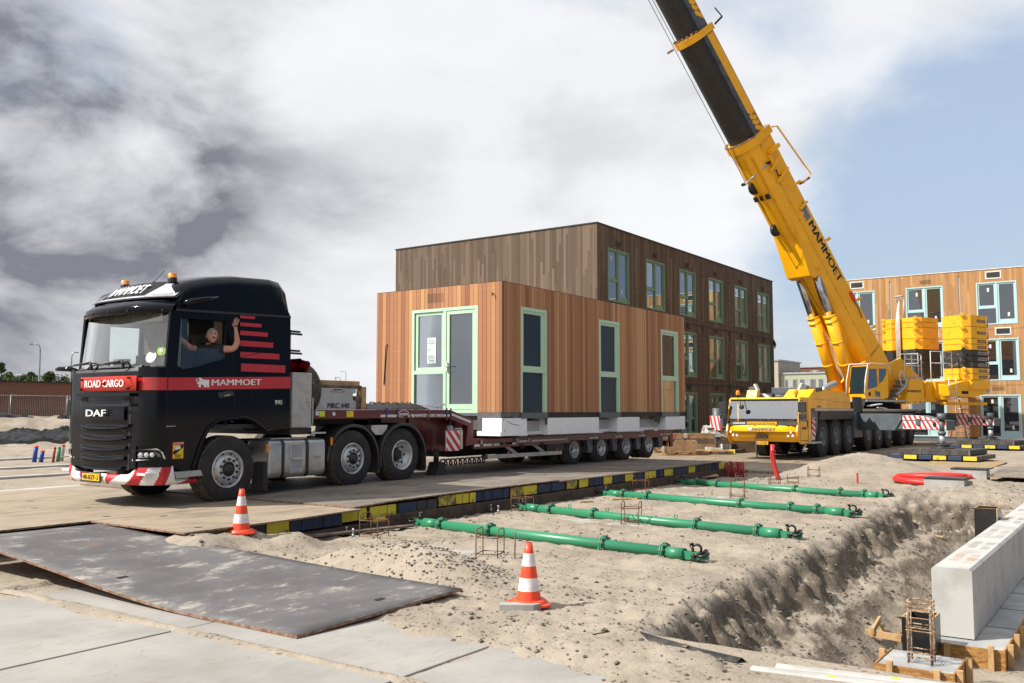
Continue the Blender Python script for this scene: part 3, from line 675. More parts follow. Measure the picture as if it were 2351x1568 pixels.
for p in ([(10.10, 2.03), (10.12, 2.0), (10.12, 1.66), (10.22, 1.56)], [(10.10, 2.03), (10.12, 2.40), (10.8, 2.42)], [(10.8, 2.42), (10.83, 2.0), (10.82, 1.9), (10.25, 1.86)]):
    for a, c in zip(p, p[1:]): cab.beam((a[0], YN - .0005, a[1]), (c[0], YN - .0005, c[1]), 0.003, 0.007, m_dark, up=(1, 0, .3))
cab.beam((8.6, YN - .004, 1.72), (9.72, YN - .004, 1.98), 0.006, 0.012, m_black); cab.beam((9.78, YN - .002, 2.72), (10.5, YN - .002, 2.90), 0.004, 0.01, m_black)
# wheel arch lip
cab.tube([(x, YN - 0.012, z) for x, z in arch + [(10.5, 1.52)]], 0.03, m_black, 8)
cab.grid([[(x, YN - .01, z) for x, z in arch], [(x, YN + 0.55, z) for x, z in arch]], m_plastic, False)
cab.build('cab', truck)
# side window of the door, slid half open, and the far one; windscreen
def pane(pts, th, name, m=None):
    b = MB(); b.slab([[(p[0], p[2]) for p in pts]], lambda a, c, y=pts[0][1]: (a, y, c), (0, th, 0), m or g_clear); return b.build(name, truck)
pane([(8.66, YN + .02, 2.55), (8.79, YN + .02, 2.50), (9.545, YN + .02, 2.69), (9.55, YN + .02, 2.86), (8.86, YN + .02, 2.85), (8.84, YN + .02, 3.30), (8.70, YN + .02, 3.30)], 0.006, 'door_window')
pane([(8.66, YF - .02, 2.55), (8.79, YF - .02, 2.50), (9.545, YF - .02, 2.69), (9.55, YF - .02, 3.30), (8.70, YF - .02, 3.30)], 0.006, 'door_window')
b = MB()
def ws_row(z, th=0.0):
    t = (z - 2.55) / 0.88; out = []
    for q in range(13):
        s_ = q / 12 * 2 - 1; y = YC + s_ * 1.215; x = lerp(8.19, 8.40, t) + (abs(s_) ** 2.6) * lerp(0.29, 0.16, t) + th; out.append((x, y, z + 0.02 * (1 - s_ * s_) * (1 - t) * -1))
    return out
zs_ = [2.55 + 0.88 * i / 6 for i in range(7)]
b.grid([ws_row(z) for z in zs_], g_ws)
b.build('windscreen', truck)
m_cloth = mat('pale_curtain', (0.55, 0.52, 0.46), 0.9, c2=(0.42, 0.39, 0.34)); m_brownc = mat('brown_curtain', (0.20, 0.14, 0.10), 0.9)
b = MB()
def drape(pts, z0, z1, amp, m, k_=14):
    rows = []
    for z in (z0, (z0 + z1) / 2, z1):
        r_ = []
        for i in range(k_ * 4 + 1):
            u = i / (k_ * 4) * (len(pts) - 1); j = min(int(u), len(pts) - 2); p = V((*pts[j], 0)).lerp(V((*pts[j + 1], 0)), u - j); d = (V((*pts[j + 1], 0)) - V((*pts[j], 0))).normalized(); nrm = V((-d.y, d.x, 0))
            q = p + nrm * amp * math.sin(i * math.pi / 2); r_.append((q.x, q.y, z))
        rows.append(r_)
    b.grid(rows, m)
drape([(8.62, 12.66), (8.78, 12.62)], 2.5, 3.36, 0.018, m_cloth, 5); drape([(8.62, 14.88), (8.95, 14.92)], 2.5, 3.36, 0.018, m_cloth, 7)
drape([(9.42, 12.66), (9.58, 12.66)], 2.6, 3.32, 0.018, m_brownc, 6)
drape([(8.50, 12.72), (8.42, 13.77), (8.50, 14.82)], 3.26, 3.42, 0.012, m_cloth, 30)
b.build('curtain', truck)
b = MB(); b.box(9.15, 9.6, 12.75, 13.3, 2.2, 2.42, m_plastic); b.obox((9.55, 13.02, 2.75), (0.07, 0, .02), (0, 0.26, 0), (-.08, 0, 0.42), m_plastic); b.build('driver_seat', truck, bev=0.04)
b = MB(); b.tube([(8.86 + 0.09 * math.cos(a) * 0.6, 13.02 + 0.22 * math.cos(a), 2.56 + 0.2 * math.sin(a)) for a in (2 * math.pi * q / 20 for q in range(20))], 0.016, m_plastic, 8, True); b.cyl((8.7, 13.02, 2.45), (8.86, 13.02, 2.56), 0.03, m_plastic, 8); b.build('steering_wheel', truck)
b = MB(); b.box(8.38, 8.50, 13.55, 13.85, 2.515, 2.68, m_greyp); b.box(8.40, 8.46, 12.95, 13.25, 2.515, 2.72, m_plastic); b.cyl((8.42, 14.1, 2.515), (8.42, 14.1, 2.66), .05, m_white, 12); b.cyl((8.45, 14.45, 2.515), (8.45, 14.45, 2.62), .06, m_white, 12); b.box(8.36, 8.8, 12.8, 14.6, 2.512, 2.53, m_greyp); b.build('dashboard', truck)
b = MB(); m_stk = mat('green_sticker', (.30, .55, .08), .5)
for t_, z_, r_, mm in ((-0.93, 2.79, .085, m_stk), (-0.80, 2.69, .095, m_white)):
    q_ = ws_row(z_, -.004); s_ = (t_ + 1) / 2 * 12; j_ = int(s_); p0_, p1_ = V(q_[j_]), V(q_[min(j_ + 1, 12)]); c_ = p0_.lerp(p1_, s_ - j_); d_ = (p1_ - p0_).normalized(); up_ = V((.22, 0, .97))
    b.add([c_ + d_ * r_ * math.cos(a) + up_ * r_ * math.sin(a) for a in (2 * math.pi * k2 / 18 for k2 in range(18))], [tuple(range(18))], mm)
    if mm is m_stk: b.text('6', c_ - d_ * -.03 - up_ * .04 - d_.cross(up_) * .0, -d_, up_, .085, m_white, bold=.05, lift=.006)
b.build('window_sticker', truck)
# sun visor and roof lamp panel
b = MB()
def vis(t, d, z): # t -1..1 across
    return (8.24 + d + 0.40 * abs(t) ** 2.4, YC + t * 1.245, z + 0.045 * (1 - t * t) * 0)
ts = [q / 12 * 2 - 1 for q in range(13)]
b.grid([[vis(t_, 0.38, 3.63) for t_ in ts], [vis(t_, 0.06, 3.59) for t_ in ts], [vis(t_, -0.07, 3.50) for t_ in ts], [vis(t_, -0.09, 3.47) for t_ in ts], [vis(t_, -0.08, 3.37) for t_ in ts], [vis(t_, -0.06, 3.37) for t_ in ts], [vis(t_, 0.05, 3.52) for t_ in ts]], m_black)
for t_ in (-.9, -.45, -.1, .3, .7, .95):
    p = V(vis(t_, -0.09, 3.42)); b.cyl(p, p - V((.015, 0, 0)), 0.014, m_plastic, 8)
b.build('sun_visor', truck)
b = MB()
def lp(t, v): # roof front panel
    x0, z0 = 8.36, 3.63; x1, z1 = 8.72, 3.92
    return V((lerp(x0, x1, v) + 0.26 * abs(t) ** 2.6, YC + t * (1.24 - 0.12 * v), lerp(z0, z1, v) + 0.05 * (1 - abs(t) ** 2)* v - 0.02 * v))
b.grid([[lp(t_, v) for t_ in ts] for v in (0, .25, .5, .75, 1)], m_black)
nrm = V((-0.62, 0, 0.78))
def lpq(t, v, o): return lp(t, v) + nrm * o
m_chrome = mat('silver_trim', (0.62, 0.63, 0.65), 0.25, metal=0.4)
b.grid([[lpq(t_ * 0.96, v, 0.008) for t_ in ts] for v in (.06, .16)], m_chrome)
for sg in (-1, 1):
    for v0, v1, t0, t1, o_, mm in ((0.10, 0.88, 0.50, 0.97, 0.012, m_chrome), (0.20, 0.78, 0.58, 0.90, 0.018, m_lampglass)):
        b.grid([[lpq(sg * lerp(t0 + (0.16 if v == v1 else 0), t1, q / 4), v, o_) for q in range(5)] for v in (v0, v1)], mm)
def on_lp(a, c): t_ = lerp(0.44, -0.42, a); return lpq(t_, 0.30 + 0.50 * c, 0.022)
vs_, fs_ = text_geo('MAMMOET', 0); x0_ = min(v[0] for v in vs_); x1_ = max(v[0] for v in vs_); y1_ = max(v[1] for v in vs_)
for dd in (-.004, 0, .004): b.add([on_lp(0.16 + 0.84 * (v[0] - x0_) / (x1_ - x0_) + dd, v[1] / y1_) + nrm * (0.001 + dd * .03) for v in vs_], fs_, m_white)
mammoth(b, lambda a, c: on_lp(a * 0.13, c) , m_white)
b.build('roof_lamp_panel', truck)
for (x, y, z) in ((8.85, 13.0, 3.95), (9.01, 14.6, 3.98)):
    b = MB(); b.lathe([(-.03, 0.07, m_plastic), (0.03, 0.075, m_plastic), (0.06, 0.075, m_plastic), (0.06, 0.072), (0.115, 0.070), (0.13, 0.06), (0.135, 0.0)], (x, y, z), (0, 0, 1), m_orange, 20); b.build('beacon', truck)
b = MB(); b.tube([(8.96, 13.7, 4.0), (9.18, 13.7, 4.23)], 0.006, m_plastic, 6); b.cyl((8.96, 13.7, 3.96), (8.96, 13.7, 4.02), 0.02, m_plastic, 8); b.build('antenna', truck)
# mirror cameras
b = MB(); b.tube([(8.72, 12.56, 3.54), (8.80, 12.42, 3.56), (9.02, 12.36, 3.62), (9.26, 12.35, 3.68)], [0.05, 0.06, 0.045, 0.02], m_black, 10); b.build('mirror_camera', truck)
b = MB(); b.tube([(8.45, 14.95, 2.48), (8.36, 15.08, 2.55), (8.30, 15.35, 2.56), (8.29, 15.42, 2.55)], [0.05, 0.045, 0.04, 0.03], m_black, 10); b.build('mirror_camera', truck)
# wipers
for y0 in (14.1, 13.2):
    b = MB(); b.tube([(8.17, y0, 2.50), (8.15, y0 + .02, 2.60), (8.16, y0 + .05, 2.63)], 0.022, m_plastic, 8); b.tube([(8.16, y0 + .05, 2.63), (8.17, y0 + .55, 2.60)], 0.014, m_plastic, 6); b.tube([(8.175, y0 - .1, 2.615), (8.20, y0 + .78, 2.585)], 0.011, m_plastic, 6); b.build('wiper', truck)
# name board
b = MB(); F_ = lambda y, z: V((8.105 + 0.12 * max(0.0, (abs(y - 13.6) - 0.3)) ** 2, y, z))
ys = [12.80 + (14.36 - 12.80) * q / 8 for q in range(9)]
for dx, mm in ((0, m_redbright), (0.015, m_plastic)):
    b.grid([[F_(y, z) + V((dx, 0, 0)) for y in ys] for z in (2.155, 2.385)], mm)
b.grid([[F_(y, 2.155) for y in ys], [F_(y, 2.155) + V((.06, 0, -.0)) for y in ys]], m_plastic)
b.text('ROAD CARGO', (8.10, 14.17, 2.218), (0, -1, 0), (0, 0, 1), 0.115, m_white, 1.09, bold=0.05, lift=0.010)
for y, z in ((14.28, 2.345), (12.95, 2.355), (14.30, 2.19), (12.97, 2.19), (13.62, 2.27)): b.cyl((8.115, y, z), (8.065, y, z), 0.018, m_plastic, 10)
b.build('name_board', truck)
# grille
b = MB(); hexm = mat('grille_mesh', (0.03, 0.03, 0.032), 0.4)
b.box(8.185, 8.195, 13.0, 14.4, 0.93, 2.12, m_dark)
m_louv = mat('grille_bar', (0.085, 0.086, 0.09), 0.25, spec=.6)
def louvre(z, y0, y1, h, dx=0.0):
    mid = 13.68; n = 8; R_ = []
    for dz, d in ((0, 0.0), (-h * 0.25, -0.05), (-h * 0.8, -0.06), (-h, -0.02)):
        R_.append([(8.145 + d + dx + 0.055 * abs((lerp(y0, y1, q / n) - mid) / 0.7) ** 2, lerp(y0, y1, q / n), z + dz + 0.05 * abs((lerp(y0, y1, q / n) - mid) / 0.7) ** 3) for q in range(n + 1)])
    b.grid(R_, m_black if True else 0, False)
for z, y0, y1 in ((1.655, 13.0, 14.36), (1.48, 13.02, 14.33), (1.32, 13.04, 14.30), (1.165, 13.07, 14.27), (1.015, 13.12, 14.23)): louvre(z - 0.055, y0, y1, 0.055)
b.grid([[(8.12 + .04 * abs((y - 13.68) / .7) ** 2, y, z) for y in (13.12, 13.35, 13.68, 14.0, 14.22)] for z in (1.70, 1.91)], m_black); b.box(8.10, 8.13, 12.92, 14.44, 2.07, 2.12, m_black)
b.grid([[(8.11, y, 1.95) for y in (12.92, 13.68, 14.44)], [(8.09, y, 1.915) for y in (12.92, 13.68, 14.44)]], m_black)
for z in (1.53, 1.37, 1.21, 1.06):   # honeycomb
    for r_ in range(4):
        for q in range(19): b.tube([(8.150, 13.12 + q * 0.065 + (r_ % 2) * .032 + dy, z + r_ * 0.026 + dz) for dy, dz in ((-.025, 0), (0, .012), (.025, 0), (0, -.012))], 0.004, hexm, 4, True)
for sy in (13.0, 14.2):
    for r_ in range(5):
        for q in range(4): b.tube([(8.155, sy + q * 0.055 + (r_ % 2) * .027 + dy, 1.95 + r_ * 0.026 + dz) for dy, dz in ((-.022, 0), (0, .012), (.022, 0), (0, -.012))], 0.004, hexm, 4, True)
gr_ = b.build('grille', truck)
b = MB(); b.text('DAF', (8.085, 14.06, 1.757), (0, -1, 0), (0, 0, 1), 0.105, m_white, 0.56, bold=0.07, lift=0.02); b.build('badge', gr_)
# headlights
for far in (False, True):
    b = MB(); hp = [(7.98, 1.18), (8.02, 1.235), (8.35, 1.27), (8.44, 1.21), (8.49, 1.105), (8.25, 1.098), (8.0, 1.07)]
    def hl(a, c, o=0.0):
        s_ = (a - 7.98) / 0.51; t_ = R(88 - 84 * s_); x = 8.5 - 0.29 * math.sin(t_) - (o + .006) * math.sin(t_); y = 12.52 + 0.46 * (1 - math.cos(t_)) - (o + .006) * math.cos(t_); return V((x, mirror_y(y) if far else y, c))
    def dens(pts):
        o_ = []
        for p, q in zip(pts, pts[1:] + pts[:1]): o_ += [(lerp(p[0], q[0], i / 4), lerp(p[1], q[1], i / 4)) for i in range(4)]
        return o_
    b.poly([dens(hp)], lambda a, c: hl(a, c, 0.012), m_lampglass)
    cx_ = sum(p[0] for p in hp) / 7; cz_ = sum(p[1] for p in hp) / 7; inn = [(cx_ + (a - cx_) * .66 + .02, cz_ + (c - cz_) * .5) for a, c in hp]
    b.poly([dens(inn)], lambda a, c: hl(a, c, 0.017), mat('lamp_inner', (.16, .165, .17), .3))
    for s_ in (0.3, 0.45, 0.6): p = hl(7.98 + .51 * s_, 1.17, 0.018); b.lathe([(0, .035), (-.008, .02), (-.008, 0)], p, (0.7, 0.7 if not far else -.7, 0), m_lampglass, 12)
    b.build('headlight', truck)
# red and white bumper
bp = mat('bumper_white', (0.80, 0.80, 0.80), 0.35); br_ = mat('bumper_red', (0.50, 0.02, 0.025), 0.35)
b = MB(); cols_ = 40
def bump_pt(s_, v):   # s 0..1 from near rear corner round the front to the far rear corner
    P = [(9.05, 12.50), (8.62, 12.49), (8.45, 12.51), (8.27, 12.66), (8.16, 12.95), (8.09, 13.4), (8.07, 13.77), (8.09, 14.14), (8.16, 14.6), (8.27, 14.88), (8.45, 15.03), (8.62, 15.05), (9.05, 15.04)]
    u = s_ * (len(P) - 1); j = min(int(u), len(P) - 2); p = V(P[j]).lerp(V(P[j + 1]), u - j)
    zb = 0.735; e = abs(s_ - 0.5) * 2
    ztop = 0.86 + 0.175 * smst(e, 0.30, 0.46); ztop = ztop if e < 0.84 else 0.79
    if 0.84 <= e: zb = 0.735
    z = lerp(zb - 0.035, ztop, v); inn = 0.05 * (1 - math.sin(v * math.pi)) 
    c_ = V((8.9, 13.77)); d = (c_ - p).normalized(); return (p.x + d.x * inn, p.y + d.y * inn, z)
NS = 144; prev = None
for i in range(NS):
    s0, s1 = i / NS, (i + 1) / NS; 
    for v0, v1 in [(q_ / 8, (q_ + 1) / 8) for q_ in range(8)]:
        e = abs((s0 + s1) / 2 - 0.5) * 2; ph = (e * 7.0 - (v0 + v1) * 0.5 * 0.75); mm = br_ if int(math.floor(ph)) % 2 == 0 else bp
        if e < 0.12: mm = bp
        b.add([bump_pt(s0, v0), bump_pt(s1, v0), bump_pt(s1, v1), bump_pt(s0, v1)], [(0, 1, 2, 3)], mm, True)
b.grid([[bump_pt(i / NS, 0) for i in range(NS + 1)], [(max(8.5, x), y + (.25 if y < YC else -.25), z) for x, y, z in (bump_pt(i / NS, 0) for i in range(NS + 1))]], m_plastic)
b.grid([[bump_pt(i / NS, 1) for i in range(NS + 1)], [(x + .08, y + (.06 if y < YC else -.06), z) for x, y, z in (bump_pt(i / NS, 1) for i in range(NS + 1))]], m_plastic)
for sy in (12.70, 14.85): b.box(8.19, 8.30, sy - .12, sy + .10, 0.855, 0.895, m_lampglass)
b.build('bumper', truck)
m_plate = mat('dutch_plate_yellow', (0.78, 0.47, 0.02), 0.45); m_bluep = mat('plate_blue', (0.01, 0.06, 0.35), 0.5); m_ink = mat('black_lettering', (0.012, 0.012, 0.014), 0.5)
b = MB(); b.box(8.045, 8.062, 13.56, 14.12, 0.715, 0.865, m_plastic); b.box(8.040, 8.046, 13.575, 14.06, 0.745, 0.855, m_plate); b.box(8.0395, 8.0455, 14.062, 14.105, 0.745, 0.855, m_bluep)
b.text('48-BZF-2', (8.040, 14.04, 0.765), (0, -1, 0), (0, 0, 1), 0.07, m_ink, 0.44, bold=.04); b.text('NL', (8.0395, 14.10, 0.755), (0, -1, 0), (0, 0, 1), 0.02, m_white, 0.035, bold=0); b.build('licence_plate', truck)
# warning sticker
b = MB(); m_yst = mat('sticker_yellow', (0.80, 0.62, 0.02), 0.5); m_rst = mat('sticker_red', (0.6, 0.03, 0.03), 0.5)
b.box(8.604, 8.806, YN - .006, YN - .002, 1.097, 1.361, m_rst); b.box(8.614, 8.796, YN - .0075, YN - .0055, 1.105, 1.315, m_yst)
b.poly([[(8.614, 1.17), (8.66, 1.17), (8.796, 1.275), (8.796, 1.315), (8.75, 1.315), (8.614, 1.21)]], lambda a, c: (a, YN - .0085, c), m_ink)
b.obox((8.70, YN - .009, 1.265), (0.045, 0, .01), (0, .001, 0), (-.004, 0, .022), m_white)
b.text('ATTENTION', (8.615, YN - .0065, 1.325), (1, 0, 0), (0, 0, 1), 0.024, m_white, 0.18, bold=.03); b.text('ANGLES', (8.64, YN - .008, 1.145), (1, 0, 0), (0, 0, 1), 0.022, m_ink, 0.13, bold=.04); b.text('MORTS', (8.65, YN - .008, 1.115), (1, 0, 0), (0, 0, 1), 0.022, m_ink, 0.11, bold=.04)
b.build('warning_sticker', truck)
b = MB(); b.obox((9.58, YN - .004, 2.115), (0.15, 0, .022), (0, .008, 0), (-.02, 0, .045), m_plastic); b.obox((9.60, YN - .016, 2.10), (0.06, 0, .01), (0, .006, 0), (0, 0, .010), m_alu); b.build('door_handle', truck, bev=.005)
b = MB(); b.obox((8.87, 12.54, 0.855), (0.22, 0, .005), (0, .12, 0), (-.02, 0, .045), m_greyp); b.build('step', truck, bev=.01)
# chassis, tank, fenders, toolbox
b = MB()
for y in (13.35, 14.19): b.box(8.9, 15.0, y - .04, y + .04, 0.98, 1.24, m_plastic)
b.box(11.0, 14.8, 12.9, 14.6, 1.25, 1.30, m_plastic); b.box(13.2, 14.4, 13.2, 14.3, 1.30, 1.66, m_plastic); b.box(10.6, 12.0, 13.1, 14.8, .75, 1.3, m_dark); b.box(11.0, 11.5, 12.56, 15.0, 1.42, 1.54, m_plastic)
b.box(11.40, 11.86, 12.56, 13.0, 1.425, 1.455, m_alu); b.slab([[(13.10, 1.56), (13.56, 1.56), (13.54, 1.48), (13.42, 1.37), (13.22, 1.37), (13.10, 1.47)]], lambda a, c: (a, 12.6, c), (0, .35, 0), m_alu)
b.box(10.45, 10.56, 12.6, 12.9, 0.47, 0.95, m_plastic)
b.build('chassis', truck)
b = MB(); pr = [(10.53 + 0.0, .72), (10.55, 1.33)]
def tank_sec(x, gx): # rounded rectangle in y,z
    o_ = []; y0, y1, z0, z1, r_ = 12.55, 13.15, 0.665, 1.345, 0.11
    for cx, cz, a0 in ((y0 + r_, z0 + r_, 180), (y1 - r_, z0 + r_, 270), (y1 - r_, z1 - r_, 0), (y0 + r_, z1 - r_, 90)):
        for q in range(5): a = R(a0 + q * 22.5); o_.append((x, cx + (r_ * gx) * math.cos(a) * 1.0 + (0.03 * (1 - gx)) * (1 if math.cos(a) < 0 else -1) * 0, cz + (r_ * gx) * math.sin(a)))
    return o_
b.grid([tank_sec(x, g_) for x, g_ in ((10.53, 0.6), (10.55, 1.0), (11.83, 1.0), (11.85, 0.6))], m_alu, True, True)
for x in (10.53, 11.85): s_ = tank_sec(x, 0.6); b.add(s_, [tuple(range(len(s_)))], m_alu)
b.box(10.99, 11.30, 12.535, 12.60, 0.74, 1.28, m_alu); b.box(11.02, 11.27, 12.532, 12.54, 0.77, 1.25, m_greyp)
for z in (1.0, 0.80): b.box(11.02, 11.27, 12.515, 12.56, z - .03, z + .025, m_alu)
b.text('DAF', (11.60, 12.548, 0.985), (1, 0, 0), (0, 0, 1), 0.035, m_greyp, 0.13, bold=.03); b.cyl((11.62, 12.72, 1.34), (11.62, 12.72, 1.39), 0.06, m_plastic, 14); b.box(10.62, 11.45, 12.62, 13.0, 1.345, 1.365, m_alu)
tk = b.build('fuel_tank', truck, bev=0.006)
for x in (10.84, 11.40):
    b = MB(); b.grid([[(x - .03, y, z) for _, y, z in tank_sec(x, 1.0)], [(x + .03, y, z) for _, y, z in tank_sec(x, 1.0)]], m_plastic, True, True)
    for v in range(len(b.v)): x_, y_, z_ = b.v[v]; b.v[v] = (x_, 12.85 + (y_ - 12.85) * 1.035, 1.0 + (z_ - 1.0) * 1.03)
    b.build('tank_strap', tk)
def fender(xc, r, a0, a1, skirt, name='mudguard'):
    b = MB(); rows = []
    for q in range(17):
        a = R(lerp(a0, a1, q / 16)); rows.append((xc + r * math.cos(a), 0.90 + r * math.sin(a)))
    pts = [(rows[0][0], skirt)] + rows + [(rows[-1][0], skirt + .1)]
    b.grid([[(x, y, z) for x, z in pts] for y in (12.54, 12.57, 12.75, 13.1)], m_plastic)
    inner = [(xc + (x - xc) * 0.94, 0.9 + (z - 0.9) * 0.92) for x, z in pts]
    b.grid([[(x, 12.54, z) for x, z in pts], [(x, 12.54, z) for x, z in inner]], m_plastic); b.grid([[(x, 12.545, z) for x, z in inner], [(x, 13.1, z) for x, z in inner]], m_plastic)
    b.build(name, truck)
fender(12.58, 0.69, 5, 178, 0.80); fender(13.99, 0.70, 8, 172, 0.62)
b = MB(); b.box(14.62, 14.68, 12.56, 12.95, 0.60, 1.0, m_plastic); b.build('mud_flap', truck)
b = MB(); b.box(13.24, 13.30, 12.56, 12.95, 0.62, 0.95, m_plastic); b.build('mud_flap', truck)
b = MB(); b.box(11.01, 11.46, 12.52, 13.1, 1.545, 2.53, mat('grey_locker', (0.43, 0.43, 0.42), 0.42, c2=(0.35, 0.35, 0.345), vs=9)); bx_ = b.build('tool_locker', truck, bev=.012)
b = MB(); b.box(11.33, 11.42, 12.508, 12.522, 1.95, 2.05, m_alu); b.lathe([(0, .03), (-.012, .028), (-.012, 0)], (11.375, 12.506, 2.0), (0, 1, 0), m_steel, 12); b.build('latch', bx_)
b = MB(); b.tube([(11.47, 12.58, 2.36), (11.54, 12.58, 2.36), (11.54, 12.58, 1.59), (11.47, 12.58, 1.59)], 0.014, m_alu, 8); b.build('grab_rail', truck)
b = MB()
for z in (3.28, 2.93):
    for dz in (0, -.05): b.box(10.96, 11.31, 12.68 + dz, 12.72 + dz, z + dz - .02, z + dz + .015, m_plastic)
b.box(11.05, 11.09, 12.68, 12.72, 2.55, 3.3, m_alu); b.build('rear_catwalk_frame', truck)
for x, z in ((10.47, 1.20), (11.97, 1.28)):
    b = MB(); b.box(x - .02, x + .02, 12.515, 12.54, z - .07, z + .07, m_orange); b.build('marker_lamp', truck)
wheel(truck, 9.686, 12.55, zt(9) + 0.55 - .012, 0.55, 0.36, 'front'); wheel(truck, 12.55, 12.55, 0.42 + 0.515, 0.53, 0.33, 'front'); wheel(truck, 13.99, 12.58, 0.42 + 0.525, 0.54, 0.42, 'rear')
wheel(truck, 9.686, 14.99, zt(9) + 0.55 - .012, 0.55, 0.36, 'front', -1); wheel(truck, 12.55, 14.99, 0.42 + 0.515, 0.53, 0.33, 'front', -1); wheel(truck, 13.99, 14.96, 0.42 + 0.525, 0.54, 0.42, 'rear', -1)

# ---------------------------------------------------------------- the driver
m_skin = mat('skin', (0.52, 0.27, 0.19), 0.5, c2=(0.46, 0.21, 0.15), vs=9); m_hair = mat('grey_hair', (0.42, 0.42, 0.42), 0.8); m_shirt = mat('black_shirt', (0.012, 0.012, 0.014), 0.85)
def skin_obj(name, verts, edges, m, parent=None, root=0, loc=None, sub=2):
    """continuous body grown over a skeleton of (point, radius)"""
    me = bpy.data.meshes.new(name); base = V(loc) if loc is not None else wloc(parent)
    me.from_pydata([V(p) - base for p, r in verts], edges, []); me.materials.append(m)
    o = bpy.data.objects.new(name, me); col.objects.link(o)
    o.modifiers.new('skin', 'SKIN'); 
    if not me.skin_vertices:
        bm = bmesh.new(); bm.from_mesh(me); bm.verts.layers.skin.verify(); bm.to_mesh(me); bm.free()
    sv = me.skin_vertices[0].data
    for i, (p, r) in enumerate(verts):
        sv[i].radius = (r, r) if not isinstance(r, tuple) else r; sv[i].use_root = (i == root if isinstance(root, int) else i in root)
    sb = o.modifiers.new('sub', 'SUBSURF'); sb.levels = sb.render_levels = sub
    o.modifiers['skin'].use_smooth_shade = True
    if parent: o.parent = parent; o.location = base - wloc(parent)
    else: o.location = base
    return o
PB = V((9.36, 12.80, 2.30))
hd = V((9.36, 12.62, 3.07))   # head centre
verts = [((9.40, 12.86, 2.32), (0.17, 0.12)), ((9.40, 12.83, 2.55), (0.18, 0.13)), ((9.38, 12.77, 2.79), (0.14, 0.10)), ((9.36, 12.70, 2.90), (0.07, 0.07)), ((9.36, 12.66, 2.96), (0.068, 0.068)),
         ((9.53, 12.60, 2.86), (0.075, 0.075)), ((9.665, 12.44, 2.87), (0.058, 0.058)), ((9.695, 12.40, 2.98), (0.052, 0.052)), ((9.665, 12.39, 3.10), (0.040, 0.040)), ((9.645, 12.385, 3.185), (0.034, 0.026)),
         ((9.20, 12.76, 2.865), (0.060, 0.060)), ((9.03, 12.72, 2.85), (0.055, 0.055)), ((8.88, 12.70, 2.95), (0.05, 0.05)), ((8.74, 12.68, 3.03), (0.040, 0.040)), ((8.68, 12.68, 3.06), (0.034, 0.026)),
         ((9.642, 12.385, 3.24), (0.036, 0.036))]
edges = [(0, 1), (1, 2), (2, 3), (3, 4), (2, 5), (5, 6), (6, 7), (7, 8), (8, 9), (9, 15), (2, 10), (10, 11), (11, 12), (12, 13), (13, 14)]
person = skin_obj('person', verts, edges, m_skin, None, 0, PB)
tag(person, 'laughing grey-haired man in a black shirt leaning out of the cab window and waving', 'person')
# fingers, thumb of the raised hand (chains rooted in the palm)
fv, fe = [], []
palm = V((9.642, 12.385, 3.245))
for bx0, tipx, L_ in ((-0.030, -0.045, 0.070), (-0.010, -0.008, 0.098), (0.012, 0.026, 0.092), (0.033, 0.062, 0.072)):
    i = len(fv); r_ = 0.0105
    fv += [((palm.x + bx0 * .6, palm.y, palm.z + .005), r_), ((palm.x + bx0, palm.y - .004, palm.z + .042), r_), ((palm.x + (bx0 + tipx) / 2, palm.y - .008, palm.z + .042 + L_ * .55), r_ * .92), ((palm.x + tipx, palm.y - .016, palm.z + .042 + L_), r_ * .8)]; fe += [(i, i + 1), (i + 1, i + 2), (i + 2, i + 3)]
i = len(fv); fv += [((palm.x - .02, palm.y, palm.z - .03), .012), ((palm.x - .055, palm.y - .008, palm.z + .005), .012), ((palm.x - .078, palm.y - .012, palm.z + .045), .0095)]; fe += [(i, i + 1), (i + 1, i + 2)]
skin_obj('hand', fv, fe, m_skin, person, (0, 4, 8, 12, 16), sub=1)
# head with face
b = MB(); rows = []
for i in range(17):
    th = math.pi * i / 16; r_ = []
    for j in range(24):
        ph = 2 * math.pi * j / 24; x, y, z = math.sin(th) * math.cos(ph), math.sin(th) * math.sin(ph), math.cos(th)
        f = -y   # face looks to -y
        px, py, pz = x * 0.083, y * 0.098, z * 0.122
        if z < 0: px *= 1 - 0.16 * (-z) ** 1.5; py += -0.012 * (-z)
        if f > 0.5: py += 0.010 * math.exp(-((z - 0.05) / 0.22) ** 2) * (abs(x) > 0.22) - 0.020 * math.exp(-(x / 0.14) ** 2 - ((z + 0.08) / 0.20) ** 2) + 0.012 * math.exp(-((x - .36) / .16) ** 2 - ((z - .12) / .12) ** 2) + 0.012 * math.exp(-((x + .36) / .16) ** 2 - ((z - .12) / .12) ** 2)
        r_.append(V((px, py, pz)))
    rows.append(r_)
rot = Matrix.Rotation(R(-14), 4, 'X') @ Matrix.Rotation(R(8), 4, 'Y')
hm = lambda p: hd + rot @ Matrix.Rotation(R(-22), 4, 'Z') @ V(p)
b.grid([[hm(p) for p in r_] for r_ in rows], m_skin, True, True)
for sx in (-1, 1): b.lathe([(0, .028), (.012, .03), (.02, .018), (.02, 0)], hm((sx * .078, 0.01, -.005)), rot @ V((sx, .3, 0)), m_skin, 12)
b.obox(hm((0, -.098, -.062)), rot @ V((.022, 0, 0)), rot @ V((0, .006, 0)), rot @ V((0, 0, .011)), mat('mouth', (0.06, 0.015, 0.015), 0.5))
for sx in (-.03, .03):
    b.lathe([(-.002, .010), (.002, .008), (.003, 0)], hm((sx, -.087, .016)), (0, -1, 0), m_dark, 10)
    b.obox(hm((sx, -.091, .036)), rot @ V((.017, 0, .002 * (1 if sx < 0 else -1))), rot @ V((0, .004, 0)), rot @ V((0, 0, .004)), m_hair)
b.build('head', person)
b = MB(); rows2 = []
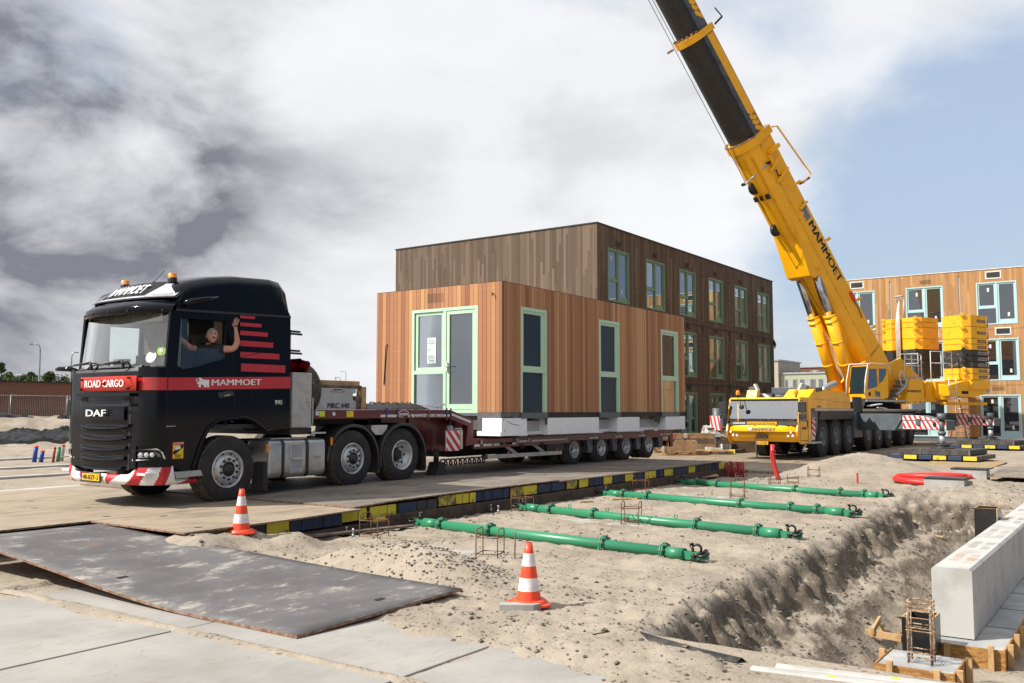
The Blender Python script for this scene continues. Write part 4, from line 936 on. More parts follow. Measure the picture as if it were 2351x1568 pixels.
for i in range(9):
    r_ = []
    for j in range(24):
        p = rows[i][j]; lim = 1.0
        r_.append(hm(p * 1.09 + V((0, .006, .006))) if (rows[i][j].y > -0.050 or i < 4) else hm(p * 0.97))
    rows2.append(r_)
b.grid(rows2, m_hair, True, True)
b.tube([hm((-.034, -.098, -.048)), hm((-.012, -.112, -.036)), hm((.012, -.112, -.036)), hm((.034, -.098, -.048))], [.004, .007, .007, .004], mat('white_moustache', (0.5, 0.5, 0.48), 0.8), 8); b.build('hair', person)
sv = [((9.40, 12.86, 2.34), (0.215, 0.17)), ((9.40, 12.83, 2.55), (0.235, 0.178)), ((9.38, 12.77, 2.80), (0.205, 0.145)), ((9.365, 12.72, 2.895), (0.115, 0.10)), ((9.52, 12.61, 2.86), (0.10, 0.10)), ((9.575, 12.54, 2.862), (0.088, 0.085)), ((9.22, 12.75, 2.85), (0.135, 0.12)), ((9.10, 12.735, 2.855), (0.095, 0.095))]
skin_obj('shirt', sv, [(0, 1), (1, 2), (2, 3), (2, 4), (4, 5), (2, 6), (6, 7)], m_shirt, person, 0)
# ================================================================ LOW LOADER TRAILER
TN, TF = 12.6, 15.0
m_refl = mat('reflective_tape', (0.72, 0.73, 0.72), 0.4, c2=(0.5, 0.5, 0.5), vs=25)
trailer = thing('low_loader_trailer', (20, 13.8, 0.42), 'wine red low loader trailer with four axles carrying the wooden house module', 'trailer')
b = MB(); side = [(11.50, 1.70), (11.55, 1.862), (15.55, 1.862), (16.38, 1.64), (16.38, 1.075), (16.10, 1.06), (16.18, 1.50), (15.45, 1.69)]
b.slab([side], lambda a, c: (a, TN, c), (0, 0.16, 0), m_wine); b.slab([side], lambda a, c: (a, TF - .16, c), (0, 0.16, 0), m_wine)
b.box(11.52, 15.5, TN + .162, TF - .162, 1.72, 1.85, m_wine); b.slab([[(15.5, 1.72), (15.5, 1.845), (16.36, 1.62), (16.36, 1.45)]], lambda a, c: (a, TN + .162, c), (0, TF - TN - .324, 0), m_wine)
b.box(13.9, 15.0, 13.1, 14.5, 1.35, 1.72, m_wine); b.slab([[(14.7, 1.70), (16.3, 1.70), (16.3, 0.95), (15.2, 0.95), (14.72, 1.25)]], lambda a, c: (a, 13.05, c), (0, 1.4, 0), m_wine)
b.box(12.3, 13.6, 13.2, 14.4, 1.55, 1.72, m_plastic)
for xa, xb in ((13.35, 13.86), (14.02, 14.22), (15.30, 15.52)): b.box(xa, xb, TN - .004, TN - .001, 1.715, 1.765, m_refl)
b.beam((15.60, TN - .003, 1.765), (16.28, TN - .003, 1.59), 0.003, 0.05, m_refl)
def nameplate(b, x, z, w, h, y, txt='NOOTEBOOM'):
    n_ = [(0, .5), (.12, .9), (.24, .9), (.34, 1.2), (.44, .95), (.5, 1.15), (.56, .95), (.66, 1.2), (.76, .9), (.88, .9), (1, .5), (.88, .1), (.12, .1)]
    b.poly([[(x + a * w, z + c * h) for a, c in n_]], lambda a, c: (a, y - .004, c), m_white); b.poly([[(x + w * .5 + (a - .5) * w * .93, z + h * .5 + (c - .5) * h * .82) for a, c in n_]], lambda a, c: (a, y - .006, c), m_wine)
    b.poly([[(x + w * .5 + (a - .5) * w * .88, z + h * .5 + (c - .5) * h * .70) for a, c in n_]], lambda a, c: (a, y - .008, c), m_white if txt == 'w' else m_wine)
    b.text('NOOTEBOOM', (x + w * .12, y - .006, z + h * .32), (1, 0, 0), (0, 0, 1), h * .32, m_white, w * .76, bold=.05)
nameplate(b, 13.86, 1.70, 0.34, 0.15, TN)
mammoth(b, lambda a, c: (14.26 + a * .09, TN - .004, 1.705 + c * .08), m_white)
b.text('MAMMOET', (14.37, TN - .001, 1.715), (1, 0, 0), (0, 0, 1), 0.062, m_white, 0.42, bold=.06); b.text('ROAD CARGO', (14.83, TN - .001, 1.715), (1, 0, 0), (0, 0, 1), 0.062, m_white, 0.46, bold=.06)
b.box(12.42, 12.60, TN - .004, TN - .001, 1.725, 1.84, m_yst); b.box(11.72, 11.86, TN - .004, TN - .001, 1.735, 1.84, mat('green_note', (0.55, 0.75, 0.05), .6)); b.box(11.63, 11.71, TN - .004, TN - .001, 1.76, 1.84, m_refl)
b.lathe([(0, .05), (-.004, .05), (-.004, .035, m_wine), (-.004, 0)], (12.09, TN, 1.785), (0, 1, 0), m_white, 16)
b.lathe([(0, .022), (-.002, .022), (-.003, .014, m_yst), (-.003, 0)], (12.48, TN - .004, 1.80), (0, 1, 0), m_ink, 12)
for x in (13.52, 13.84, 15.42, 15.56): b.box(x - .02, x + .02, TN - .012, TN - .003, 1.64, 1.90, mat('strap_brown', (0.10, 0.045, 0.045), .9)); b.box(x - .022, x + .022, TN - .016, TN - .012, 1.77, 1.86, m_bluep)
b.build('gooseneck', trailer, bev=.008)
b = MB(); b.box(16.39, 26.70, TN + .02, TF - .02, 1.09, 1.20, m_wine)
b.slab([[(16.39, 1.06), (18.0, 1.05), (18.0, 1.20), (26.80, 1.225), (26.80, 0.70), (26.62, 0.70), (26.55, 1.02), (20.6, 1.06), (20.5, 1.0), (16.39, 0.98)]], lambda a, c: (a, TN, c), (0, .06, 0), m_wine)
b.box(16.4, 26.4, 13.3, 14.3, 0.78, 1.08, m_dark)
for xa, xb in ((16.42, 16.62), (16.75, 17.1), (17.15, 17.38), (17.9, 18.05), (18.2, 18.55), (18.75, 20.3), (21.55, 21.8), (21.9, 22.0), (23.0, 23.2), (23.3, 23.42), (24.45, 24.62), (24.7, 24.85), (25.9, 26.1), (26.25, 26.65)):
    b.box(xa, xb, TN - .004, TN - .001, 1.085 if xa > 18 else 1.03, 1.125 if xa > 18 else 1.085, m_refl)
for x in (16.68, 18.12, 18.62, 20.35, 21.85, 23.25, 24.66, 26.18): b.box(x - .035, x + .035, TN - .01, TN - .002, 1.07, 1.17, m_steel)
for x in (18.3, 19.2, 21.9, 23.3, 24.7): b.tube([(x - .05, TN - .02, 1.05), (x - .045, TN - .02, 0.95), (x, TN - .02, 0.92), (x + .045, TN - .02, 0.95), (x + .05, TN - .02, 1.05)], 0.014, m_wine, 6)
for x in (17.6, 18.8): b.beam((x, TN + .05, 1.05), (x + .55, TN + .05, 0.80), 0.04, 0.08, m_greyp)
b.box(19.5, 20.35, TN + .04, TN + .3, 0.82, 1.0, m_plastic)
for x, z, mm in ((19.9, .93, mat('valve_green', (0.02, .35, .12), .5)), (20.05, .96, m_redbright), (20.25, .93, m_bluep), (19.95, .86, m_orange)): b.cyl((x, TN + .03, z), (x, TN + .04, z), 0.022, mm, 8)
b.box(17.75, 17.83, TN + .02, TN + .04, .84, .87, m_orange)
for xa in (21.5, 22.9, 24.35, 25.85): b.slab([[(xa, 1.04), (xa + .36, 1.04), (xa + .28, 0.70), (xa + .08, 0.70)]], lambda a, c: (a, TN + .05, c), (0, .25, 0), m_grey)
for xa in (21.68, 24.53): b.box(xa, xa + .03, TN + .04, TN + .05, .78, .82, m_orange)
b.box(26.7, 26.86, TN + .2, TF - .2, 0.72, 0.9, m_wine); b.tube([(26.8, 12.75, .86), (26.95, 12.7, .84), (27.1, 12.7, .9)], .03, m_plastic, 8)
b.build('load_bed', trailer, bev=.006)
b = MB(); b.slab([[(16.95, 0.735), (20.19, 0.715), (20.19, 0.81), (16.95, 0.825)]], lambda a, c: (a, TN + .03, c), (0, .04, 0), m_alu); b.box(16.80, 16.95, TN + .02, TN + .08, .73, .83, m_plastic); b.build('side_guard', trailer)
b = MB(); b.cyl((15.5, 12.95, 1.0), (15.5, 12.95, .72), .06, m_plastic, 10); b.slab([[(15.32, .44), (15.70, .44), (15.58, .72), (15.44, .72)]], lambda a, c: (a, 12.8, c), (0, .3, 0), m_plastic); b.build('landing_leg', trailer)
b = MB(); b.tube([(15.7 + .025 * i, 12.95 + .07 * math.cos(i * .9), .70 + .07 * math.sin(i * .9)) for i in range(64)], .02, m_plastic, 6); b.build('air_hose', trailer)
b = MB(); b.box(15.38, 15.85, TN - .03, TN - .01, 0.97, 1.41, m_white)
for i in range(-3, 4):
    p = [(15.38 + i * .235, 1.41), (15.38 + i * .235 + .12, 1.41), (15.38 + i * .235 + .12 + .44, .97), (15.38 + i * .235 + .44, .97)]
    q = [];  # clip to the board
    for a, c in p: q.append((a, c))
    def clipx(poly, lim, keep):
        o_ = []
        for (a, b2) in zip(poly, poly[1:] + poly[:1]):
            ia, ib = keep(a[0], lim), keep(b2[0], lim)
            if ia: o_.append(a)
            if ia != ib: t_ = (lim - a[0]) / (b2[0] - a[0]); o_.append((lim, lerp(a[1], b2[1], t_)))
        return o_
    q = clipx(q, 15.38, lambda v, l: v >= l); q = clipx(q, 15.85, lambda v, l: v <= l) if q else q
    if len(q) >= 3: b.poly([q], lambda a, c: (a, TN - .033, c), m_rst)
b.box(15.88, 15.97, TN - .02, TN + .05, 1.0, 1.42, m_alu); b.cyl((15.55, TN, 1.42), (15.55, TN, 1.62), .015, m_plastic, 6); b.box(15.5, 15.62, TN - .01, TN + .05, 1.42, 1.52, m_greyp)
b.build('warning_board', trailer)
for x in (20.80, 22.25, 23.70, 25.15):
    wheel(trailer, x, 12.62, 0.42 + 0.395, 0.40, 0.27, 'rear'); wheel(trailer, x, 12.93, 0.42 + 0.395, 0.40, 0.27, 'rear')
    wheel(trailer, x, 14.98, 0.42 + 0.395, 0.40, 0.60, 'rear', -1)
    b = MB(); rows = [[(x + .47 * math.cos(R(a)), y, .80 + .45 * math.sin(R(a))) for a in range(10, 171, 16)] for y in (12.61, 13.2)]; b.grid(rows, m_plastic); b.build('mudguard', trailer)
# ---------------------------------------------------------------- loads on the gooseneck
b = MB(); m_lgrey = mat('light_grey_paint', (0.40, 0.42, 0.43), .45)
b.slab([[(11.70, 1.865), (12.72, 1.865), (12.72, 2.02), (12.64, 2.06), (12.64, 2.17), (12.72, 2.19), (12.72, 2.27), (11.78, 2.27), (11.72, 2.05)]], lambda a, c: (a, 12.66, c), (0, 2.2, 0), m_lgrey)
nameplate(b, 12.0, 2.175, 0.46, 0.085, 12.66)
b.text('MRC 440', (11.98, 12.657, 1.895), (1, 0, 0), (0, 0, 1), 0.095, m_ink, 0.56, bold=.05)
gbx = b.build('equipment_box', None, loc=(12.2, 13.5, 1.865), bev=.012); tag(gbx, 'light grey steel equipment box on the red trailer neck behind the spare tyre', 'equipment box')
def spare(x0, yc, zc, r, w):
    b = MB(); ri = r * .56; b.lathe([(0, ri), (0, r * .86), (.03, r * .965), (.05, r, m_tread), (w - .05, r, m_tread), (w - .02, r * .96, m_rubber), (w, r * .86, m_rubber), (w, ri, m_rubber), (0, ri)], (x0, yc, zc), (1, 0, 0), m_rubber, 48)
    b.lathe([(.03, ri), (.05, ri * .5), (.05, 0)], (x0, yc, zc), (1, 0, 0), m_rim, 32)
    for d in (.07, .12, .17, .22): b.lathe([(d, r + .001), (d + .012, r + .001)], (x0, yc, zc), (1, 0, 0), m_dark, 40)
    b.box(x0 + .06, x0 + .16, yc - r * .62, yc - r * .60 + .03, zc + r * .79, zc + r * .83, m_refl)
    return b.build('spare_tyre', None, loc=(x0 + w / 2, yc, zc - r))
tag(spare(11.43, 13.05, 2.22, 0.50, 0.33), 'upright black spare tyre wedged behind the silver tool locker', 'tyre')
b = MB(); m_tarp = mat('red_tarpaulin', (0.30, 0.012, 0.022), .38, c2=(.20, .01, .016), vs=5); sp = []
for i in range(90):
    a = i * .36; r_ = .03 + .0026 * i; sp.append((11.18 + r_ * math.cos(a) * 1.05 + .01 * math.sin(a * 5), 2.66 + r_ * math.sin(a) * .52 + .012 * math.sin(a * 3)))
b.grid([[(x, y, z + .012 * fbm(x * 9, z * 9, y * 3)) for x, z in sp] for y in (12.56, 12.9, 13.3, 13.8)], m_tarp); b.grid([[(11.18 + 1.0 * (x - 11.18), y, 2.655 + 1.02 * (z - 2.655)) for x, z in [(11.18 + .23 * math.cos(R(a)) + .02 * fbm(a * .05, y), 2.655 + .125 * math.sin(R(a)) + .02 * fbm(a * .06, y + 4)) for a in range(0, 361, 15)]] for y in (12.60, 12.9, 13.3, 13.8)], m_tarp)
tag(b.build('rolled_tarpaulin', None, loc=(11.2, 13.1, 2.54)), 'rolled dark red tarpaulin lying on top of the silver tool locker', 'tarpaulin')
for i, (x0, x1, y0, y1, z0, z1, mm, lab) in enumerate(((11.76, 13.12, 12.95, 13.04, 2.32, 2.43, m_wood, 'long pale timber beam on the trailer neck above the grey box'), (12.93, 13.07, 12.72, 12.86, 1.865, 2.315, m_wood, 'upright pale timber block strapped behind the grey equipment box'), (12.72, 12.90, 12.70, 12.84, 1.865, 2.0, m_oldwood, 'lowest weathered timber block behind the grey equipment box'), (12.73, 12.91, 12.68, 12.85, 2.003, 2.13, m_oldwood, 'middle weathered timber block behind the grey equipment box'), (11.8, 12.92, 12.70, 12.84, 2.272, 2.335, m_oldwood, 'long weathered board lying on top of the grey equipment box'))):
    b = MB(); b.box(x0, x1, y0, y1, z0, z1, mm); tag(b.build('timber_beam', None, loc=((x0 + x1) / 2, (y0 + y1) / 2, z0), bev=.008), lab, 'timber', 'timber on the trailer neck')
b = MB(); b.slab([[(13.12, 1.865), (14.9, 1.865), (15.0, 1.90), (14.8, 1.93), (14.4, 1.99), (13.14, 1.99)]], lambda a, c: (a, 12.75, c), (0, .3, 0), m_greyp); tag(b.build('loading_ramp', None, loc=(14, 12.9, 1.865), bev=.006), 'grey steel loading ramp lying along the red trailer neck', 'ramp')
b = MB(); pts = [(13.15 + i * .045, 12.70 + .015 * math.sin(i * 2.1), 2.0 + .012 * math.sin(i * 1.3)) for i in range(28)] + [(14.42 + .03 * i, 12.66 - .004 * i, 1.98 - .008 * i) for i in range(12)] + [(14.80, TN - .02, 1.87 - .035 * i) for i in range(8)]
for i, (p, q) in enumerate(zip(pts, pts[1:])): p, q = V(p), V(q); d = (q - p) * .75; s_ = V((0, .016, 0)) if i % 2 else V((0, 0, .016)); c_ = (p + q) / 2; b.tube([c_ + d * math.cos(a) + s_ * math.sin(a) for a in (2 * math.pi * k2 / 8 for k2 in range(8))], .008, m_rust, 5, True)
tag(b.build('chain', None, loc=(14, 12.7, 1.99)), 'rusty lashing chain draped over the grey ramp and hanging down the trailer side', 'chain')
b = MB(); b.beam((14.3, 12.7, 1.99), (15.4, 12.68, 1.90), .035, .006, m_wood); b.beam((15.1, 12.68, 1.92), (15.4, 12.66, 2.0), .04, .012, m_steel); b.beam((15.2, 12.68, 1.90), (15.45, 12.66, 1.98), .03, .012, m_steel); tag(b.build('ratchet_strap', None, loc=(14.8, 12.7, 1.9)), 'ratchet strap with open lever on the bend of the trailer neck', 'strap')

# ================================================================ HOUSE MODULE ON THE TRAILER
m_mod = clad('module_cladding', [(0.0, (0.23, 0.095, 0.050)), (0.3, (0.32, 0.14, 0.070)), (0.65, (0.42, 0.20, 0.092)), (0.9, (0.51, 0.28, 0.125)), (1.0, (0.60, 0.38, 0.19))], 0.127)
m_mint = mat('mint_frame', (0.47, 0.68, 0.50), 0.4, c2=(0.45, 0.65, 0.48)); m_mint2 = mat('green_frame', (0.15, 0.285, 0.185), 0.4, c2=(0.14, 0.265, 0.17)); m_aqua = mat('aqua_frame', (0.43, 0.62, 0.64), 0.4, c2=(0.41, 0.60, 0.62))
def dark_glass(name, c, refl=0.2, rough=0.015):
    t = NT(name); f = t.noise(0.5, 3); t.base(t.mix(t.step(f, .4, .6), c, tuple(q * .6 for q in c))); t.set(rough=0.3, spec=0.2)
    gl = t.n('ShaderNodeBsdfGlossy'); gl.inputs['Roughness'].default_value = rough; gl.inputs[0].default_value = (.86, .92, .98, 1)
    mx = t.n('ShaderNodeMixShader'); lw = t.n('ShaderNodeLayerWeight'); lw.inputs[0].default_value = .35
    t.t.links.new(t.math('ADD', refl, t.math('MULTIPLY', lw.outputs['Fresnel'], .35), clamp=True), mx.inputs[0]); t.t.links.new(t.b.outputs[0], mx.inputs[1]); t.t.links.new(gl.outputs[0], mx.inputs[2]); t.t.links.new(mx.outputs[0], t.o.inputs[0])
    MATS[name] = t.m; return t.m
g_mod = dark_glass('module_glass', (0.012, 0.022, 0.026), 0.02); g_bld = dark_glass('building_glass', (0.016, 0.019, 0.024), 0.45); g_rb = dark_glass('facade_glass', (0.016, 0.020, 0.028), 0.16); g_door = dark_glass('door_glass', (0.03, 0.035, 0.05), 0.20)
m_zinc = mat('zinc_plinth', (0.16, 0.16, 0.16), 0.5, metal=.3, c2=(.11, .11, .11), vs=4); m_foam = mat('white_foam', (0.86, 0.87, 0.88), .8, c2=(.80, .81, .83), vs=6); m_mem = mat('black_membrane', (0.012, 0.012, 0.013), .55)
MX0, MX1, MY0, MY1, MZ0, MZ1 = 16.93, 26.89, 12.2, 16.14, 1.805, 4.83
module = thing('house_module', (21.9, 14.15, 1.28), 'orange-brown timber clad house module with mint green windows riding on the red trailer', 'house module')
wins = [(17.69, 18.81), (21.41, 22.56), (25.19, 26.40)]
b = MB()
b.slab([[(MX0, MZ0), (MX1, MZ0), (MX1, MZ1), (MX0, MZ1)]] + [[(a, MZ0 + .001), (c, MZ0 + .001), (c, 4.315), (a, 4.315)] for a, c in wins], lambda a, c: (a, MY0, c), (0, .06, 0), m_mod)
dy0, dy1 = 12.90, 14.945
b.slab([[(MY0 + .061, MZ0), (MY1, MZ0), (MY1, MZ1), (MY0 + .061, MZ1)], [(dy0, MZ0 + .001), (dy1, MZ0 + .001), (dy1, 4.32), (dy0, 4.32)]], lambda a, c: (MX0, a, c), (.06, 0, 0), m_mod)
b.box(MX0 + .061, MX1, MY1 - .06, MY1, MZ0, MZ1, m_mod); b.box(MX1 - .06, MX1, MY0 + .061, MY1 - .061, MZ0, MZ1, m_mod); b.box(MX0 + .07, MX1 - .07, MY0 + .07, MY1 - .07, 4.74, 4.80, m_dark); b.box(MX0 + .1, MX1 - .1, MY0 + .1, MY1 - .1, MZ0, MZ0 + .05, m_dark)
b.box(MX0 - .002, MX0 + .06, MY0 - .002, MY0 + .004, MZ0, MZ1, mat('trim_brown', (0.16, .06, .03), .6)); b.box(MX0, MX1, MY0, MY1, MZ1, MZ1 + .012, m_plastic)
for i in range(13): y = 14.44 - i * 0.04; b.box(MX0 - .0015, MX0 + .001, y - .008, y + .004, 4.46, 4.70, m_dark)
b.tube([(MX0 - .01, 15.76, 3.52), (MX0 - .025, 15.80, 3.45), (MX0 - .015, 15.83, 3.0), (MX0 - .015, 15.86, 2.5)], .012, m_plastic, 6)
b.tube([(MX0, 12.43, 4.54), (MX0 - .06, 12.44, 4.57), (MX0 - .06, 12.44, 4.50)], .014, m_plastic, 6)
for z in (4.70, 3.95, 3.32, 2.6, 1.9):   # screw heads
    for y in [12.28 + .064 * q for q in range(60)]:
        if dy0 - .05 < y < dy1 + .05 and z < 4.35: continue
        b.box(MX0 - .001, MX0 + .001, y - .004, y + .004, z - .004, z + .004, m_refl)
wall = b.build('wall', module)
def frame_bars(b, fn, x0, x1, z0, z1, w, m, depth, dn, bottom=True):
    """rectangular frame; fn(a, c, d) with d measured into the wall"""
    for (a0, a1, c0, c1) in ((x0, x0 + w, z0, z1), (x1 - w, x1, z0, z1), (x0 + w, x1 - w, z1 - w, z1)) + (((x0 + w, x1 - w, z0, z0 + w),) if bottom else ()):
        vs = [fn(a, c, d) for d in (dn, dn + depth) for c in (c0, c1) for a in (a0, a1)]
        b.add(vs, [(0, 1, 3, 2), (4, 6, 7, 5), (0, 4, 5, 1), (2, 3, 7, 6), (0, 2, 6, 4), (1, 5, 7, 3)], m)
def rect(b, fn, x0, x1, z0, z1, d, m): b.add([fn(a, c, d) for a, c in ((x0, z0), (x1, z0), (x1, z1), (x0, z1))], [(0, 1, 2, 3)], m)
fy = lambda a, c, d: (a, MY0 + d, c); fx = lambda a, c, d: (MX0 + d, a, c)
for a, c in wins:
    b = MB(); frame_bars(b, fy, a, c, 1.70, 4.312, .075, m_mint, .11, -.004); b.box(a + .075, c - .075, MY0 - .004, MY0 + .1, 2.76, 2.84, m_mint)
    frame_bars(b, fy, a + .076, c - .13, 2.84, 4.235, .07, m_mint, .05, .025); b.box(c - .13, c - .076, MY0 + .02, MY0 + .09, 1.78, 4.235, m_mint)
    b.box(a - .004, c + .004, MY0 - .03, MY0 + .05, 1.66, 1.80, m_grey)
    w_ = b.build('window', module); b = MB(); rect(b, fy, a + .146, c - .20, 2.90, 4.17, .055, g_mod); rect(b, fy, a + .076, c - .13, 1.80, 2.76, .055, g_mod); b.build('pane', w_)
# door front: fixed light over a lower light on the left, glazed door on the right
b = MB(); frame_bars(b, fx, dy0, dy1, 1.79, 4.318, .075, m_mint, .11, -.004); b.box(MX0 - .004, MX0 + .1, 13.86, 13.945, 1.86, 4.245, m_mint); b.box(MX0 - .004, MX0 + .1, 13.945, dy1 - .075, 2.73, 2.82, m_mint)
frame_bars(b, fx, 13.946, dy1 - .10, 2.82, 4.24, .075, m_mint, .05, .03); df = b.build('window', module); b = MB(); rect(b, fx, 14.02, 14.77, 2.89, 4.165, .06, g_door); rect(b, fx, 13.946, 14.87, 1.80, 2.73, .05, g_door); b.build('pane', df)
b = MB(); frame_bars(b, fx, 12.98, 13.855, 1.80, 4.24, .09, m_mint, .05, .012); b.box(MX0 + .012, MX0 + .06, 13.07, 13.765, 1.89, 2.0, m_mint); b.box(MX0 + .006, MX0 + .012, 13.1, 13.75, 1.865, 1.88, m_mint2)
dr = b.build('door', module); b = MB(); rect(b, fx, 13.07, 13.765, 2.0, 4.15, .045, g_door); b.build('pane', dr)
b = MB(); b.box(MX0 - .03, MX0 + .012, 13.80, 13.835, 2.78, 3.0, m_refl); b.tube([(MX0 - .03, 13.815, 2.90), (MX0 - .06, 13.815, 2.90), (MX0 - .06, 13.68, 2.90)], .012, m_steel, 8); b.build('handle', dr)
for z in (3.95, 3.7, 2.45, 2.1): pass
m_paper = mat('pale_paper', (0.62, 0.72, 0.68), .8); m_pt = mat('grey_print', (0.28, 0.38, 0.40), .8); m_vio = mat('violet_print', (.10, .12, .30), .8)
b = MB(); X_ = MX0 + .05; b.grid([[(X_ + .006 * fbm(y * 9, z * 5), y, z) for y in (14.49, 14.40, 14.30, 14.215)] for z in (2.99, 3.2, 3.4, 3.62)], m_paper)
for (t_, z, h_, w_, mm) in (('MOD S12', 3.545, .03, .14, m_pt), ('BC - KW - TYP 14A', 3.505, .026, .22, m_pt), ('VOORZIJDE/PRZOD', 3.465, .026, .22, m_pt), ('MOD S12', 3.32, .026, .10, m_pt), ('DEZE MODULE', 3.16, .03, .19, m_pt), ('IS EIGENDOM VAN', 3.12, .026, .22, m_pt), ('Ymere', 3.055, .045, .18, m_vio), ('070 - 781 00 52', 3.015, .024, .17, m_pt)):
    b.text(t_, (X_ - .006, 14.47 - (.22 - w_) * .5 * (0 if z == 3.32 else 1), z), (0, -1, 0), (0, 0, 1), h_, mm, w_, bold=.03)
tag(b.build('paper_notice', None, loc=(X_, 14.35, 3.0)), 'white paper notice taped inside the left pane of the module door front', 'notice')
b = MB(); b.box(MX0 - .02, MX0 + .9, MY0 + .02, 12.89, 1.37, 1.80, m_zinc); b.box(MX0 + .05, MX0 + .9, 12.9, MY1 - .1, 1.40, 1.79, m_zinc); b.box(MX0 - .01, MX0 + .04, 12.9, 14.95, 1.72, 1.79, m_grey); b.build('base_plinth', module)
b = MB(); b.box(MX0 + .02, MX1 - .03, MY0 + .03, MY1 - .1, 1.665, 1.804, m_mem)
for x in (17.2, 18.95, 21.2, 22.75, 24.9, 26.8):
    b.poly([[(x - .22, 1.70), (x + .2, 1.70), (x + .18, 1.50 + .05 * fbm(x, 1.)), (x + .05, 1.43), (x + .0, 1.52), (x - .2, 1.50)]], lambda a, c: (a, MY0 + .005 + .02 * fbm(a * 8, c * 8), c), m_mem)
b.build('membrane', module)
for (x0, x1, z0, z1, y0, lab) in ((16.90, 17.93, 1.265, 1.672, 12.19, 'scratched white foam block under the near corner of the module'), (18.83, 21.33, 1.262, 1.668, 12.17, 'long white foam block between the first two side windows of the module'), (22.37, 23.68, 1.262, 1.660, 12.17, 'short white foam block left of the last side window of the module'), (25.40, 26.80, 1.262, 1.668, 12.17, 'white foam block at the tail end of the module')):
    b = MB(); b.box(x0, x1, y0, y0 + .55, z0, z1, m_foam)
    if x0 < 17:
        b.box(x0 - .02, x0 + .0, y0 + .02, 12.88, z0, 1.37, m_foam)
        for p, q in (((17.12, 1.60), (17.35, 1.53)), ((17.35, 1.53), (17.62, 1.50)), ((16.97, 1.60), (17.0, 1.67)), ((17.05, 1.42), (17.0, 1.36))): b.beam((p[0], y0 - .002, p[1]), (q[0], y0 - .002, q[1]), .004, .012, m_mem)
    tag(b.build('foam_block', None, loc=((x0 + x1) / 2, y0 + .2, z0), bev=.008), lab, 'foam block', 'white foam blocks under the house module')
b = MB(); b.box(17.95, 25.38, 12.45, 16.0, 1.35, 1.60, mat('grey_foam', (.5, .51, .52), .8)); b.box(17.95, 25.38, 12.42, 16.0, 1.235, 1.348, m_foam)
for x in (18.3, 22.0, 24.4): b.box(x, x + .7, 12.41, 12.6, 1.232, 1.27, m_oldwood)
b.build('insulation_layer', module)
# ================================================================ BUILDINGS
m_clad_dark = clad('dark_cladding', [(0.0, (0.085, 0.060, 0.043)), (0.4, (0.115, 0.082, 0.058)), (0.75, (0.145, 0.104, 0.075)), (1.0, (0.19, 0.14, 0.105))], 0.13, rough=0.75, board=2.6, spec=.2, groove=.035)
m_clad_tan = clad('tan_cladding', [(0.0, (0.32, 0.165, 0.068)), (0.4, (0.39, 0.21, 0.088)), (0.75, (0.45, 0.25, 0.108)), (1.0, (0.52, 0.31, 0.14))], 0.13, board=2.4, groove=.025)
m_batten = mat('pale_batten', (.42, .36, .25), .8); m_cream2 = mat('white_tape', (.72, .72, .70), .6); m_interior = mat('interior_board', (.30, .17, .09), .8)
BX0, BY0, PIT = 36.03, 20.6, 3.925
dark = thing('apartment_building', (47.8, 26.5, 0), 'dark brown timber apartment block of three storeys with green window frames', 'building')
b = MB(); holes = []; LV = [(6.96, 9.46, 0), (3.66, 6.11, 0), (0.25, 2.83, 1)]
cells = [(i, l) for l in range(3) for i in range(6) if l == 0 or i >= 2]
for i, l in cells: x = BX0 + PIT * i + .98; holes.append([(x, LV[l][0]), (x + 2.10, LV[l][0]), (x + 2.10, LV[l][1]), (x, LV[l][1])])
BX1 = BX0 + 6 * PIT
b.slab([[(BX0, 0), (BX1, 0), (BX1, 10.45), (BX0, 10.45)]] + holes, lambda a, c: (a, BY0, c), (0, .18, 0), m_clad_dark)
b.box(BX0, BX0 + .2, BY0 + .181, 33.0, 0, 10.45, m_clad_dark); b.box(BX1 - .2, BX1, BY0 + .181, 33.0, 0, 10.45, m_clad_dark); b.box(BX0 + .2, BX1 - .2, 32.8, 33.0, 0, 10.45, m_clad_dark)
for z in (3.35, 6.68): b.box(BX0 + .21, BX1 - .21, BY0 + .19, 32.7, z - .1, z + .1, m_plastic)
b.box(BX0 + .5, BX1 - .5, 23.4, 23.45, .1, 10.2, m_dark)
b.build('wall', dark)
b = MB(); b.box(BX0 - .04, BX1 + .04, BY0 - .04, 33.04, 10.45, 10.50, m_plastic); b.build('roof', dark)
b = MB()
for i in range(1, 6):
    x = BX0 + PIT * i
    for z0, z1 in ((0.2, 3.2), (3.4, 6.5), (6.75, 9.87)):
        if z1 < 9 and i < 3: continue
        b.box(x - .035, x + .035, BY0 - .003, BY0 + .01, z0, z1, m_dark)
        for q in range(9): b.box(x - .025, x + .012, BY0 - .008, BY0 - .003, z0 + .1 + q * .34, z0 + (.40 if i in (1, 2) else .16) + q * .34, m_batten)
    b.box(x - .01, x + .01, BY0 - .002, BY0 + .002, 9.87, 10.45, m_dark)
for z, th in ((6.60, .075), (3.30, .075)):
    b.box(BX0, BX1, BY0 - .012, BY0 + .01, z - th, z + th * .3, m_mem)
    b.box(BX0, BX1, BY0 - .004, BY0 + .002, z + .20, z + .215, m_dark)
for x, z in ((47.9, 6.55), (51.8, 6.5), (55.6, 6.45), (59.5, 6.4), (51.75, 3.3), (55.7, 3.25)): b.poly([[(x - .18, z + .1), (x + .25, z + .12), (x + .18, z - .25), (x + .05, z - .45), (x - .02, z - .1)]], lambda a, c: (a, BY0 - .03, c), m_mem)
b.poly([[(BX1 - .1, 6.6), (BX1 + .45, 6.3), (BX1 + .3, 6.1), (BX1 + .1, 5.9), (BX1 - .02, 6.2)]], lambda a, c: (a, BY0 - .03, c), m_mem)
b.build('joint_seal', dark)
b = MB()
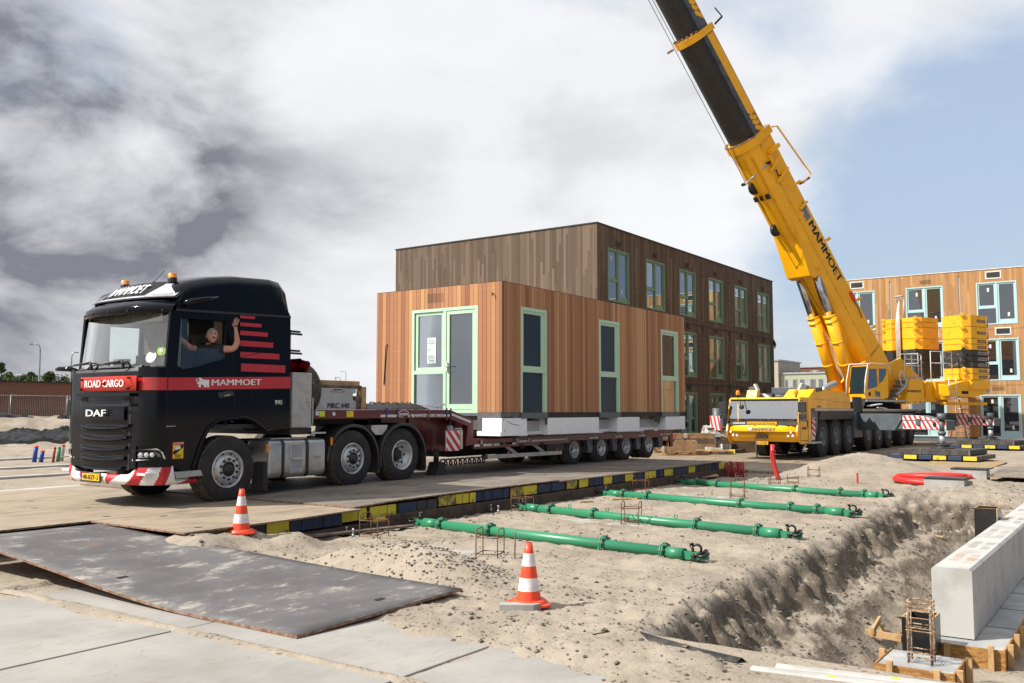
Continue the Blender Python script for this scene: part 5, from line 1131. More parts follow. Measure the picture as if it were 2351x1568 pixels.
for i, l in cells:
    x = BX0 + PIT * i + 2.0; zt_ = LV[l][1]
    for q in range(9): b.box(x - .27 + q * .06, x - .24 + q * .06, BY0 - .004, BY0 - .001, zt_ + .16, zt_ + .42, m_dark)
b.build('vent_grille', dark)
fb = lambda a, c, d: (a, BY0 + d, c)
def window_unit(fn, x0, x1, z0, z1, mf, mg, parent, door=False, mull=.5, tr=.40, flip=False, sticker=True):
    """frame with a transom light on one side and a tall casement or door on the other; fn(a, c, depth)"""
    b = MB(); w = .07; W_ = x1 - x0; H_ = z1 - z0
    def bar(a0, a1, c0, c1, d0, d1, m=mf):
        vs = [fn(a, c, d) for d in (d0, d1) for c in (c0, c1) for a in (a0, a1)]
        b.add(vs, [(0, 1, 3, 2), (4, 6, 7, 5), (0, 4, 5, 1), (2, 3, 7, 6), (0, 2, 6, 4), (1, 5, 7, 3)], m)
    for a0, a1, c0, c1 in ((x0, x0 + w, z0, z1), (x1 - w, x1, z0, z1), (x0 + w, x1 - w, z1 - w, z1), (x0 + w, x1 - w, z0, z0 + w)): bar(a0, a1, c0, c1, -.02, .14)
    xm = x0 + W_ * mull; zm = z0 + H_ * tr; L0, L1, R0, R1 = (x0, xm, xm, x1) if not flip else (xm, x1, x0, xm)
    bar(xm - .05, xm + .05, z0 + w, z1 - w, .0, .14); bar(L0 + .05, L1 - .05, zm - .05, zm + .05, .005, .13)
    ll0, ll1 = L0 + (.05 if flip else w), L1 - (w if flip else .05); rr0, rr1 = R0 + (w if flip else .05), R1 - (.05 if flip else w)
    for a0, a1, c0, c1 in ((ll0, ll0 + .08, zm + .05, z1 - w), (ll1 - .08, ll1, zm + .05, z1 - w), (ll0 + .08, ll1 - .08, z1 - w - .08, z1 - w), (ll0 + .08, ll1 - .08, zm + .05, zm + .13)): bar(a0, a1, c0, c1, .03, .10)
    bt = .30 if door else .22
    for a0, a1, c0, c1 in ((rr0, rr0 + .09, z0 + w, z1 - w), (rr1 - .09, rr1, z0 + w, z1 - w), (rr0 + .09, rr1 - .09, z1 - w - .09, z1 - w), (rr0 + .09, rr1 - .09, z0 + w, z0 + w + bt)): bar(a0, a1, c0, c1, .03, .10)
    f = b.build('window', parent); b = MB()
    rect(b, fn, ll0 + .08, ll1 - .08, zm + .13, z1 - w - .08, .07, mg); rect(b, fn, ll0, ll1, z0 + w, zm - .05, .06, mg); rect(b, fn, rr0 + .09, rr1 - .09, z0 + w + bt, z1 - w - .09, .07, mg)
    if sticker:
        for a, c in ((ll0 + .35 * (ll1 - ll0), z1 - .55 if not door else z1 - .5), (rr0 + .35 * (rr1 - rr0), z1 - .6 if random.random() < .5 else z0 + .45)): rect(b, fn, a, a + .11, c, c + .22, .062, m_cream2)
    b.build('pane', f); return f
for i, l in cells: x = BX0 + PIT * i + .98; window_unit(fb, x, x + 2.10, LV[l][0], LV[l][1], m_mint2, g_bld, dark, door=l == 2)
RX = 59.0
right = thing('apartment_building', (65, 6, 0), 'honey-coloured timber apartment block with pale blue window frames behind the yellow crane', 'building')
cols_r = [2.25, 6.18, 10.05, 13.94]; LVR = [(6.82, 9.30), (3.57, 6.0), (0.31, 2.76)]
b = MB(); holes = [[(y, z0), (y + 2.09, z0), (y + 2.09, z1), (y, z1)] for y in cols_r for z0, z1 in LVR]
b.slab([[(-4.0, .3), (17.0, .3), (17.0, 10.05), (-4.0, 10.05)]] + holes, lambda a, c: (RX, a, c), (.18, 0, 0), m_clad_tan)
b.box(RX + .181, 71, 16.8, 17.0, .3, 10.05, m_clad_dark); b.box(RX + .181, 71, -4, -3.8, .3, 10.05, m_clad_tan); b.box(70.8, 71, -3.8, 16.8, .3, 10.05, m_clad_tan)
b.box(RX + .04, 70.9, -3.9, 16.9, 0, .299, m_grey); b.box(RX + 2.0, RX + 2.05, -3.7, 16.7, .3, 10, m_dark)
for z in (3.3, 6.55): b.box(RX + .2, 70.7, -3.7, 16.7, z - .1, z + .1, m_dark); b.box(RX - .003, RX + .001, -4, 17, z - .012, z + .004, m_dark)
b.build('wall', right)
b = MB(); b.box(RX - .03, 71.03, -4.03, 17.03, 10.05, 10.09, m_cream2); b.build('roof', right)
b = MB()
for y in (5.25, 9.18, 13.04):
    b.box(RX - .006, RX + .002, y - .05, y + .05, 6.6, 9.77, m_dark); b.box(RX - .012, RX - .006, y - .045, y - .02, 6.7, 9.72, m_cream2); b.box(RX - .012, RX - .006, y + .005, y + .03, 6.7, 9.72, m_greyp)
    b.box(RX - .002, RX + .001, y - .008, y + .008, 9.77, 10.05, m_dark)
b.build('joint_seal', right)
for y, z, k2 in ((7.35, 9.50, 1), (11.0, 9.45, 0), (15.0, 9.5, 1), (6.95, 6.2, 1), (10.75, 6.2, 1), (7.3, 2.98, 0), (14.9, 6.2, 1)):
    b = MB()
    if k2: b.box(RX - .02, RX - .004, y - .42, y + .42, z - .02, z + .44, m_cream2); b.box(RX - .024, RX - .0195, y - .35, y + .35, z + .05, z + .37, m_plastic)
    else:
        for q in range(13): b.box(RX - .004, RX - .001, y - .3 + q * .05, y - .28 + q * .05, z, z + .25, m_dark)
    b.build('vent_grille', right)
fr = lambda a, c, d: (RX + d, a, c)
for y in cols_r:
    for z0, z1 in LVR: window_unit(fr, y, y + 2.09, z0, z1, m_aqua, g_rb, right, door=z0 < 1, flip=True)
b = MB(); b.box(RX - .5, RX + .03, 5.9, 8.4, .12, .30, m_cream2); tag(b.build('doorstep', None, loc=(RX - .2, 7.1, .12)), 'white doorstep slab in front of the pale blue ground floor door', 'doorstep')
b = MB()   # ladder leaning on the facade
for y in (9.03, 9.53):
    b.beam((RX - .12, y, 2.95), (RX - .75, y, .12), .03, .07, m_alu)
for q in range(10): b.cyl((RX - .14 - .063 * q, 9.03, 2.8 - .28 * q), (RX - .14 - .063 * q, 9.53, 2.8 - .28 * q), .016, m_alu, 8)
for y in (8.75, 9.75): b.beam((RX - .85, 9.28 + (y - 9.28) * .5, 1.35), (RX - 1.35, y, .12), .03, .06, m_alu)
for z in (.45, .9, 1.25): b.cyl((RX - .9 - (1.3 - z) * .38, 8.95 - (1.3 - z) * .15, z), (RX - .9 - (1.3 - z) * .38, 9.6 + (1.3 - z) * .15, z), .016, m_alu, 8)
tag(b.build('ladder', None, loc=(RX - .5, 9.28, .12)), 'aluminium stepladder leaning against the honey-coloured facade', 'ladder')
# distant buildings between the two blocks
def P16(x, y, z): s_ = 1.5; return V((x * s_, y * s_, 1.85 + (z - 1.85) * s_))
def far_box(name, x0, x1, y0, y1, z0, z1, m, label, wins=(), roofm=None):
    r_ = thing(name, P16(x0, (y0 + y1) / 2, z0), label, 'building'); b = MB(); p, q = P16(x0, y0, z0), P16(x1, y1, z1); b.box(p.x, q.x, p.y, q.y, -1, q.z, m); b.build('wall', r_)
    b = MB(); b.box(p.x - .2, q.x + .2, p.y - .2, q.y + .2, q.z, q.z + .25, roofm or m_greyp); b.build('roof', r_)
    for y, w, z, h in wins:
        b = MB(); p1, p2 = P16(x0, y, z), P16(x0, y + w, z + h); b.box(p1.x - .10, p1.x + .0, p1.y, p2.y, p1.z, p2.z, m_batten); wv_ = b.build('window', r_); b = MB(); n = 3
        for i in range(n): a0 = lerp(p1.y, p2.y, i / n) + .08; a1 = lerp(p1.y, p2.y, (i + 1) / n) - .08; b.box(p1.x - .12, p1.x - .101, a0, a1, p1.z + .08, p2.z - .08, g_far if i != 1 else m_curt)
        b.build('pane', wv_)
    return r_
g_far = dark_glass('far_glass', (.05, .06, .08), .2); m_curt = mat('far_curtain', (.35, .38, .42), .8)
def brickmat(name, c1, c2, mortar, sx=.22, sz=.07):
    t = NT(name); x, y, z = t.xyz()[:3]; br = t.n('ShaderNodeTexBrick'); t.put(br.inputs['Vector'], t.comb(t.math('ADD', x, y), z, 0.0)); br.inputs['Scale'].default_value = 1.0
    for k2, v2 in (('Brick Width', sx), ('Row Height', sz), ('Mortar Size', .008)): br.inputs[k2].default_value = v2
    t.put(br.inputs['Color1'], c1); t.put(br.inputs['Color2'], c2); t.put(br.inputs['Mortar'], mortar); t.base(t.mix(t.math('MULTIPLY', t.step(t.noise(.4, 4), .35, .65), .35), br.outputs['Color'], c2)); t.set(rough=.9, spec=.2); MATS[name] = t.m; return t.m
m_gbrick = brickmat('green_brick', (.30, .36, .26), (.38, .40, .30), (.42, .42, .36), .5, .16); m_bbrick = brickmat('beige_brick', (.46, .40, .33), (.36, .32, .27), (.42, .38, .33), .5, .16); m_rbrick = brickmat('red_brick', (.20, .088, .056), (.26, .115, .075), (.22, .16, .13)); m_rbrick2 = brickmat('far_red_brick', (.18, .07, .06), (.14, .06, .05), (.2, .15, .14), .5, .16)
far_box('residential_block', 104.6, 112, 20.0, 35.45, 0, 6.05, m_gbrick, 'low pale green brick building with wide windows behind the crane', [(33.55, 1.45, 4.35, 1.1), (31.45, 1.75, 4.35, 1.1), (29.3, 1.8, 4.35, 1.1), (27.0, 1.8, 4.35, 1.1), (33.55, 1.45, 2.6, 1.1), (31.45, 1.75, 2.6, 1.1)])
far_box('tower_block', 104.0, 112, 35.50, 38.5, 0, 7.6, m_bbrick, 'beige brick stair tower rising beside the pale green building')
far_box('brick_house', 125, 133, 36.0, 41.3, 0, 7.7, m_rbrick2, 'dark red brick house top seen beyond the pale green building', [(37.0, 1.2, 6.6, .7), (39.6, 1.2, 6.6, .7)])

# ================================================================ MOBILE CRANE
crane = thing('mobile_crane', (42, 11.5, .1), 'yellow eight-axle telescopic mobile crane with raised boom and tall counterweight stacks', 'crane')
CN, CF = 10.25, 12.85
m_ydk = mat('crane_orange_yellow', (0.80, 0.40, 0.010), 0.4, c2=(0.70, 0.33, 0.010)); m_silver = mat('silver_rail', (.55, .57, .6), .35, metal=.5)
b = MB()  # front cab shell
prof = [(32.05, .74), (31.86, .95), (31.80, 1.10), (31.91, 1.33), (32.18, 2.26), (32.30, 2.32), (33.4, 2.32), (33.4, .70), (32.3, .66)]
cwin = [(32.22, 1.45), (32.95, 1.45), (32.95, 2.14), (32.32, 2.14)]
b.slab([prof, cwin], lambda a, c: (a, CN - .02, c), (0, .05, 0), m_yel); b.slab([prof, cwin], lambda a, c: (a, CF - .06, c), (0, .05, 0), m_yel)
fr_ = [(32.05, .74), (31.86, .95), (31.80, 1.10), (31.91, 1.33)]
b.grid([[(x + (.10 if i in (0, 10) else 0.0) + .05 * (abs(i - 5) / 5) ** 2, lerp(CN - .02, CF - .01, i / 10), z) for i in range(11)] for x, z in fr_], m_yel)
b.grid([[(x, y, z) for y in (CN - .02, CF - .01)] for x, z in ((32.18, 2.26), (32.30, 2.32), (33.4, 2.32))], m_yel, False)
b.box(33.30, 33.35, CN + .03, CF - .06, .8, 2.3, m_lgrey); b.box(32.15, 33.3, CN + .03, CF - .06, 1.2, 1.25, m_plastic); b.box(32.75, 32.85, CN + .4, CF - .4, 1.25, 1.9, m_plastic)
b.grid([[(x - .006, lerp(CN + .0, CF - .03, i / 4), z) for i in range(5)] for x, z in ((31.91, 1.33), (31.935, 1.46))], m_plastic)
b.box(31.885, 31.925, 10.98, 12.06, 1.345, 1.445, m_plate)
b.text('CONVOI EXCEPTIONNEL', (31.883, 12.02, 1.365), (0, -1, 0), (.1, 0, 1), .065, m_ink, 1.0, bold=.02)
b.text('LIEBHERR', (31.905, 12.60, 1.365), (0, -1, 0), (.18, 0, 1), .055, m_white, .46, bold=.06, lift=.008)
b.text('MAMMOET', (31.805, 11.86, 1.13), (0, -1, 0), (.48, 0, 1), .115, m_ink, .84, bold=.07, lift=.012)
m_lgy = mat('pale_emblem', (.55, .53, .5), .5); mammoth(b, lambda a, c: (31.798 + c * .062, 12.06 - a * .18, 1.135 + c * .13), m_lgy)
for y, z in ((12.68, 1.09), (12.60, .97), (12.45, .96), (10.48, 1.09), (10.42, .97), (10.58, .96)):
    b.lathe([(0, .05), (-.02, .048), (-.02, .034, m_refl), (-.015, 0, m_refl)], (31.86 if z > 1 else 31.89, y, z), (1, 0, 0), m_lampglass, 14)
b.tube([(31.87, 11.3 + q * .04, .93 + .03 * math.sin(q * 1.5)) for q in range(10)], .035, m_plastic, 6); b.box(31.80, 31.9, 11.3, 11.7, .86, .98, m_plastic)
b.tube([(31.83, 11.72, .92), (31.82, 11.74, .55), (31.84, 11.70, .2)], .03, m_steel, 6)
b.build('carrier_cab', crane, bev=.012)
b = MB(); b.grid([[(x - .01, lerp(CN + .02, CF - .05, i / 6), z) for i in range(7)] for x, z in ((31.94, 1.46), (32.16, 2.19))], glass_mat('sky_bright_glass', (0.93, 0.97, 0.95), 11)); b.build('windscreen', crane)
b = MB(); b.poly([cwin], lambda a, c: (a, CN + .0, c), g_bld); b.build('side_window', crane)
b = MB()
for xa, za, xb, zb in ((32.14, 2.25, 32.14, .78), (33.05, 2.25, 33.05, .78), (32.14, .78, 33.05, .78)): b.beam((xa, CN - .0215, za), (xb, CN - .0215, zb), .003, .02, m_dark, up=(1, 0, .2))
b.text('MAMMOET', (32.35, CN - .022, 1.17), (1, 0, 0), (0, 0, 1), .09, m_ink, .55, bold=.06); b.box(32.95, 33.02, CN - .04, CN - .021, 1.25, 1.5, m_plastic); b.build('cab_door', crane)
for y, sg in ((10.05, -1), (12.95, 1)):
    b = MB(); b.tube([(32.2, CN if sg < 0 else CF, 2.2), (31.9, y, 2.2), (31.86, y, 1.55), (32.1, CN if sg < 0 else CF, 1.5)], .02, m_plastic, 6); b.box(31.78, 31.9, y - .13, y + .13, 1.78, 2.15, m_plastic); b.box(31.78, 31.9, y - .12, y + .12, 1.55, 1.73, m_plastic); b.build('mirror', crane, bev=.02)
b = MB(); b.tube([(32.16, 12.3, 2.25), (31.9, 12.3, 2.22), (31.75, 12.25, 2.0)], .015, m_plastic, 6); b.lathe([(0, .09), (.02, .09), (.02, 0)], (31.75, 12.2, 1.98), (-1, 0, 0), m_plastic, 14); b.build('mirror', crane)
for y, yb in ((12.1, 11.75), (11.3, 10.95), (10.8, 10.55)):
    b = MB(); b.tube([(31.96, y + .15, 1.47), (31.90, yb, 1.30)], .014, m_plastic, 6); b.build('wiper', crane)
for x, y in ((32.3, 10.4), (32.3, 12.55)):
    b = MB(); b.cyl((x, y, 2.32), (x, y, 2.42), .03, m_plastic, 8); b.lathe([(0, .07, m_plastic), (.03, .075), (.12, .07), (.17, .04), (.175, 0)], (x, y, 2.42), (0, 0, 1), m_orange, 16); b.build('beacon', crane)
b = MB(); b.box(31.80, 31.83, 11.28, 11.75, .64, .75, m_plate); b.box(31.798, 31.83, 11.70, 11.75, .642, .748, m_bluep); b.text('22-57-ZZ', (31.80, 11.69, .665), (0, -1, 0), (0, 0, 1), .065, m_ink, .38, bold=.04); b.build('licence_plate', crane)
# carrier body
b = MB(); b.box(33.4, 52.3, CN + .35, CF - .35, .75, 1.75, m_dark); b.box(33.42, 52.2, CN + .05, CF - .05, 1.76, 1.90, m_grey); b.box(34.0, 39.2, CN - .01, CN + .08, 1.83, 1.92, m_silver); b.box(40.6, 51.5, CN + .0, CN + .1, 1.83, 1.92, m_silver)
b.slab([[(34.35, 1.50), (34.5, 1.80), (39.1, 1.80), (39.25, 1.50)]], lambda a, c: (a, CN - .04, c), (0, .6, 0), m_plastic)
b.slab([[(33.45, .70), (33.45, 1.78), (34.3, 1.78), (34.3, 1.45), (34.05, 1.0), (33.9, .72)]], lambda a, c: (a, CN - .0, c), (0, .5, 0), m_grey)
b.slab([[(33.42, .78), (33.55, 1.58), (33.86, 1.58), (33.86, .95), (33.78, .78)]], lambda a, c: (a, CN - .03, c), (0, .02, 0), m_white)
for q in range(4):
    z = .82 + q * .21; b.poly([[(33.45, min(z + .16, 1.56)), (33.45 + .02, min(z + .26, 1.57)), (33.85, z + .10), (33.85, z)]], lambda a, c: (a, CN - .033, c), m_rst)
b.box(32.9, 33.9, CN - .25, CN + .05, .66, .72, m_alu)
b.slab([[(39.3, .72), (39.3, 1.78), (40.5, 1.92), (40.5, .72)]], lambda a, c: (a, CN - .02, c), (0, 2.65, 0), m_grey); b.slab([[(51.2, .72), (51.2, 1.85), (52.4, 1.85), (52.4, .72)]], lambda a, c: (a, CN - .02, c), (0, 2.65, 0), m_grey)
b.slab([[(40.3, 1.92), (40.5, 2.38), (41.8, 2.38), (41.2, 1.92)]], lambda a, c: (a, CN + .1, c), (0, .1, 0), m_grey); b.beam((39.6, CN + .02, 2.42), (39.75, CN + .02, 1.72), .25, .05, m_plastic, up=(1, 0, 0)); b.beam((40.1, CN + .02, 2.42), (40.3, CN + .02, 1.72), .25, .05, m_plastic, up=(1, 0, 0))
b.beam((41.6, CN - .05, 2.05), (43.6, CN - .05, 2.14), .2, .05, m_refl); b.beam((43.2, CN - .08, 1.98), (44.3, CN - .08, 1.93), .2, .05, m_refl)
b.box(33.4, 39, CN + .6, CF - .2, 1.90, 2.22, m_plastic); b.box(35.5, 38.2, 11.0, 12.4, 2.2, 2.75, m_grey); b.cyl((34.3, 11.9, 2.35), (34.3, 12.25, 2.35), .16, m_plastic, 14); b.cyl((34.3, 11.45, 2.35), (34.3, 11.8, 2.35), .16, m_plastic, 14)
rr = [[(33.9 + dx, 11.63 + r_ * math.cos(R(a)), 3.05 + r_ * .82 * math.sin(R(a))) for a in range(197, 345, 12)] for dx, r_ in ((0, .98), (.3, .98), (.3, 1.2), (0, 1.2), (0, .98))]; b.grid(rr, m_grey, False)
for a in (205, 240, 270, 300, 335): c_ = V((34.05, 11.63 + .93 * math.cos(R(a)), 3.05 + .76 * math.sin(R(a)))); b.obox(c_, (.12, 0, 0), V((0, -math.sin(R(a)), math.cos(R(a)))) * .14, V((0, math.cos(R(a)), math.sin(R(a)))) * .04, m_cream2)
b.slab([[(33.5, 2.32), (33.65, 2.62), (33.9, 2.62), (33.9, 2.32)]], lambda a, c: (a, 12.3, c), (0, .4, 0), m_yel)
b.tube([(37.3, 10.9, 2.5), (37.4, 10.9, 2.72), (37.7, 10.75, 2.86), (37.95, 10.6, 2.92)], [.10, .11, .13, .15], m_steel, 12)
b.build('carrier_body', crane, bev=.01)
b = MB(); hood = [(33.12, 1.925), (33.12, 2.28), (33.95, 2.64), (34.6, 2.66), (38.1, 2.60), (38.25, 2.44), (38.72, 2.42), (38.78, 1.925)]
b.slab([hood], lambda a, c: (a, CN - .01, c), (0, .95, 0), m_yel); b.beam((34.0, CN - .02, 2.28), (36.2, CN - .02, 2.26), .02, .02, m_ydk); b.beam((36.2, CN - .02, 2.2), (38.7, CN - .02, 2.18), .02, .02, m_ydk)
b.box(34.18, 34.72, CN - .014, CN - .009, 1.95, 2.04, m_refl); b.text('LIEBHERR', (34.2, CN - .015, 1.962), (1, 0, 0), (0, 0, 1), .065, m_ink, .46, bold=.08); b.box(34.1, 34.25, CN - .2, CN - .02, 2.55, 2.7, m_plastic); b.build('engine_cover', crane, bev=.03)
m_rimg = mat('grey_rim', (.13, .15, .17), .5, c2=(.09, .10, .12), vs=5)
def cwheel(x, yo, sgn=1):
    e = part_empty('wheel', crane, (x, yo, .85)); b = MB(); r, w = .76, .46; ri = .36
    b.lathe([(.02, ri), (0, r * .7), (.03, r * .93), (.06, r, m_tread2), (w - .06, r, m_tread2), (w - .03, r * .93, m_rubber), (w, r * .7, m_rubber), (w, ri, m_rubber)], (x, yo, .86), (0, sgn, 0), m_rubber, 40)
    for q in range(30):
        a = 2 * math.pi * q / 30
        for off in (.12, .36): a2 = a + (.10 if off > .2 else 0); c_ = V((x + math.cos(a2) * r, yo + sgn * off, .86 + math.sin(a2) * r)); b.obox(c_, V((math.cos(a2), 0, math.sin(a2))) * .018, V((-math.sin(a2), 0, math.cos(a2))) * .045, (0, .10, 0), m_rubber)
    b.build('tyre', e); b = MB(); b.lathe([(.02, ri), (-.005, ri - .01), (.04, ri - .05), (.12, ri * .72), (.12, ri * .45), (.04, ri * .40), (.03, ri * .2), (.02, 0)], (x, yo, .86), (0, sgn, 0), m_rimg, 28)
    for q in range(10): a = 2 * math.pi * q / 10; p = V((x + .2 * math.cos(a), yo + sgn * .11, .86 + .2 * math.sin(a))); b.cyl(p, p - V((0, sgn * .03, 0)), .018, m_steel, 6)
    b.build('rim', e)
m_tread2 = mat('crane_tread', (.03, .028, .026), .9, c2=(.05, .045, .04), vs=8, bump=.4)
for x in (35.1, 36.9, 38.7, 41.8, 43.65, 45.6, 48.5, 50.4): cwheel(x, 10.30); cwheel(x, 12.80, -1)
# outriggers: star-shaped, near front, near rear and far front
def chevrons(b, fn, s0, s1, z0, z1, n, m, slope=.8, cut=None):
    step = (s1 - s0) / n
    for i in range(-3, n + 1):
        a = s0 + i * step; q = [(a, z1), (a + step * .5, z1), (a + step * .5 + (z1 - z0) * slope, z0), (a + (z1 - z0) * slope, z0)]
        q = clipx(q, s0, lambda v, l: v >= l); q = clipx(q, s1, lambda v, l: v <= l) if len(q) > 2 else q
        if cut and len(q) > 2: q = [(a_, min(c_, cut(a_))) for a_, c_ in q]
        if len(q) > 2: b.poly([q], fn, m)
def outrigger(A, J, s_end, mirror=False, pads=True):
    A, J = V((*A, 0)), V((*J, 0)); d = (J - A).normalized(); n = V((-d.y, d.x, 0)) * (1 if not mirror else 1); n = n if n.dot(V((0, 0, 0)) - A) > 0 or True else -n
    if n.dot(-A) < 0: n = -n
    f = lambda s, z, o=0.0: A + d * s + n * o + V((0, 0, z)); b = MB()
    b.slab([[(0, 1.0), (0, 1.72), (2.93, 1.72), (2.93, 1.5), (2.5, 1.06), (.3, 1.06)]], lambda a, c: f(a, c, .0), n * -.55, m_grey)
    b.slab([[(2.6, 1.09), (2.6, 1.66), (3.9, 1.66), (4.9, 1.50), (5.32, 1.48), (5.32, 1.12), (2.6, 1.12)]], lambda a, c: f(a, c, -.06), n * -.40, m_grey)
    b.poly([[(2.94, 1.135), (2.94, 1.655), (3.9, 1.655), (4.9, 1.495), (5.31, 1.475), (5.31, 1.15)]], lambda a, c: f(a, c, -.055), m_white)
    chevrons(b, lambda a, c: f(a, c, -.051), 2.95, 5.30, 1.15, 1.65, 8, m_redbright, .75, lambda a: 1.65 if a < 3.9 else lerp(1.65, 1.49, min(1, (a - 3.9) / 1.0)))
    b.obox(f(3.85, 1.41, -.03), d * .12, n * .03, (0, 0, .12), m_grey); b.lathe([(0, .10), (.012, .10), (.012, 0)], f(4.72, 1.33, -.05), n, m_plastic, 18); b.obox(f(4.0, 1.47, -.045), d * 1.05, n * .01, (0, 0, .012), m_grey)
    o = b.build('outrigger_beam', crane, bev=.006)
    b = MB(); p = A + d * 5.15; b.cyl(p + V((0, 0, 1.74)), p + V((0, 0, 1.5)), .155, m_grey, 18); b.cyl(p + V((0, 0, 1.5)), p + V((0, 0, 1.08)), .09, m_grey, 18); b.cyl(p + V((0, 0, 1.08)), p + V((0, 0, .95)), .14, m_grey, 18); b.cyl(p + V((0, 0, .96)), p + V((0, 0, .6)), .105, m_silver, 18)
    b.lathe([(.62, .11), (.60, .26), (.565, .27), (.55, .2), (.50, .34), (.46, .42), (.455, 0)], p, (0, 0, 1), m_plastic, 20); b.build('jack', crane)
    return p
jf = outrigger((40.0, 10.4), (36.77, 6.55), 5.1); jr = outrigger((51.7, 10.4), (48.5, 6.46), 5.1)
b = MB(); b.beam((40.0, 12.7, 1.35), (37.6, 15.6, 1.35), .4, .6, m_grey); b.box(37.25, 37.65, 15.3, 15.75, 1.0, 1.62, m_white)
for q in range(3): b.poly([[(15.32 + q * .17, 1.62), (15.40 + q * .17, 1.62), (15.28 + q * .17, 1.0), (15.20 + q * .17, 1.0)]], lambda a, c: (37.247, a + .04, c), m_redbright)
b.build('outrigger_beam', crane); b = MB(); b.cyl((37.45, 15.5, 1.95), (37.45, 15.5, 1.0), .2, m_grey, 16); b.cyl((37.45, 15.5, 1.0), (37.45, 15.5, .6), .15, m_silver, 16); b.lathe([(.6, .3), (.5, .55), (.46, .55), (.46, 0)], (37.45, 15.5, 0), (0, 0, 1), m_plastic, 16); b.build('jack', crane)
# superstructure in its own axes: a forwards, bb to the near side, z up
SP = V((48.3, 11.5, 0)); SU = V((-.9272, .3746, 0)); SN = V((-.3746, -.9272, 0))
def S(a, bb, z): return SP + SU * a + SN * bb + V((0, 0, z))
def sbox(b, a0, a1, b0, b1, z0, z1, m): c_ = S((a0 + a1) / 2, (b0 + b1) / 2, (z0 + z1) / 2); b.obox(c_, SU * (a1 - a0) / 2, SN * (b1 - b0) / 2, (0, 0, (z1 - z0) / 2), m)
def sslab(b, poly, b0, b1, m, holes=()): b.slab([poly] + list(holes), lambda a, c: S(a, b0, c), SN * (b1 - b0), m)
b = MB(); b.cyl((SP.x, SP.y, 1.9), (SP.x, SP.y, 2.28), 1.15, m_dark, 32); sbox(b, -4.2, 3.0, -1.25, 1.25, 2.28, 2.5, m_ydk); b.beam(S(-3.2, 1.6, 2.2), S(-7.0, 1.6, 2.2), .3, .14, m_ydk)
sslab(b, [(1.6, 2.5), (2.6, 2.5), (.6, 4.0), (-.9, 4.5), (-3.0, 3.2), (-3.0, 2.5)], -.95, -.80, m_ydk); sslab(b, [(1.6, 2.5), (2.6, 2.5), (.6, 4.0), (-.9, 4.5), (-3.0, 3.2), (-3.0, 2.5)], .72, .86, m_ydk)
b.cyl(S(-1.9, -.7, 3.3), S(-1.9, .7, 3.3), .55, m_plastic, 24); sbox(b, -3.4, -2.4, -.9, 1.2, 2.5, 3.3, m_ydk); sbox(b, .4, 3.5, .9, 2.0, 2.26, 2.36, m_greyp)
b.build('turntable_frame', crane)
b = MB(); sslab(b, [(.28, 2.17), (.28, 2.35), (-.15, 3.42), (-1.2, 3.42), (-1.2, 2.28), (-.9, 2.17)], 1.2, 1.85, m_yel); b.text('www.mammoet.com', S(.16, 1.852, 2.74), -SU, (0, 0, 1), .13, m_ink, 1.12, bold=.02)
sbox(b, -1.2, -.1, 1.18, 1.87, 3.42, 3.5, m_greyp); b.obox(S(-.0, 1.86, 2.8), SU * .03, SN * .01, (0, 0, .02), m_greyp)
for a, z in ((.1, 2.25), (-.45, 2.25), (-.9, 2.25)): sbox(b, a - .05, a + .05, 1.84, 1.856, z - .03, z + .03, m_dark)
b.build('machinery_cover', crane)
b = MB()   # stairs
for q in range(5): sbox(b, 1.05 - q * .22, 1.3 - q * .22, 1.25, 1.85, 2.42 + q * .22, 2.46 + q * .22, m_alu); sbox(b, 1.05 - q * .22, 1.08 - q * .22, 1.25, 1.85, 2.24 + q * .22, 2.44 + q * .22, m_greyp)
b.tube([S(1.0, 1.85, 2.6), S(.3, 1.85, 3.0), S(.1, 1.85, 3.45)], .06, m_greyp, 6)
b.build('stairs', crane); b = MB()
def rail(pts, r=.025): b.tube([S(*p) for p in pts], r, m_refl, 6)
rail([(.55, 1.85, 2.95), (.75, 1.85, 3.55), (.55, 1.85, 3.75), (.3, 1.85, 3.4), (.15, 1.85, 3.0)])
for a0, a1, bb in ((.2, -1.15, 1.8),):
    for z in (4.05, 4.35, 4.6): rail([(a0 + .1, bb, 3.5), (a0 - .05, bb, z), (a1, bb, z)]) if z > 4.5 else rail([(a0 - .02, bb, z), (a1, bb, z)])
    for a in (a1, -.35): rail([(a, bb, 3.5), (a, bb, 4.6)])
b.build('railing', crane); b = MB()
rail([(1.0, .3, 4.2), (.95, .3, 5.05), (.5, .3, 5.05), (.5, .3, 4.2)]); b.build('railing', crane); b = MB(); rail([(-1.2, .6, 3.6), (-1.2, .6, 4.7), (-1.2, 1.6, 4.7), (-1.2, 1.6, 3.5)]); rail([(-1.2, .6, 4.2), (-1.2, 1.6, 4.2)])
b.build('railing', crane); b = MB()
rail([(-3.2, 1.0, 3.3), (-3.2, 1.0, 4.9), (-4.6, 1.3, 4.9), (-4.6, 1.3, 3.6)]); rail([(-3.2, 1.0, 4.3), (-4.6, 1.3, 4.3)]); rail([(-3.9, 1.15, 3.6), (-3.9, 1.15, 4.9)])
b.build('railing', crane); b = MB()
for a in (-3.3, -3.9): rail([(a, 1.9, 2.4), (a, 1.9, 3.5)])
for q in range(4): rail([(-3.3, 1.9, 2.45 + q * .28), (-3.9, 1.9, 2.45 + q * .28)], .018)
b.build('access_ladder', crane)
b = MB()   # operator cab
prf = [(3.38, 2.38), (3.43, 2.7), (3.20, 3.93), (3.08, 3.99), (1.75, 3.97), (1.65, 3.8), (1.65, 2.5), (2.0, 2.38)]
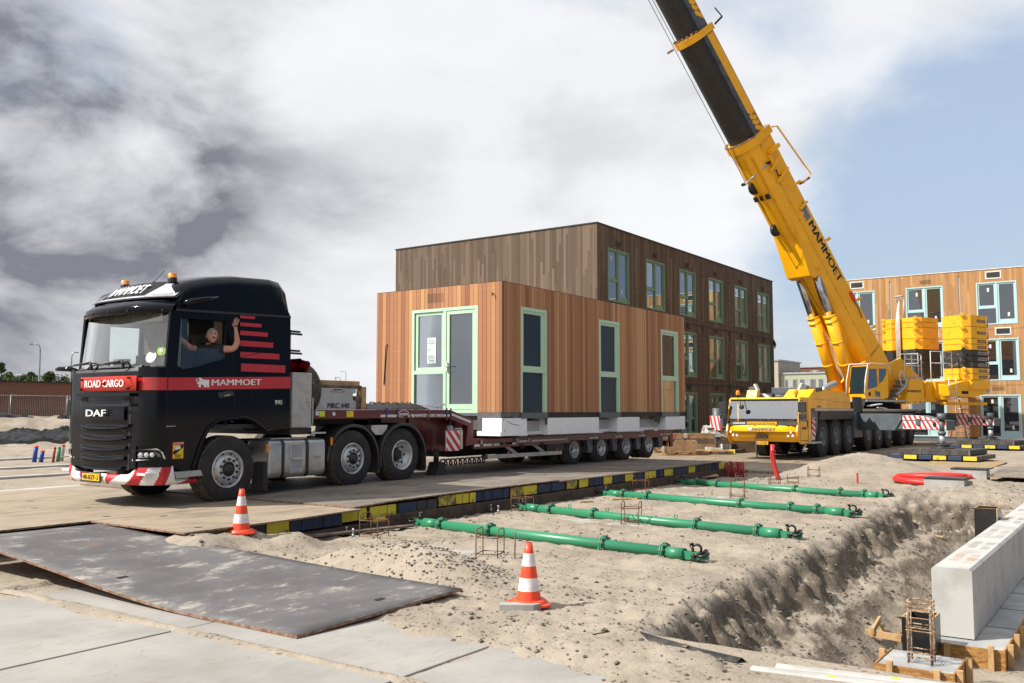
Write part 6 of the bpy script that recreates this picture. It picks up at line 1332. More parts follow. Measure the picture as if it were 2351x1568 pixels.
h1 = [(3.27, 2.82), (3.08, 3.82), (2.50, 3.82), (2.46, 2.98)]; h2 = [(2.36, 3.1), (2.36, 3.84), (1.76, 3.84), (1.78, 3.55), (2.0, 3.28)]
sslab(b, prf, 1.80, 1.86, m_yel, (h1, h2)); sslab(b, prf, .95, 1.01, m_yel)
b.grid([[S(a, bb, z) for bb in (.95, 1.86)] for a, z in prf[2:6]], m_yel, False); b.grid([[S(a, bb, z) for bb in (.95, 1.86)] for a, z in ((3.38, 2.38), (3.43, 2.62))], m_yel, False); sbox(b, 1.66, 3.3, 1.0, 1.8, 2.38, 2.42, m_plastic); sbox(b, 1.64, 1.7, 1.0, 1.8, 2.4, 3.95, m_yel)
sbox(b, 2.5, 3.0, 1.15, 1.65, 2.42, 2.9, m_plastic); sbox(b, 2.45, 2.6, 1.15, 1.65, 2.9, 3.5, m_plastic)
mammoth(b, lambda a, c: S(2.72 - a * .42, 1.864, 2.48 + c * .33), m_grey)
for q in range(6): sbox(b, 3.1 - q * .13, 3.2 - q * .13, 1.855, 1.864, 2.40, 2.46, m_cream2)
b.lathe([(0, .10), (.01, .10), (.01, 0)], S(3.1, 1.86, 2.62), SN, m_plastic, 16)
b.build('operator_cab', crane)
b = MB(); b.grid([[S(a, bb, z) for bb in (.98, 1.83)] for a, z in ((3.44, 2.63), (3.21, 3.93))], g_mod, False); b.poly([h1], lambda a, c: S(a, 1.83, c), g_mod); b.poly([h2], lambda a, c: S(a, 1.83, c), g_mod); b.build('cab_window', crane)
b = MB()
for bb in (.9, 1.92): b.tube([S(3.52, bb, 2.5), S(3.5, bb, 3.2), S(3.25, bb, 4.03), S(3.0, bb, 4.07), S(1.8, bb, 4.05), S(1.6, bb, 3.9), S(1.6, bb, 3.6)], .028, m_refl, 6)
for bb0 in (4.15,): b.tube([S(3.2, .9, 4.05), S(3.2, 1.92, 4.05)], .028, m_refl, 6)
b.build('cab_guard_rail', crane)
# boom
def B(t, bb, p): return S(-.12 + .628 * t + .778 * p, bb, 4.18 + .778 * t - .628 * p)
BD = SU * .628 + V((0, 0, .778)); BP = SU * .778 - V((0, 0, .628))
def boom_sec(w, d1, d2, p0=0.0):
    pts = [(-w, p0 + .08), (-w + .08, p0), (w - .08, p0), (w, p0 + .08), (w, d1)]
    pts += [(w * math.cos(R(a)), d1 + (d2 - d1) * math.sin(R(a))) for a in range(15, 180, 15)] + [(-w, d1)]
    return pts
def boom_tube(b, t0, t1, sec, m, caps=True):
    b.grid([[B(t, q, p) for q, p in sec] for t in (t0, t1)], m, False, True)
    if caps:
        for t in (t0, t1): b.add([B(t, q, p) for q, p in sec], [tuple(range(len(sec)))], m)
    return b
s1 = boom_sec(.80, .98, 1.68)
b = MB(); boom_tube(b, 1.2, 13.4, s1, m_yel)
b.slab([[(-.4, .1), (1.3, 0.0), (1.3, 1.6), (.6, 1.55), (-.5, .9)]], lambda t, p: B(t, .80, p), SN * -1.6, m_yel)
for q in range(13): b.lathe([(0, .05), (.03, .045), (.03, 0)], B(1.2 + q, .80, 1.0), SN, m_ydk, 8)
b.beam(B(1.2, .805, .985), B(13.3, .805, .985), .02, .03, m_ydk, up=BP)
for bb in (-.3, 0.12, .5): b.beam(B(7.3, bb, 1.69 - .25 * abs(bb)), B(13.0, bb, 1.69 - .25 * abs(bb)), .05, .05, m_ydk, up=BP)
for bb in (-.35, .0, .35): b.obox(B(11.0, bb, 1.66), BD * .12, SN * .09, BP * .05, m_plastic)
b.obox(B(12.4, .85, .9), BD * .25, SN * .08, BP * .1, m_yel); b.obox(B(12.75, .95, .5), BD * .09, SN * .12, BP * .35, m_yel); b.beam(B(11.4, .85, 1.2), B(11.6, 1.0, .3), .12, .1, m_yel); b.beam(B(12.0, .85, 1.3), B(12.3, 1.0, .5), .09, .09, m_yel); b.beam(B(9.6, .85, .7), B(9.7, 1.0, .2), .12, .1, m_yel); b.tube([B(11.9, .86, .9), B(11.6, .9, 1.0), B(11.5, .88, .7)], .03, m_plastic, 6)
for t in (10.6, 7.4, 3.9, 2.2): b.beam(B(t, .75, -.02), B(t + .05, .95, -.12), .14, .10, m_yel)
b.text('MAMMOET', B(8.72, .803, .62), -BD, -BP, .40, m_ink, 3.35, bold=.06, lift=.006); mammoth(b, lambda a, c: B(9.75 - a * .85, .809, .65 - c * .5), mat('blue_grey_emblem', (.16, .20, .24), .5))
b.tube([B(4.55, .84, .25), B(4.05, .84, .25)], [.09, .09], m_redbright, 10); b.tube([B(4.05, .84, .25), B(3.75, .84, .25)], .06, m_greyp, 8); b.tube([B(3.75, .84, .25), B(3.4, .86, .3), B(3.1, .84, .35)], .02, m_plastic, 5)
# bracket for the lifting cylinders
bs = [(9.6, 1.25), (6.75, 1.98), (6.45, 1.75), (6.3, 1.0), (8.0, .9)]
b.slab([bs], lambda t, p: B(t, .68, p), SN * -1.36, m_yel)
b.build('boom_base', crane, bev=.015)
b = MB(); sc_ = boom_sec(.90, .98, 1.82, -.12); boom_tube(b, 13.38, 13.75, sc_, m_yel); 
for q in range(26): a = R(10 + q * 6.4); b.obox(B(13.78, .84 * math.cos(a), .98 + .78 * math.sin(a)), BD * .03, SN * .04, BP * .05, m_rust)
b.tube([B(13.6, .98, .0), B(13.5, 1.1, -.2), B(10.6, 1.1, -.75), B(10.5, 1.0, -.1)], .04, m_yel, 6); b.tube([B(10.5, 1.08, -.6), B(10.5, .8, -.1)], .05, m_plastic, 6); b.build('boom_collar', crane)
m_bgrey = mat('boom_grey', (.085, .10, .115), .5, c2=(.045, .048, .05), vs=3, bump=.1); m_grease = mat('greased_black', (.014, .013, .012), .55, c2=(.05, .046, .042), vs=16, va=(.52, .70))
def inner(t0, t1, w, p0, d1, d2, parts_yellow):
    b = MB(); sec = boom_sec(w, d1, d2, p0); n = len(sec)
    for j in range(n):
        q0, q1 = sec[j], sec[(j + 1) % n]; mm = m_grease if (q0[1] + q1[1]) / 2 > d1 - .02 and abs(q0[0] + q1[0]) < 1.98 * w else m_bgrey
        b.add([B(t0, *q0), B(t0, *q1), B(t1, *q1), B(t1, *q0)], [(0, 1, 2, 3)], mm, True)
    for ta, tb, ra, rb in parts_yellow: b.poly([[(ta, ra), (tb, ra), (tb + .0, rb), (ta - .35, rb)]], lambda t, p: B(t, w + .004, p), m_yel)
    return b
b = inner(13.5, 18.9, .70, .08, .92, 1.52, [(14.75, 18.7, .66, .20), (14.47, 14.63, .66, .20), (14.2, 14.35, .66, .20), (13.93, 14.08, .66, .20)]); b.build('boom_section', crane)
b = MB(); boom_tube(b, 18.75, 19.05, boom_sec(.78, .92, 1.62, 0.0), m_yel)
for q in range(8): a = R(20 + q * 20); b.obox(B(19.1, .7 * math.cos(a), .92 + .62 * math.sin(a)), BD * .05, SN * .06, BP * .04, m_rust)
b.beam(B(18.9, .8, .0), B(19.0, 1.0, -.4), .08, .08, m_plastic); b.beam(B(19.0, 1.0, -.4), B(19.5, .9, -.35), .04, .04, m_plastic); b.beam(B(18.9, -.6, 1.5), B(18.9, -.8, 1.75), .08, .08, m_rust); b.build('boom_collar', crane)
b = inner(18.9, 33, .62, .14, .86, 1.40, [(20.55, 33, .60, .24), (20.25, 20.42, .60, .24), (19.98, 20.14, .60, .24), (19.70, 19.86, .60, .24)]); b.build('boom_section', crane)
for bb in (-.2, .05):
    b = MB(); b.tube([B(33, bb, 1.85), B(9.4, bb, 1.95), B(2.0, bb, 1.7)] if bb > 0 else [B(33, bb, 1.80), B(12, bb, 1.9)], .014, m_plastic, 5); b.build('hoist_rope', crane)
for t, pp in ((9.3, 1.75), (11.6, 1.72)):
    b = MB(); b.lathe([(-.06, .30), (-.02, .25), (.02, .25), (.06, .30), (.06, 0)], B(t, -.1, pp), SN, m_plastic, 24); b.lathe([(-.061, .30), (-.065, .0)], B(t, -.1, pp), SN, m_yel, 24); b.build('sheave', crane)
b = MB(); b.beam(B(12.0, -.2, 1.95), B(12.4, .9, 1.2), .06, .06, m_steel); b.obox(B(12.4, .9, 1.2), BD * .06, SN * .1, BP * .06, m_plastic); b.obox(B(12.0, -.3, 1.95), BD * .06, SN * .1, BP * .06, m_plastic); b.build('rope_guide', crane)
for bb in (-.52, .45):
    p1 = S(5.03, bb, 8.46); p2 = S(4.03, bb, 6.44); p3 = S(2.30, bb, 2.75)
    b = MB(); b.cyl(p1, p2 + (p3 - p2) * .1, .215, mat('chrome_rod', (.5, .5, .52), .12, metal=.95), 24); b.cyl(p1, p1 + (p1 - p2).normalized() * .35, .16, m_yel, 12); b.lathe([(-.28, .2), (.28, .2), (.28, 0)], p1 + (p1 - p2).normalized() * .25, SN, m_yel, 14); b.build('cylinder_rod', crane)
    b = MB(); b.cyl(p2, p3, .285, m_yel, 26)
    for f in (0, .07, .33, .62): q = p2.lerp(p3, f); dd = (p3 - p2).normalized(); b.cyl(q, q + dd * .10, .31, m_yel, 26)
    b.tube([p2 + SN * .28 + SU * -.1, p2.lerp(p3, .3) + SN * .33 + SU * -.15, p2.lerp(p3, .45) + SN * .32 + SU * -.03, p2.lerp(p3, .95) + SN * .32], .03, m_yel, 6); b.build('lifting_cylinder', crane)
# counterweights
m_bblk = mat('black_weight', (.018, .018, .018), .55, c2=(.10, .09, .075), vs=4, va=(.56, .66)); m_yw = mat('worn_yellow', (0.86, 0.44, 0.012), 0.45, c2=(0.66, 0.32, 0.012), vs=3, va=(.5, .72))
def stack(a0, a1, b0, b1, zs, blacks, name, lug, txt=True, gap=False):
    for i, (z0, z1) in enumerate(zip(zs, zs[1:])):
        mm = m_bblk if i in blacks else m_yw; b = MB(); ch = .16
        pl = [(a0 - .0, b0 + .08), (a0, b1 - .28), (a0 - .30, b1), (a1, b1), (a1, b0), (a0 - .12, b0)]
        b.slab([pl], lambda a, c: S(a, c, z0 + .012), (0, 0, z1 - z0 - .024), mm)
        if txt: sbox(b, a1 + .25, a1 + 1.05, b1 - .001, b1 + .004, (z0 + z1) / 2 - .075, (z0 + z1) / 2 + .075, m_greyp if i in blacks else m_ink); b.text('LIEBHERR', S(a1 + 1.0, b1 + .004, (z0 + z1) / 2 - .045), -SU, (0, 0, 1), .09, m_ink if i in blacks else m_alu, .68, bold=.06)
        if txt: b.poly([[(a1 + .13, z0 + .02), (a1 + .002, z0 + .02), (a1 + .002, z1 - .02), (a1 + .13, z1 - .02)]], lambda a, c: S(a, b1 + .003, c), m_white); b.poly([[(a1 + .13, z0 + .02), (a1 + .002, z0 + .02), (a1 + .002, z1 - .02)]], lambda a, c: S(a, b1 + .006, c), mat('dull_red', (.25, .03, .04), .6))
        for (aa, bb) in lug: b.lathe([(-.02, .11), (.06, .11), (.06, 0)], S(aa, bb, z1 - .06 if i % 2 else z1), SU * .7 + SN * .7, mm, 14)
        b.build('counterweight_slab', crane, bev=.012)
zsn = [3.44]
for h in (215, 85, 85, 88, 85, 85, 85, 80, 172, 168)[1:][::1]: zsn.append(zsn[-1] + h / 933 * 3.40)
stack(-5.0, -6.9, .52, 2.0, zsn, (2, 3, 4), 'near', ((-4.98, 1.72),))
zsf = [3.6, 4.6, 5.18, 5.78, 6.40, 6.68, 6.96]
stack(-5.0, -6.8, -3.1, -2.15, zsf, (0, 1), 'far', ((-4.98, -2.9),), False); stack(-5.0, -6.8, -1.85, -.75, zsf, (0, 1), 'far', ((-4.98, -.95),), False)
b = MB(); sbox(b, -5.1, -6.9, -3.1, 2.0, 2.95, 3.43, m_yel); sslab(b, [(-3.2, 3.1), (-4.9, 3.4), (-6.9, 3.44), (-6.9, 2.95), (-7.0, 2.75), (-5.3, 2.55), (-3.3, 2.6)], 1.35, 1.9, m_yel); sslab(b, [(-3.0, 3.3), (-5.1, 3.4), (-5.1, 2.6), (-3.0, 2.5)], -2.2, 1.35, m_ydk)
b.cyl(S(-3.6, 1.25, 2.4), S(-3.6, 1.25, 3.2), .45, m_yel, 24); sbox(b, -6.95, -6.85, 1.4, 1.98, 2.8, 3.4, m_refl); sbox(b, -6.2, -5.9, 1.9, 1.91, 2.85, 3.0, m_yst); sbox(b, -6.6, -6.86, 1.9, 1.905, 2.78, 3.02, m_white); sbox(b, -6.68, -6.78, 1.903, 1.908, 2.78, 3.02, m_rst)
sbox(b, -5.6, -5.48, 2.0, 2.004, 3.1, 3.22, m_white); b.text('A', S(-5.515, 2.004, 3.12), -SU, (0, 0, 1), .08, m_ink, bold=.03); sbox(b, -5.0, -4.4, 1.9, 1.91, 2.70, 2.85, m_dark)
b.lathe([(0, .08), (.05, .08), (.05, 0)], S(-5.2, 2.0, 3.25), SN, m_yel, 12); b.cyl(S(-5.0, -1.4, 2.5), S(-5.0, -1.4, 3.5), .4, m_ydk, 16)
b.build('counterweight_frame', crane, bev=.01)
b = MB()
for q in range(4): bb = -2.10 + q * .07; b.tube([S(-4.95, bb, 4.2), S(-4.93, bb, 6.6), S(-4.95, -2.0 + q * .03, 7.4), S(-5.1, -1.98, 7.9)], .035, m_cream2, 6)
b.tube([S(-5.1, -2.1, 7.85), S(-5.1, -2.12, 8.1), S(-5.1, -1.97, 8.22), S(-5.1, -1.82, 8.1), S(-5.1, -1.84, 7.85)], .035, m_greyp, 8); b.cyl(S(-5.1, -2.25, 8.2), S(-5.1, -1.7, 8.2), .06, m_greyp, 10); b.cyl(S(-5.2, -1.75, 6.9), S(-5.2, -1.75, 8.0), .05, m_greyp, 8)
tag(b.build('lifting_sling', None, loc=tuple(S(-5, -2, 6.9))), 'white lifting slings with shackles hanging over the rear counterweight stack', 'sling')
# outrigger pads
def pad(p, w, label):
    r_ = thing('outrigger_pad', (p.x, p.y, .1), label, 'outrigger pad', 'timber pads under the outriggers'); m_pad = mat('black_pad_timber', (.035, .034, .034), .75, c2=(.08, .075, .07), vs=6, bump=.4)
    ux, uy = V((-.10, -.995, 0)), V((.995, -.10, 0)); b = MB()
    for q in range(3): c_ = p + ux * (q - 1) * .82 + V((0, 0, .36)); b.obox(c_, ux * .405, uy * 1.15, (0, 0, .095), m_pad)
    for q in (-1, 0, 1): b.obox(p + ux * (q * .82 + .38) + uy * -1.152 + V((0, 0, .36)), ux * .03, uy * .004, (0, 0, .09), m_oldwood)
    b.build('top_mat', r_, bev=.015)
    for q, cc in enumerate('bybyby'):
        b = MB(); c_ = p + ux * (q - 2.5) * .50 + V((0, 0, .172)); c2 = m_bb if cc == 'b' else m_by; b.obox(c_, ux * .22, uy * 1.28, (0, 0, .075), m_oldwood); b.obox(c_ + uy * -1.283, ux * .218, uy * .006, (0, 0, .073), c2); b.obox(c_ + uy * 1.283, ux * .218, uy * .006, (0, 0, .073), c2); b.build('base_beam', r_, bev=.012)
pad(V((jf.x, jf.y, 0)), 1, 'black timber outrigger pad on blue and yellow beams, nearer of the two on the right'); pad(V((jr.x, jr.y, 0)), 1, 'black timber outrigger pad in front of the white doorstep')
pad(V((37.45, 15.5, 0)), 1, 'black timber outrigger pad behind the crane cab, beside the wrapped crate')
# ================================================================ SMALL SITE OBJECTS
m_cone = mat('cone_orange', (0.80, 0.075, 0.022), 0.42, c2=(0.72, 0.065, 0.02), vs=8); m_conew = mat('cone_white', (0.78, 0.76, 0.75), 0.45, c2=(.66, .62, .60), vs=12)
def cone(loc, label, h=0.57, tilt=0):
    r_ = thing('traffic_cone', loc, label, 'traffic cone', 'traffic cones'); x, y, z = loc; R0, R1 = .118, .032
    rad = lambda t: lerp(R0, R1, t)
    b = MB(); pr = [(0.035, R0)]; seg = [(0.0, .18, m_cone), (.18, .40, m_conew), (.40, .60, m_cone), (.60, .82, m_conew), (.82, 1.0, m_cone)]
    for a, c, m_ in seg: pr.append((.035 + (h - .035) * a, rad(a), m_)); pr.append((.035 + (h - .035) * c, rad(c), m_))
    pr += [(h, R1 * .75, m_cone), (h - .03, R1 * .7, m_dark), (h - .03, 0, m_dark)]
    b.lathe(pr, loc, (0, 0, 1), m_cone, 32); b.build('body', r_)
    b = MB(); b.lathe([(.05, R0), (.05, R0 + .035), (.02, R0 + .05), (.016, R0 + .052)], loc, (0, 0, 1), m_cone, 32)
    pts = [(x + (.205 + .02 * math.cos(4 * a)) * math.cos(a), y + (.205 + .02 * math.cos(4 * a)) * math.sin(a)) for a in (2 * math.pi * q / 40 for q in range(40))]
    b.slab([pts], lambda a, c: (a, c, z + .018), (0, 0, -.02), m_cone); b.build('base', r_); return r_
cone((7.19, 4.87, terrain(7.19, 4.87) + .012), 'orange and white traffic cone standing on open sand beside a broken concrete piece'); cone((7.82, 9.84, .255), 'orange and white traffic cone standing at the edge of the steel plates near the lorry')
b = MB(); b.slab([[(0, 0), (.30, .02), (.36, .10), (.28, .13), (.0, .11)]], lambda a, c: V((6.86, 4.98, .012)) + V((.50 * a, -.95 * a, 0)) + V((.9, .5, 0)) * c, (0, 0, .07), m_conc)
tag(b.build('concrete_piece', None, loc=(6.92, 4.85, .0), bev=.006), 'broken piece of grey concrete lying against the foot of the nearer traffic cone', 'concrete block')
# green spreader bars
m_green = mat('spreader_green', (0.026, 0.21, 0.105), 0.38, c2=(0.035, 0.16, 0.085), vs=4, va=(.5, .7), rv=.2); m_shack = mat('black_shackle', (.012, .012, .013), .35)
def shackle(b, c, ax, up, s=1.0):
    c = V(c); ax = V(ax).normalized(); up = V(up).normalized(); sd = ax.cross(up)
    pts = [c + ax * .0 + sd * .055 * s] + [c + ax * (.06 + .075 * math.sin(R(a))) * s + sd * .07 * s * math.cos(R(a)) for a in range(0, 181, 20)] + [c + ax * .0 - sd * .055 * s]
    b.tube(pts, .020 * s, m_shack, 8); b.cyl(c - sd * .085 * s, c + sd * .085 * s, .022 * s, m_shack, 10); b.cyl(c + sd * .085 * s, c + sd * .12 * s, .034 * s, m_shack, 8); b.cyl(c - sd * .085 * s, c - sd * .11 * s, .034 * s, m_shack, 8)
def spreader(p, q, fl, label, eyes=()):
    p, q = V(p), V(q); d = (q - p).normalized(); L_ = (q - p).length; sd = d.cross(V((0, 0, 1))); r0 = .074
    r_ = thing('spreader_bar', tuple((p + q) / 2 - V((0, 0, p.z))), label, 'spreader bar', 'green spreader bars laid on the sand'); g = lambda f: p + d * (L_ * f)
    b = MB(); b.cyl(g(.055), g(.945), r0, m_green, 20); b.cyl(g(.045), g(.10), r0 * 1.08, m_green, 20); b.cyl(g(.90), g(.955), r0 * 1.08, m_green, 20)
    for f in eyes: c = g(f) + V((0, 0, r0 + .03)); b.tube([c + V((0, 0, .03)) * math.sin(a) + d * .03 * math.cos(a) for a in (2 * math.pi * k2 / 10 for k2 in range(10))], .008, m_green, 6, True)
    b.build('pipe', r_)
    for f in fl:
        b = MB(); c = g(f)
        for o in (-.022, .006): b.cyl(c + d * o, c + d * (o + .018), .125, m_green, 8)
        for k2 in range(8):
            a = 2 * math.pi * (k2 + .5) / 8; c2 = c + (sd * math.cos(a) + V((0, 0, 1)) * math.sin(a)) * .102; b.cyl(c2 - d * .045, c2 + d * .045, .011, m_steel if k2 % 2 else m_rust, 6)
        b.build('flange', r_)
    for f, sg in ((.05, -1), (.95, 1)):
        b = MB(); c = g(f)
        for o in (-.03, .03): b.obox(c + d * sg * .10 + sd * o, d * .13, sd * .008, V((0, 0, .05)), m_green)
        b.obox(c + d * sg * .20 + V((0, 0, -.01)), d * .09, sd * .075, V((0, 0, .018)), m_green); b.lathe([(-.019, .075), (.019, .075), (.019, 0)], c + d * sg * .28 + V((0, 0, -.01)), (0, 0, 1), m_green, 16); b.build('end_lug', r_)
        b = MB(); shackle(b, c + d * sg * .24 + V((0, 0, .03)), (d * sg + sd * .5).normalized(), V((0, 0, 1)) + sd * .3, .95); shackle(b, c + d * sg * .14 + V((0, 0, .07)), (d * sg - sd * .3 + V((0, 0, .25))).normalized(), sd, .8); b.build('shackle', r_)
zb_ = .08
spreader((11.12, 9.72, zb_), (10.50, 4.58, zb_), (.12, .32, .72, .90), 'green spreader bar nearest to the traffic cone on the sand', ())
spreader((13.93, 9.68, zb_), (13.0, 4.22, zb_), (.15, .33, .70, .89), 'second green spreader bar, with a tall rebar cage right in front of its middle', (.23, .38, .63))
spreader((17.32, 9.85, zb_), (16.36, 4.25, zb_), (.11, .22, .60, .78, .87), 'third green spreader bar, ending near the loose planks by the platform')
spreader((21.15, 9.78, zb_), (19.95, 4.55, zb_), (.10, .21, .60, .80, .90), 'farthest green spreader bar, closest to the red hoses')
# rebar cages
m_rebar = mat('rusty_rebar', (.19, .085, .035), .85, c2=(.10, .05, .03), vs=30); m_mort = mat('mortar', (.5, .49, .46), .9)
def cage(x, y, w, d, h, label, rot=.3, bolts=False):
    z = terrain(x, y); b = MB(); c_, s_ = math.cos(rot), math.sin(rot); f = lambda u, v, zz: V((x + u * c_ - v * s_, y + u * s_ + v * c_, z + zz)); r0 = .0075
    for u in (-w / 2, w / 2):
        for v in (-d / 2, d / 2): b.tube([f(u, v, -.03), f(u, v, h * .92 + .02 * random.random())], r0, m_rebar, 6)
    for zz in (.10 * h + .02, h * .72): b.tube([f(-w / 2, -d / 2, zz), f(w / 2, -d / 2, zz), f(w / 2, d / 2, zz), f(-w / 2, d / 2, zz)], r0, m_rebar, 6, True)
    for v in (-d / 2, d / 2): b.tube([f(-w / 2, v, h * .72), f(-w / 2 + .01, v, h * .93), f(-w / 2 + .05, v, h), f(w / 2 - .05, v, h), f(w / 2 - .01, v, h * .93), f(w / 2, v, h * .72)], r0, m_rebar, 6)
    o = b.build('rebar_cage', None, loc=(x, y, z)); tag(o, label, 'rebar cage', 'rebar cages in the sand')
cage(9.35, 6.92, .30, .28, .36, 'rusty rebar cage standing on a concrete patch behind the nearer traffic cone', .35)
cage(9.75, 9.30, .30, .30, .34, 'rusty rebar cage over anchor bolts beside the step in the platform', .2); cage(13.30, 7.0, .28, .28, .34, 'rusty rebar cage in front of the middle of the second green bar', .3)
cage(13.75, 9.45, .3, .3, .36, 'rusty rebar cage at the platform end of the second green bar', .1); cage(18.9, 9.7, .3, .3, .34, 'rebar cage between the third green bar and the brown beam', .2); cage(18.4, 7.2, .3, .28, .34, 'rebar cage behind the middle of the third green bar', .3)
cage(22.8, 8.8, .3, .24, .20, 'rebar cage between the red tubes and the bent red pipe', .1); cage(22.4, 7.8, .3, .24, .19, 'rebar cage just in front of the foot of the bent red pipe', .2); cage(22.75, 7.45, .26, .26, .2, 'whitish rebar cage right of the bent red pipe', .3); cage(24.45, 7.45, .3, .28, .28, 'tallest far rebar cage, right of the bent red pipe', .2); cage(23.0, 10.0, .3, .28, .22, 'rebar cage at the loose plywood sheet by the red tubes', .2)
cage(24.2, 10.05, .3, .25, .22, 'rebar cage just left of the red tube bundle', .2)
for x, y, lab in ((9.58, 9.62, 'anchor bolts on a black base strip by the step in the platform'), (13.35, 9.78, 'anchor bolts on a black base strip at the end of the second green bar')):
    b = MB(); b.obox((x, y, .02), (.12, .28, 0), (.06, -.03, 0), (0, 0, .012), m_plastic)
    for q in (-.5, .5): p = V((x + q * .10, y + q * .24, .03)); b.cyl(p, p + V((0, 0, .13)), .012, m_steel, 8); b.cyl(p, p + V((0, 0, .05)), .024, m_steel, 6); b.cyl(p + V((0, 0, .10)), p + V((0, 0, .12)), .022, m_steel, 6)
    tag(b.build('anchor_plate', None, loc=(x, y, 0)), lab, 'anchor plate', 'anchor plates in the sand')
b = MB(); b.tube([(9.46, 6.62, -.03), (9.46, 6.61, .33)], .008, m_rebar, 6); tag(b.build('rebar_rod', None, loc=(9.46, 6.62, 0)), 'single upright rusty rebar rod right of the near rebar cage', 'rebar rod')
# red pipes, tubes, stake, hoses
m_pvc = mat('red_pvc', (.50, .03, .025), .4, c2=(.42, .03, .025)); m_pvcd = mat('dark_red_pvc', (.30, .02, .025), .45); m_hose = mat('red_hose', (.60, .022, .018), .45)
b = MB(); b.tube([(23.92, 8.20, -.05), (23.92, 8.25, .12), (23.92, 8.33, .38), (23.92, 8.37, .65), (23.92, 8.36, .95)], .062, m_pvc, 14); b.lathe([(0, .045), (.002, 0)], (23.92, 8.36, .951), (0, 0, 1), m_dark, 14); b.tube([(23.92 + .07 * math.cos(a), 8.36 + .07 * math.sin(a), .78 + .02 * math.sin(2 * a)) for a in (2 * math.pi * q / 14 for q in range(15))], .007, m_hose, 5); b.tube([(23.85, 8.36, .77), (23.84, 8.42, .55), (23.84, 8.45, .35)], .006, m_hose, 5)
tag(b.build('bent_pipe', None, loc=(23.92, 8.25, 0)), 'bent red plastic pipe rising from the sand in front of the crane', 'pipe')
for q, (x, y, h) in enumerate(((24.42, 9.86, .40), (24.40, 9.74, .44), (24.40, 9.65, .42), (24.42, 9.57, .43), (24.40, 9.47, .42), (24.38, 9.36, .42))):
    b = MB(); b.tube([(x, y, -.03), (x - .01, y + .012 * (q % 3 - 1), h)], .04, m_pvcd, 12); b.lathe([(0, .03), (.001, 0)], (x - .01, y + .012 * (q % 3 - 1), h + .001), (0, 0, 1), m_dark, 10)
    if q in (2, 3, 5): b.tube([(x - .045, y + .02, h - .1), (x - .05, y, h - .16), (x - .045, y - .03, h - .14), (x - .05, y + .02, h - .24)], .004, m_orange, 5)
    tag(b.build('red_tube', None, loc=(x, y, 0)), ('leftmost', 'second', 'third', 'fourth', 'fifth', 'rightmost')[q] + ' of the six dark red tubes standing upright at the end of the platform', 'tube', 'dark red tubes at the end of the platform')
b = MB(); b.box(23.59, 23.63, 6.10, 6.14, -.03, .30, m_pvc); tag(b.build('marker_stake', None, loc=(23.6, 6.1, 0)), 'thin red marker stake in the sand right of the farthest green bar', 'stake')
b = MB(); pts = []
for q in range(150):
    a = q / 150 * 2 * math.pi * 2.6; rr_ = 1 + .08 * math.sin(a * .4); pts.append((24.6 + .75 * rr_ * math.cos(a + .5) + .06 * q / 150, 4.55 + .86 * rr_ * math.sin(a + .5), .10 + .15 * (q / 150) + .03 * math.sin(a * 1.3)))
pts += [(24.9 + .1, 3.9, .12), (25.0, 3.66, .08)]
b.tube(pts, .068, m_hose, 12); tag(b.build('hose_coil', None, loc=(24.4, 4.5, 0)), 'coil of bright red ribbed hose lying on the sand round the concrete drain', 'hose')
for cx, cy, lab in ((22.75, 3.95, 'concrete drain box with a black grate in front of the red hose coil'), (26.75, 4.05, 'concrete drain box with a black grate, farther back than the red hoses')):
    r_ = thing('drain_box', (cx, cy, .02), lab, 'drain', 'concrete drain boxes'); b = MB(); z0, z1 = .0, .30
    b.slab([[(cx - .33, z0), (cx + .33, z0), (cx + .28, .06), (cx + .28, z1), (cx - .28, z1), (cx - .28, .06)]], lambda a, c: (a, cy - .42, c), (0, .84, 0), m_conc); b.build('box', r_, bev=.01)
    b = MB(); b.box(cx - .29, cx + .29, cy - .43, cy + .43, z1 + .001, z1 + .035, m_plastic)
    for q in range(9): b.box(cx - .26, cx + .26, cy - .39 + q * .092, cy - .35 + q * .092, z1 + .035, z1 + .045, m_grey)
    b.build('grate', r_)
# trench: wall, footings, formwork
m_wallc = mat('pale_concrete', (.46, .455, .44), .85, c2=(.36, .35, .335), vs=2.2, va=(.45, .7), bump=.12, bs=80); m_wet = mat('footing_concrete', (.30, .305, .31), .7, c2=(.42, .42, .41), vs=2.5, bump=.3, bs=30)
t = NT('osb'); vo = t.n('ShaderNodeTexVoronoi'); vo.inputs['Scale'].default_value = 26; t.put(vo.inputs['Vector'], t.scaled((1, .45, 1.6))); c1 = t.ramp(vo.outputs['Color'], [(0, (.19, .085, .022)), (.5, (.34, .17, .045)), (1, (.47, .27, .09))]); t.base(t.mix(t.step(t.noise(60, 3), .45, .7), c1, (.26, .13, .035))); t.set(rough=.75); m_osb = t.m
b = MB(); b.slab([[(1.825, -.799), (2.265, -.799), (2.265, -.03), (2.235, 0.0), (1.855, 0.0), (1.825, -.03)]], lambda a, c: (11.9, a, c), (16, 0, 0), m_wallc)
m_st1 = mat('rust_stamp', (.50, .26, .13), .9, c2=(.38, .30, .24), vs=30, va=(.4, .6)); m_st2 = mat('grey_stamp', (.25, .235, .22), .9, c2=(.40, .39, .37), vs=30, va=(.4, .6))
for gx, mm in ((12.4, m_st1), (12.75, m_st1), (13.7, m_st2), (14.1, m_st2), (15.2, m_st2), (15.7, m_st2), (17.2, m_st2), (17.7, m_st2), (19.2, m_st2)):
    for q in range(7):
        for y in (1.95, 2.12):
            if random.random() < .85: b.box(gx + q * .055 + (.1 if y > 2 else 0), gx + q * .055 + .025 + (.1 if y > 2 else 0), y - .05, y + .05, .0005, .002, mm)
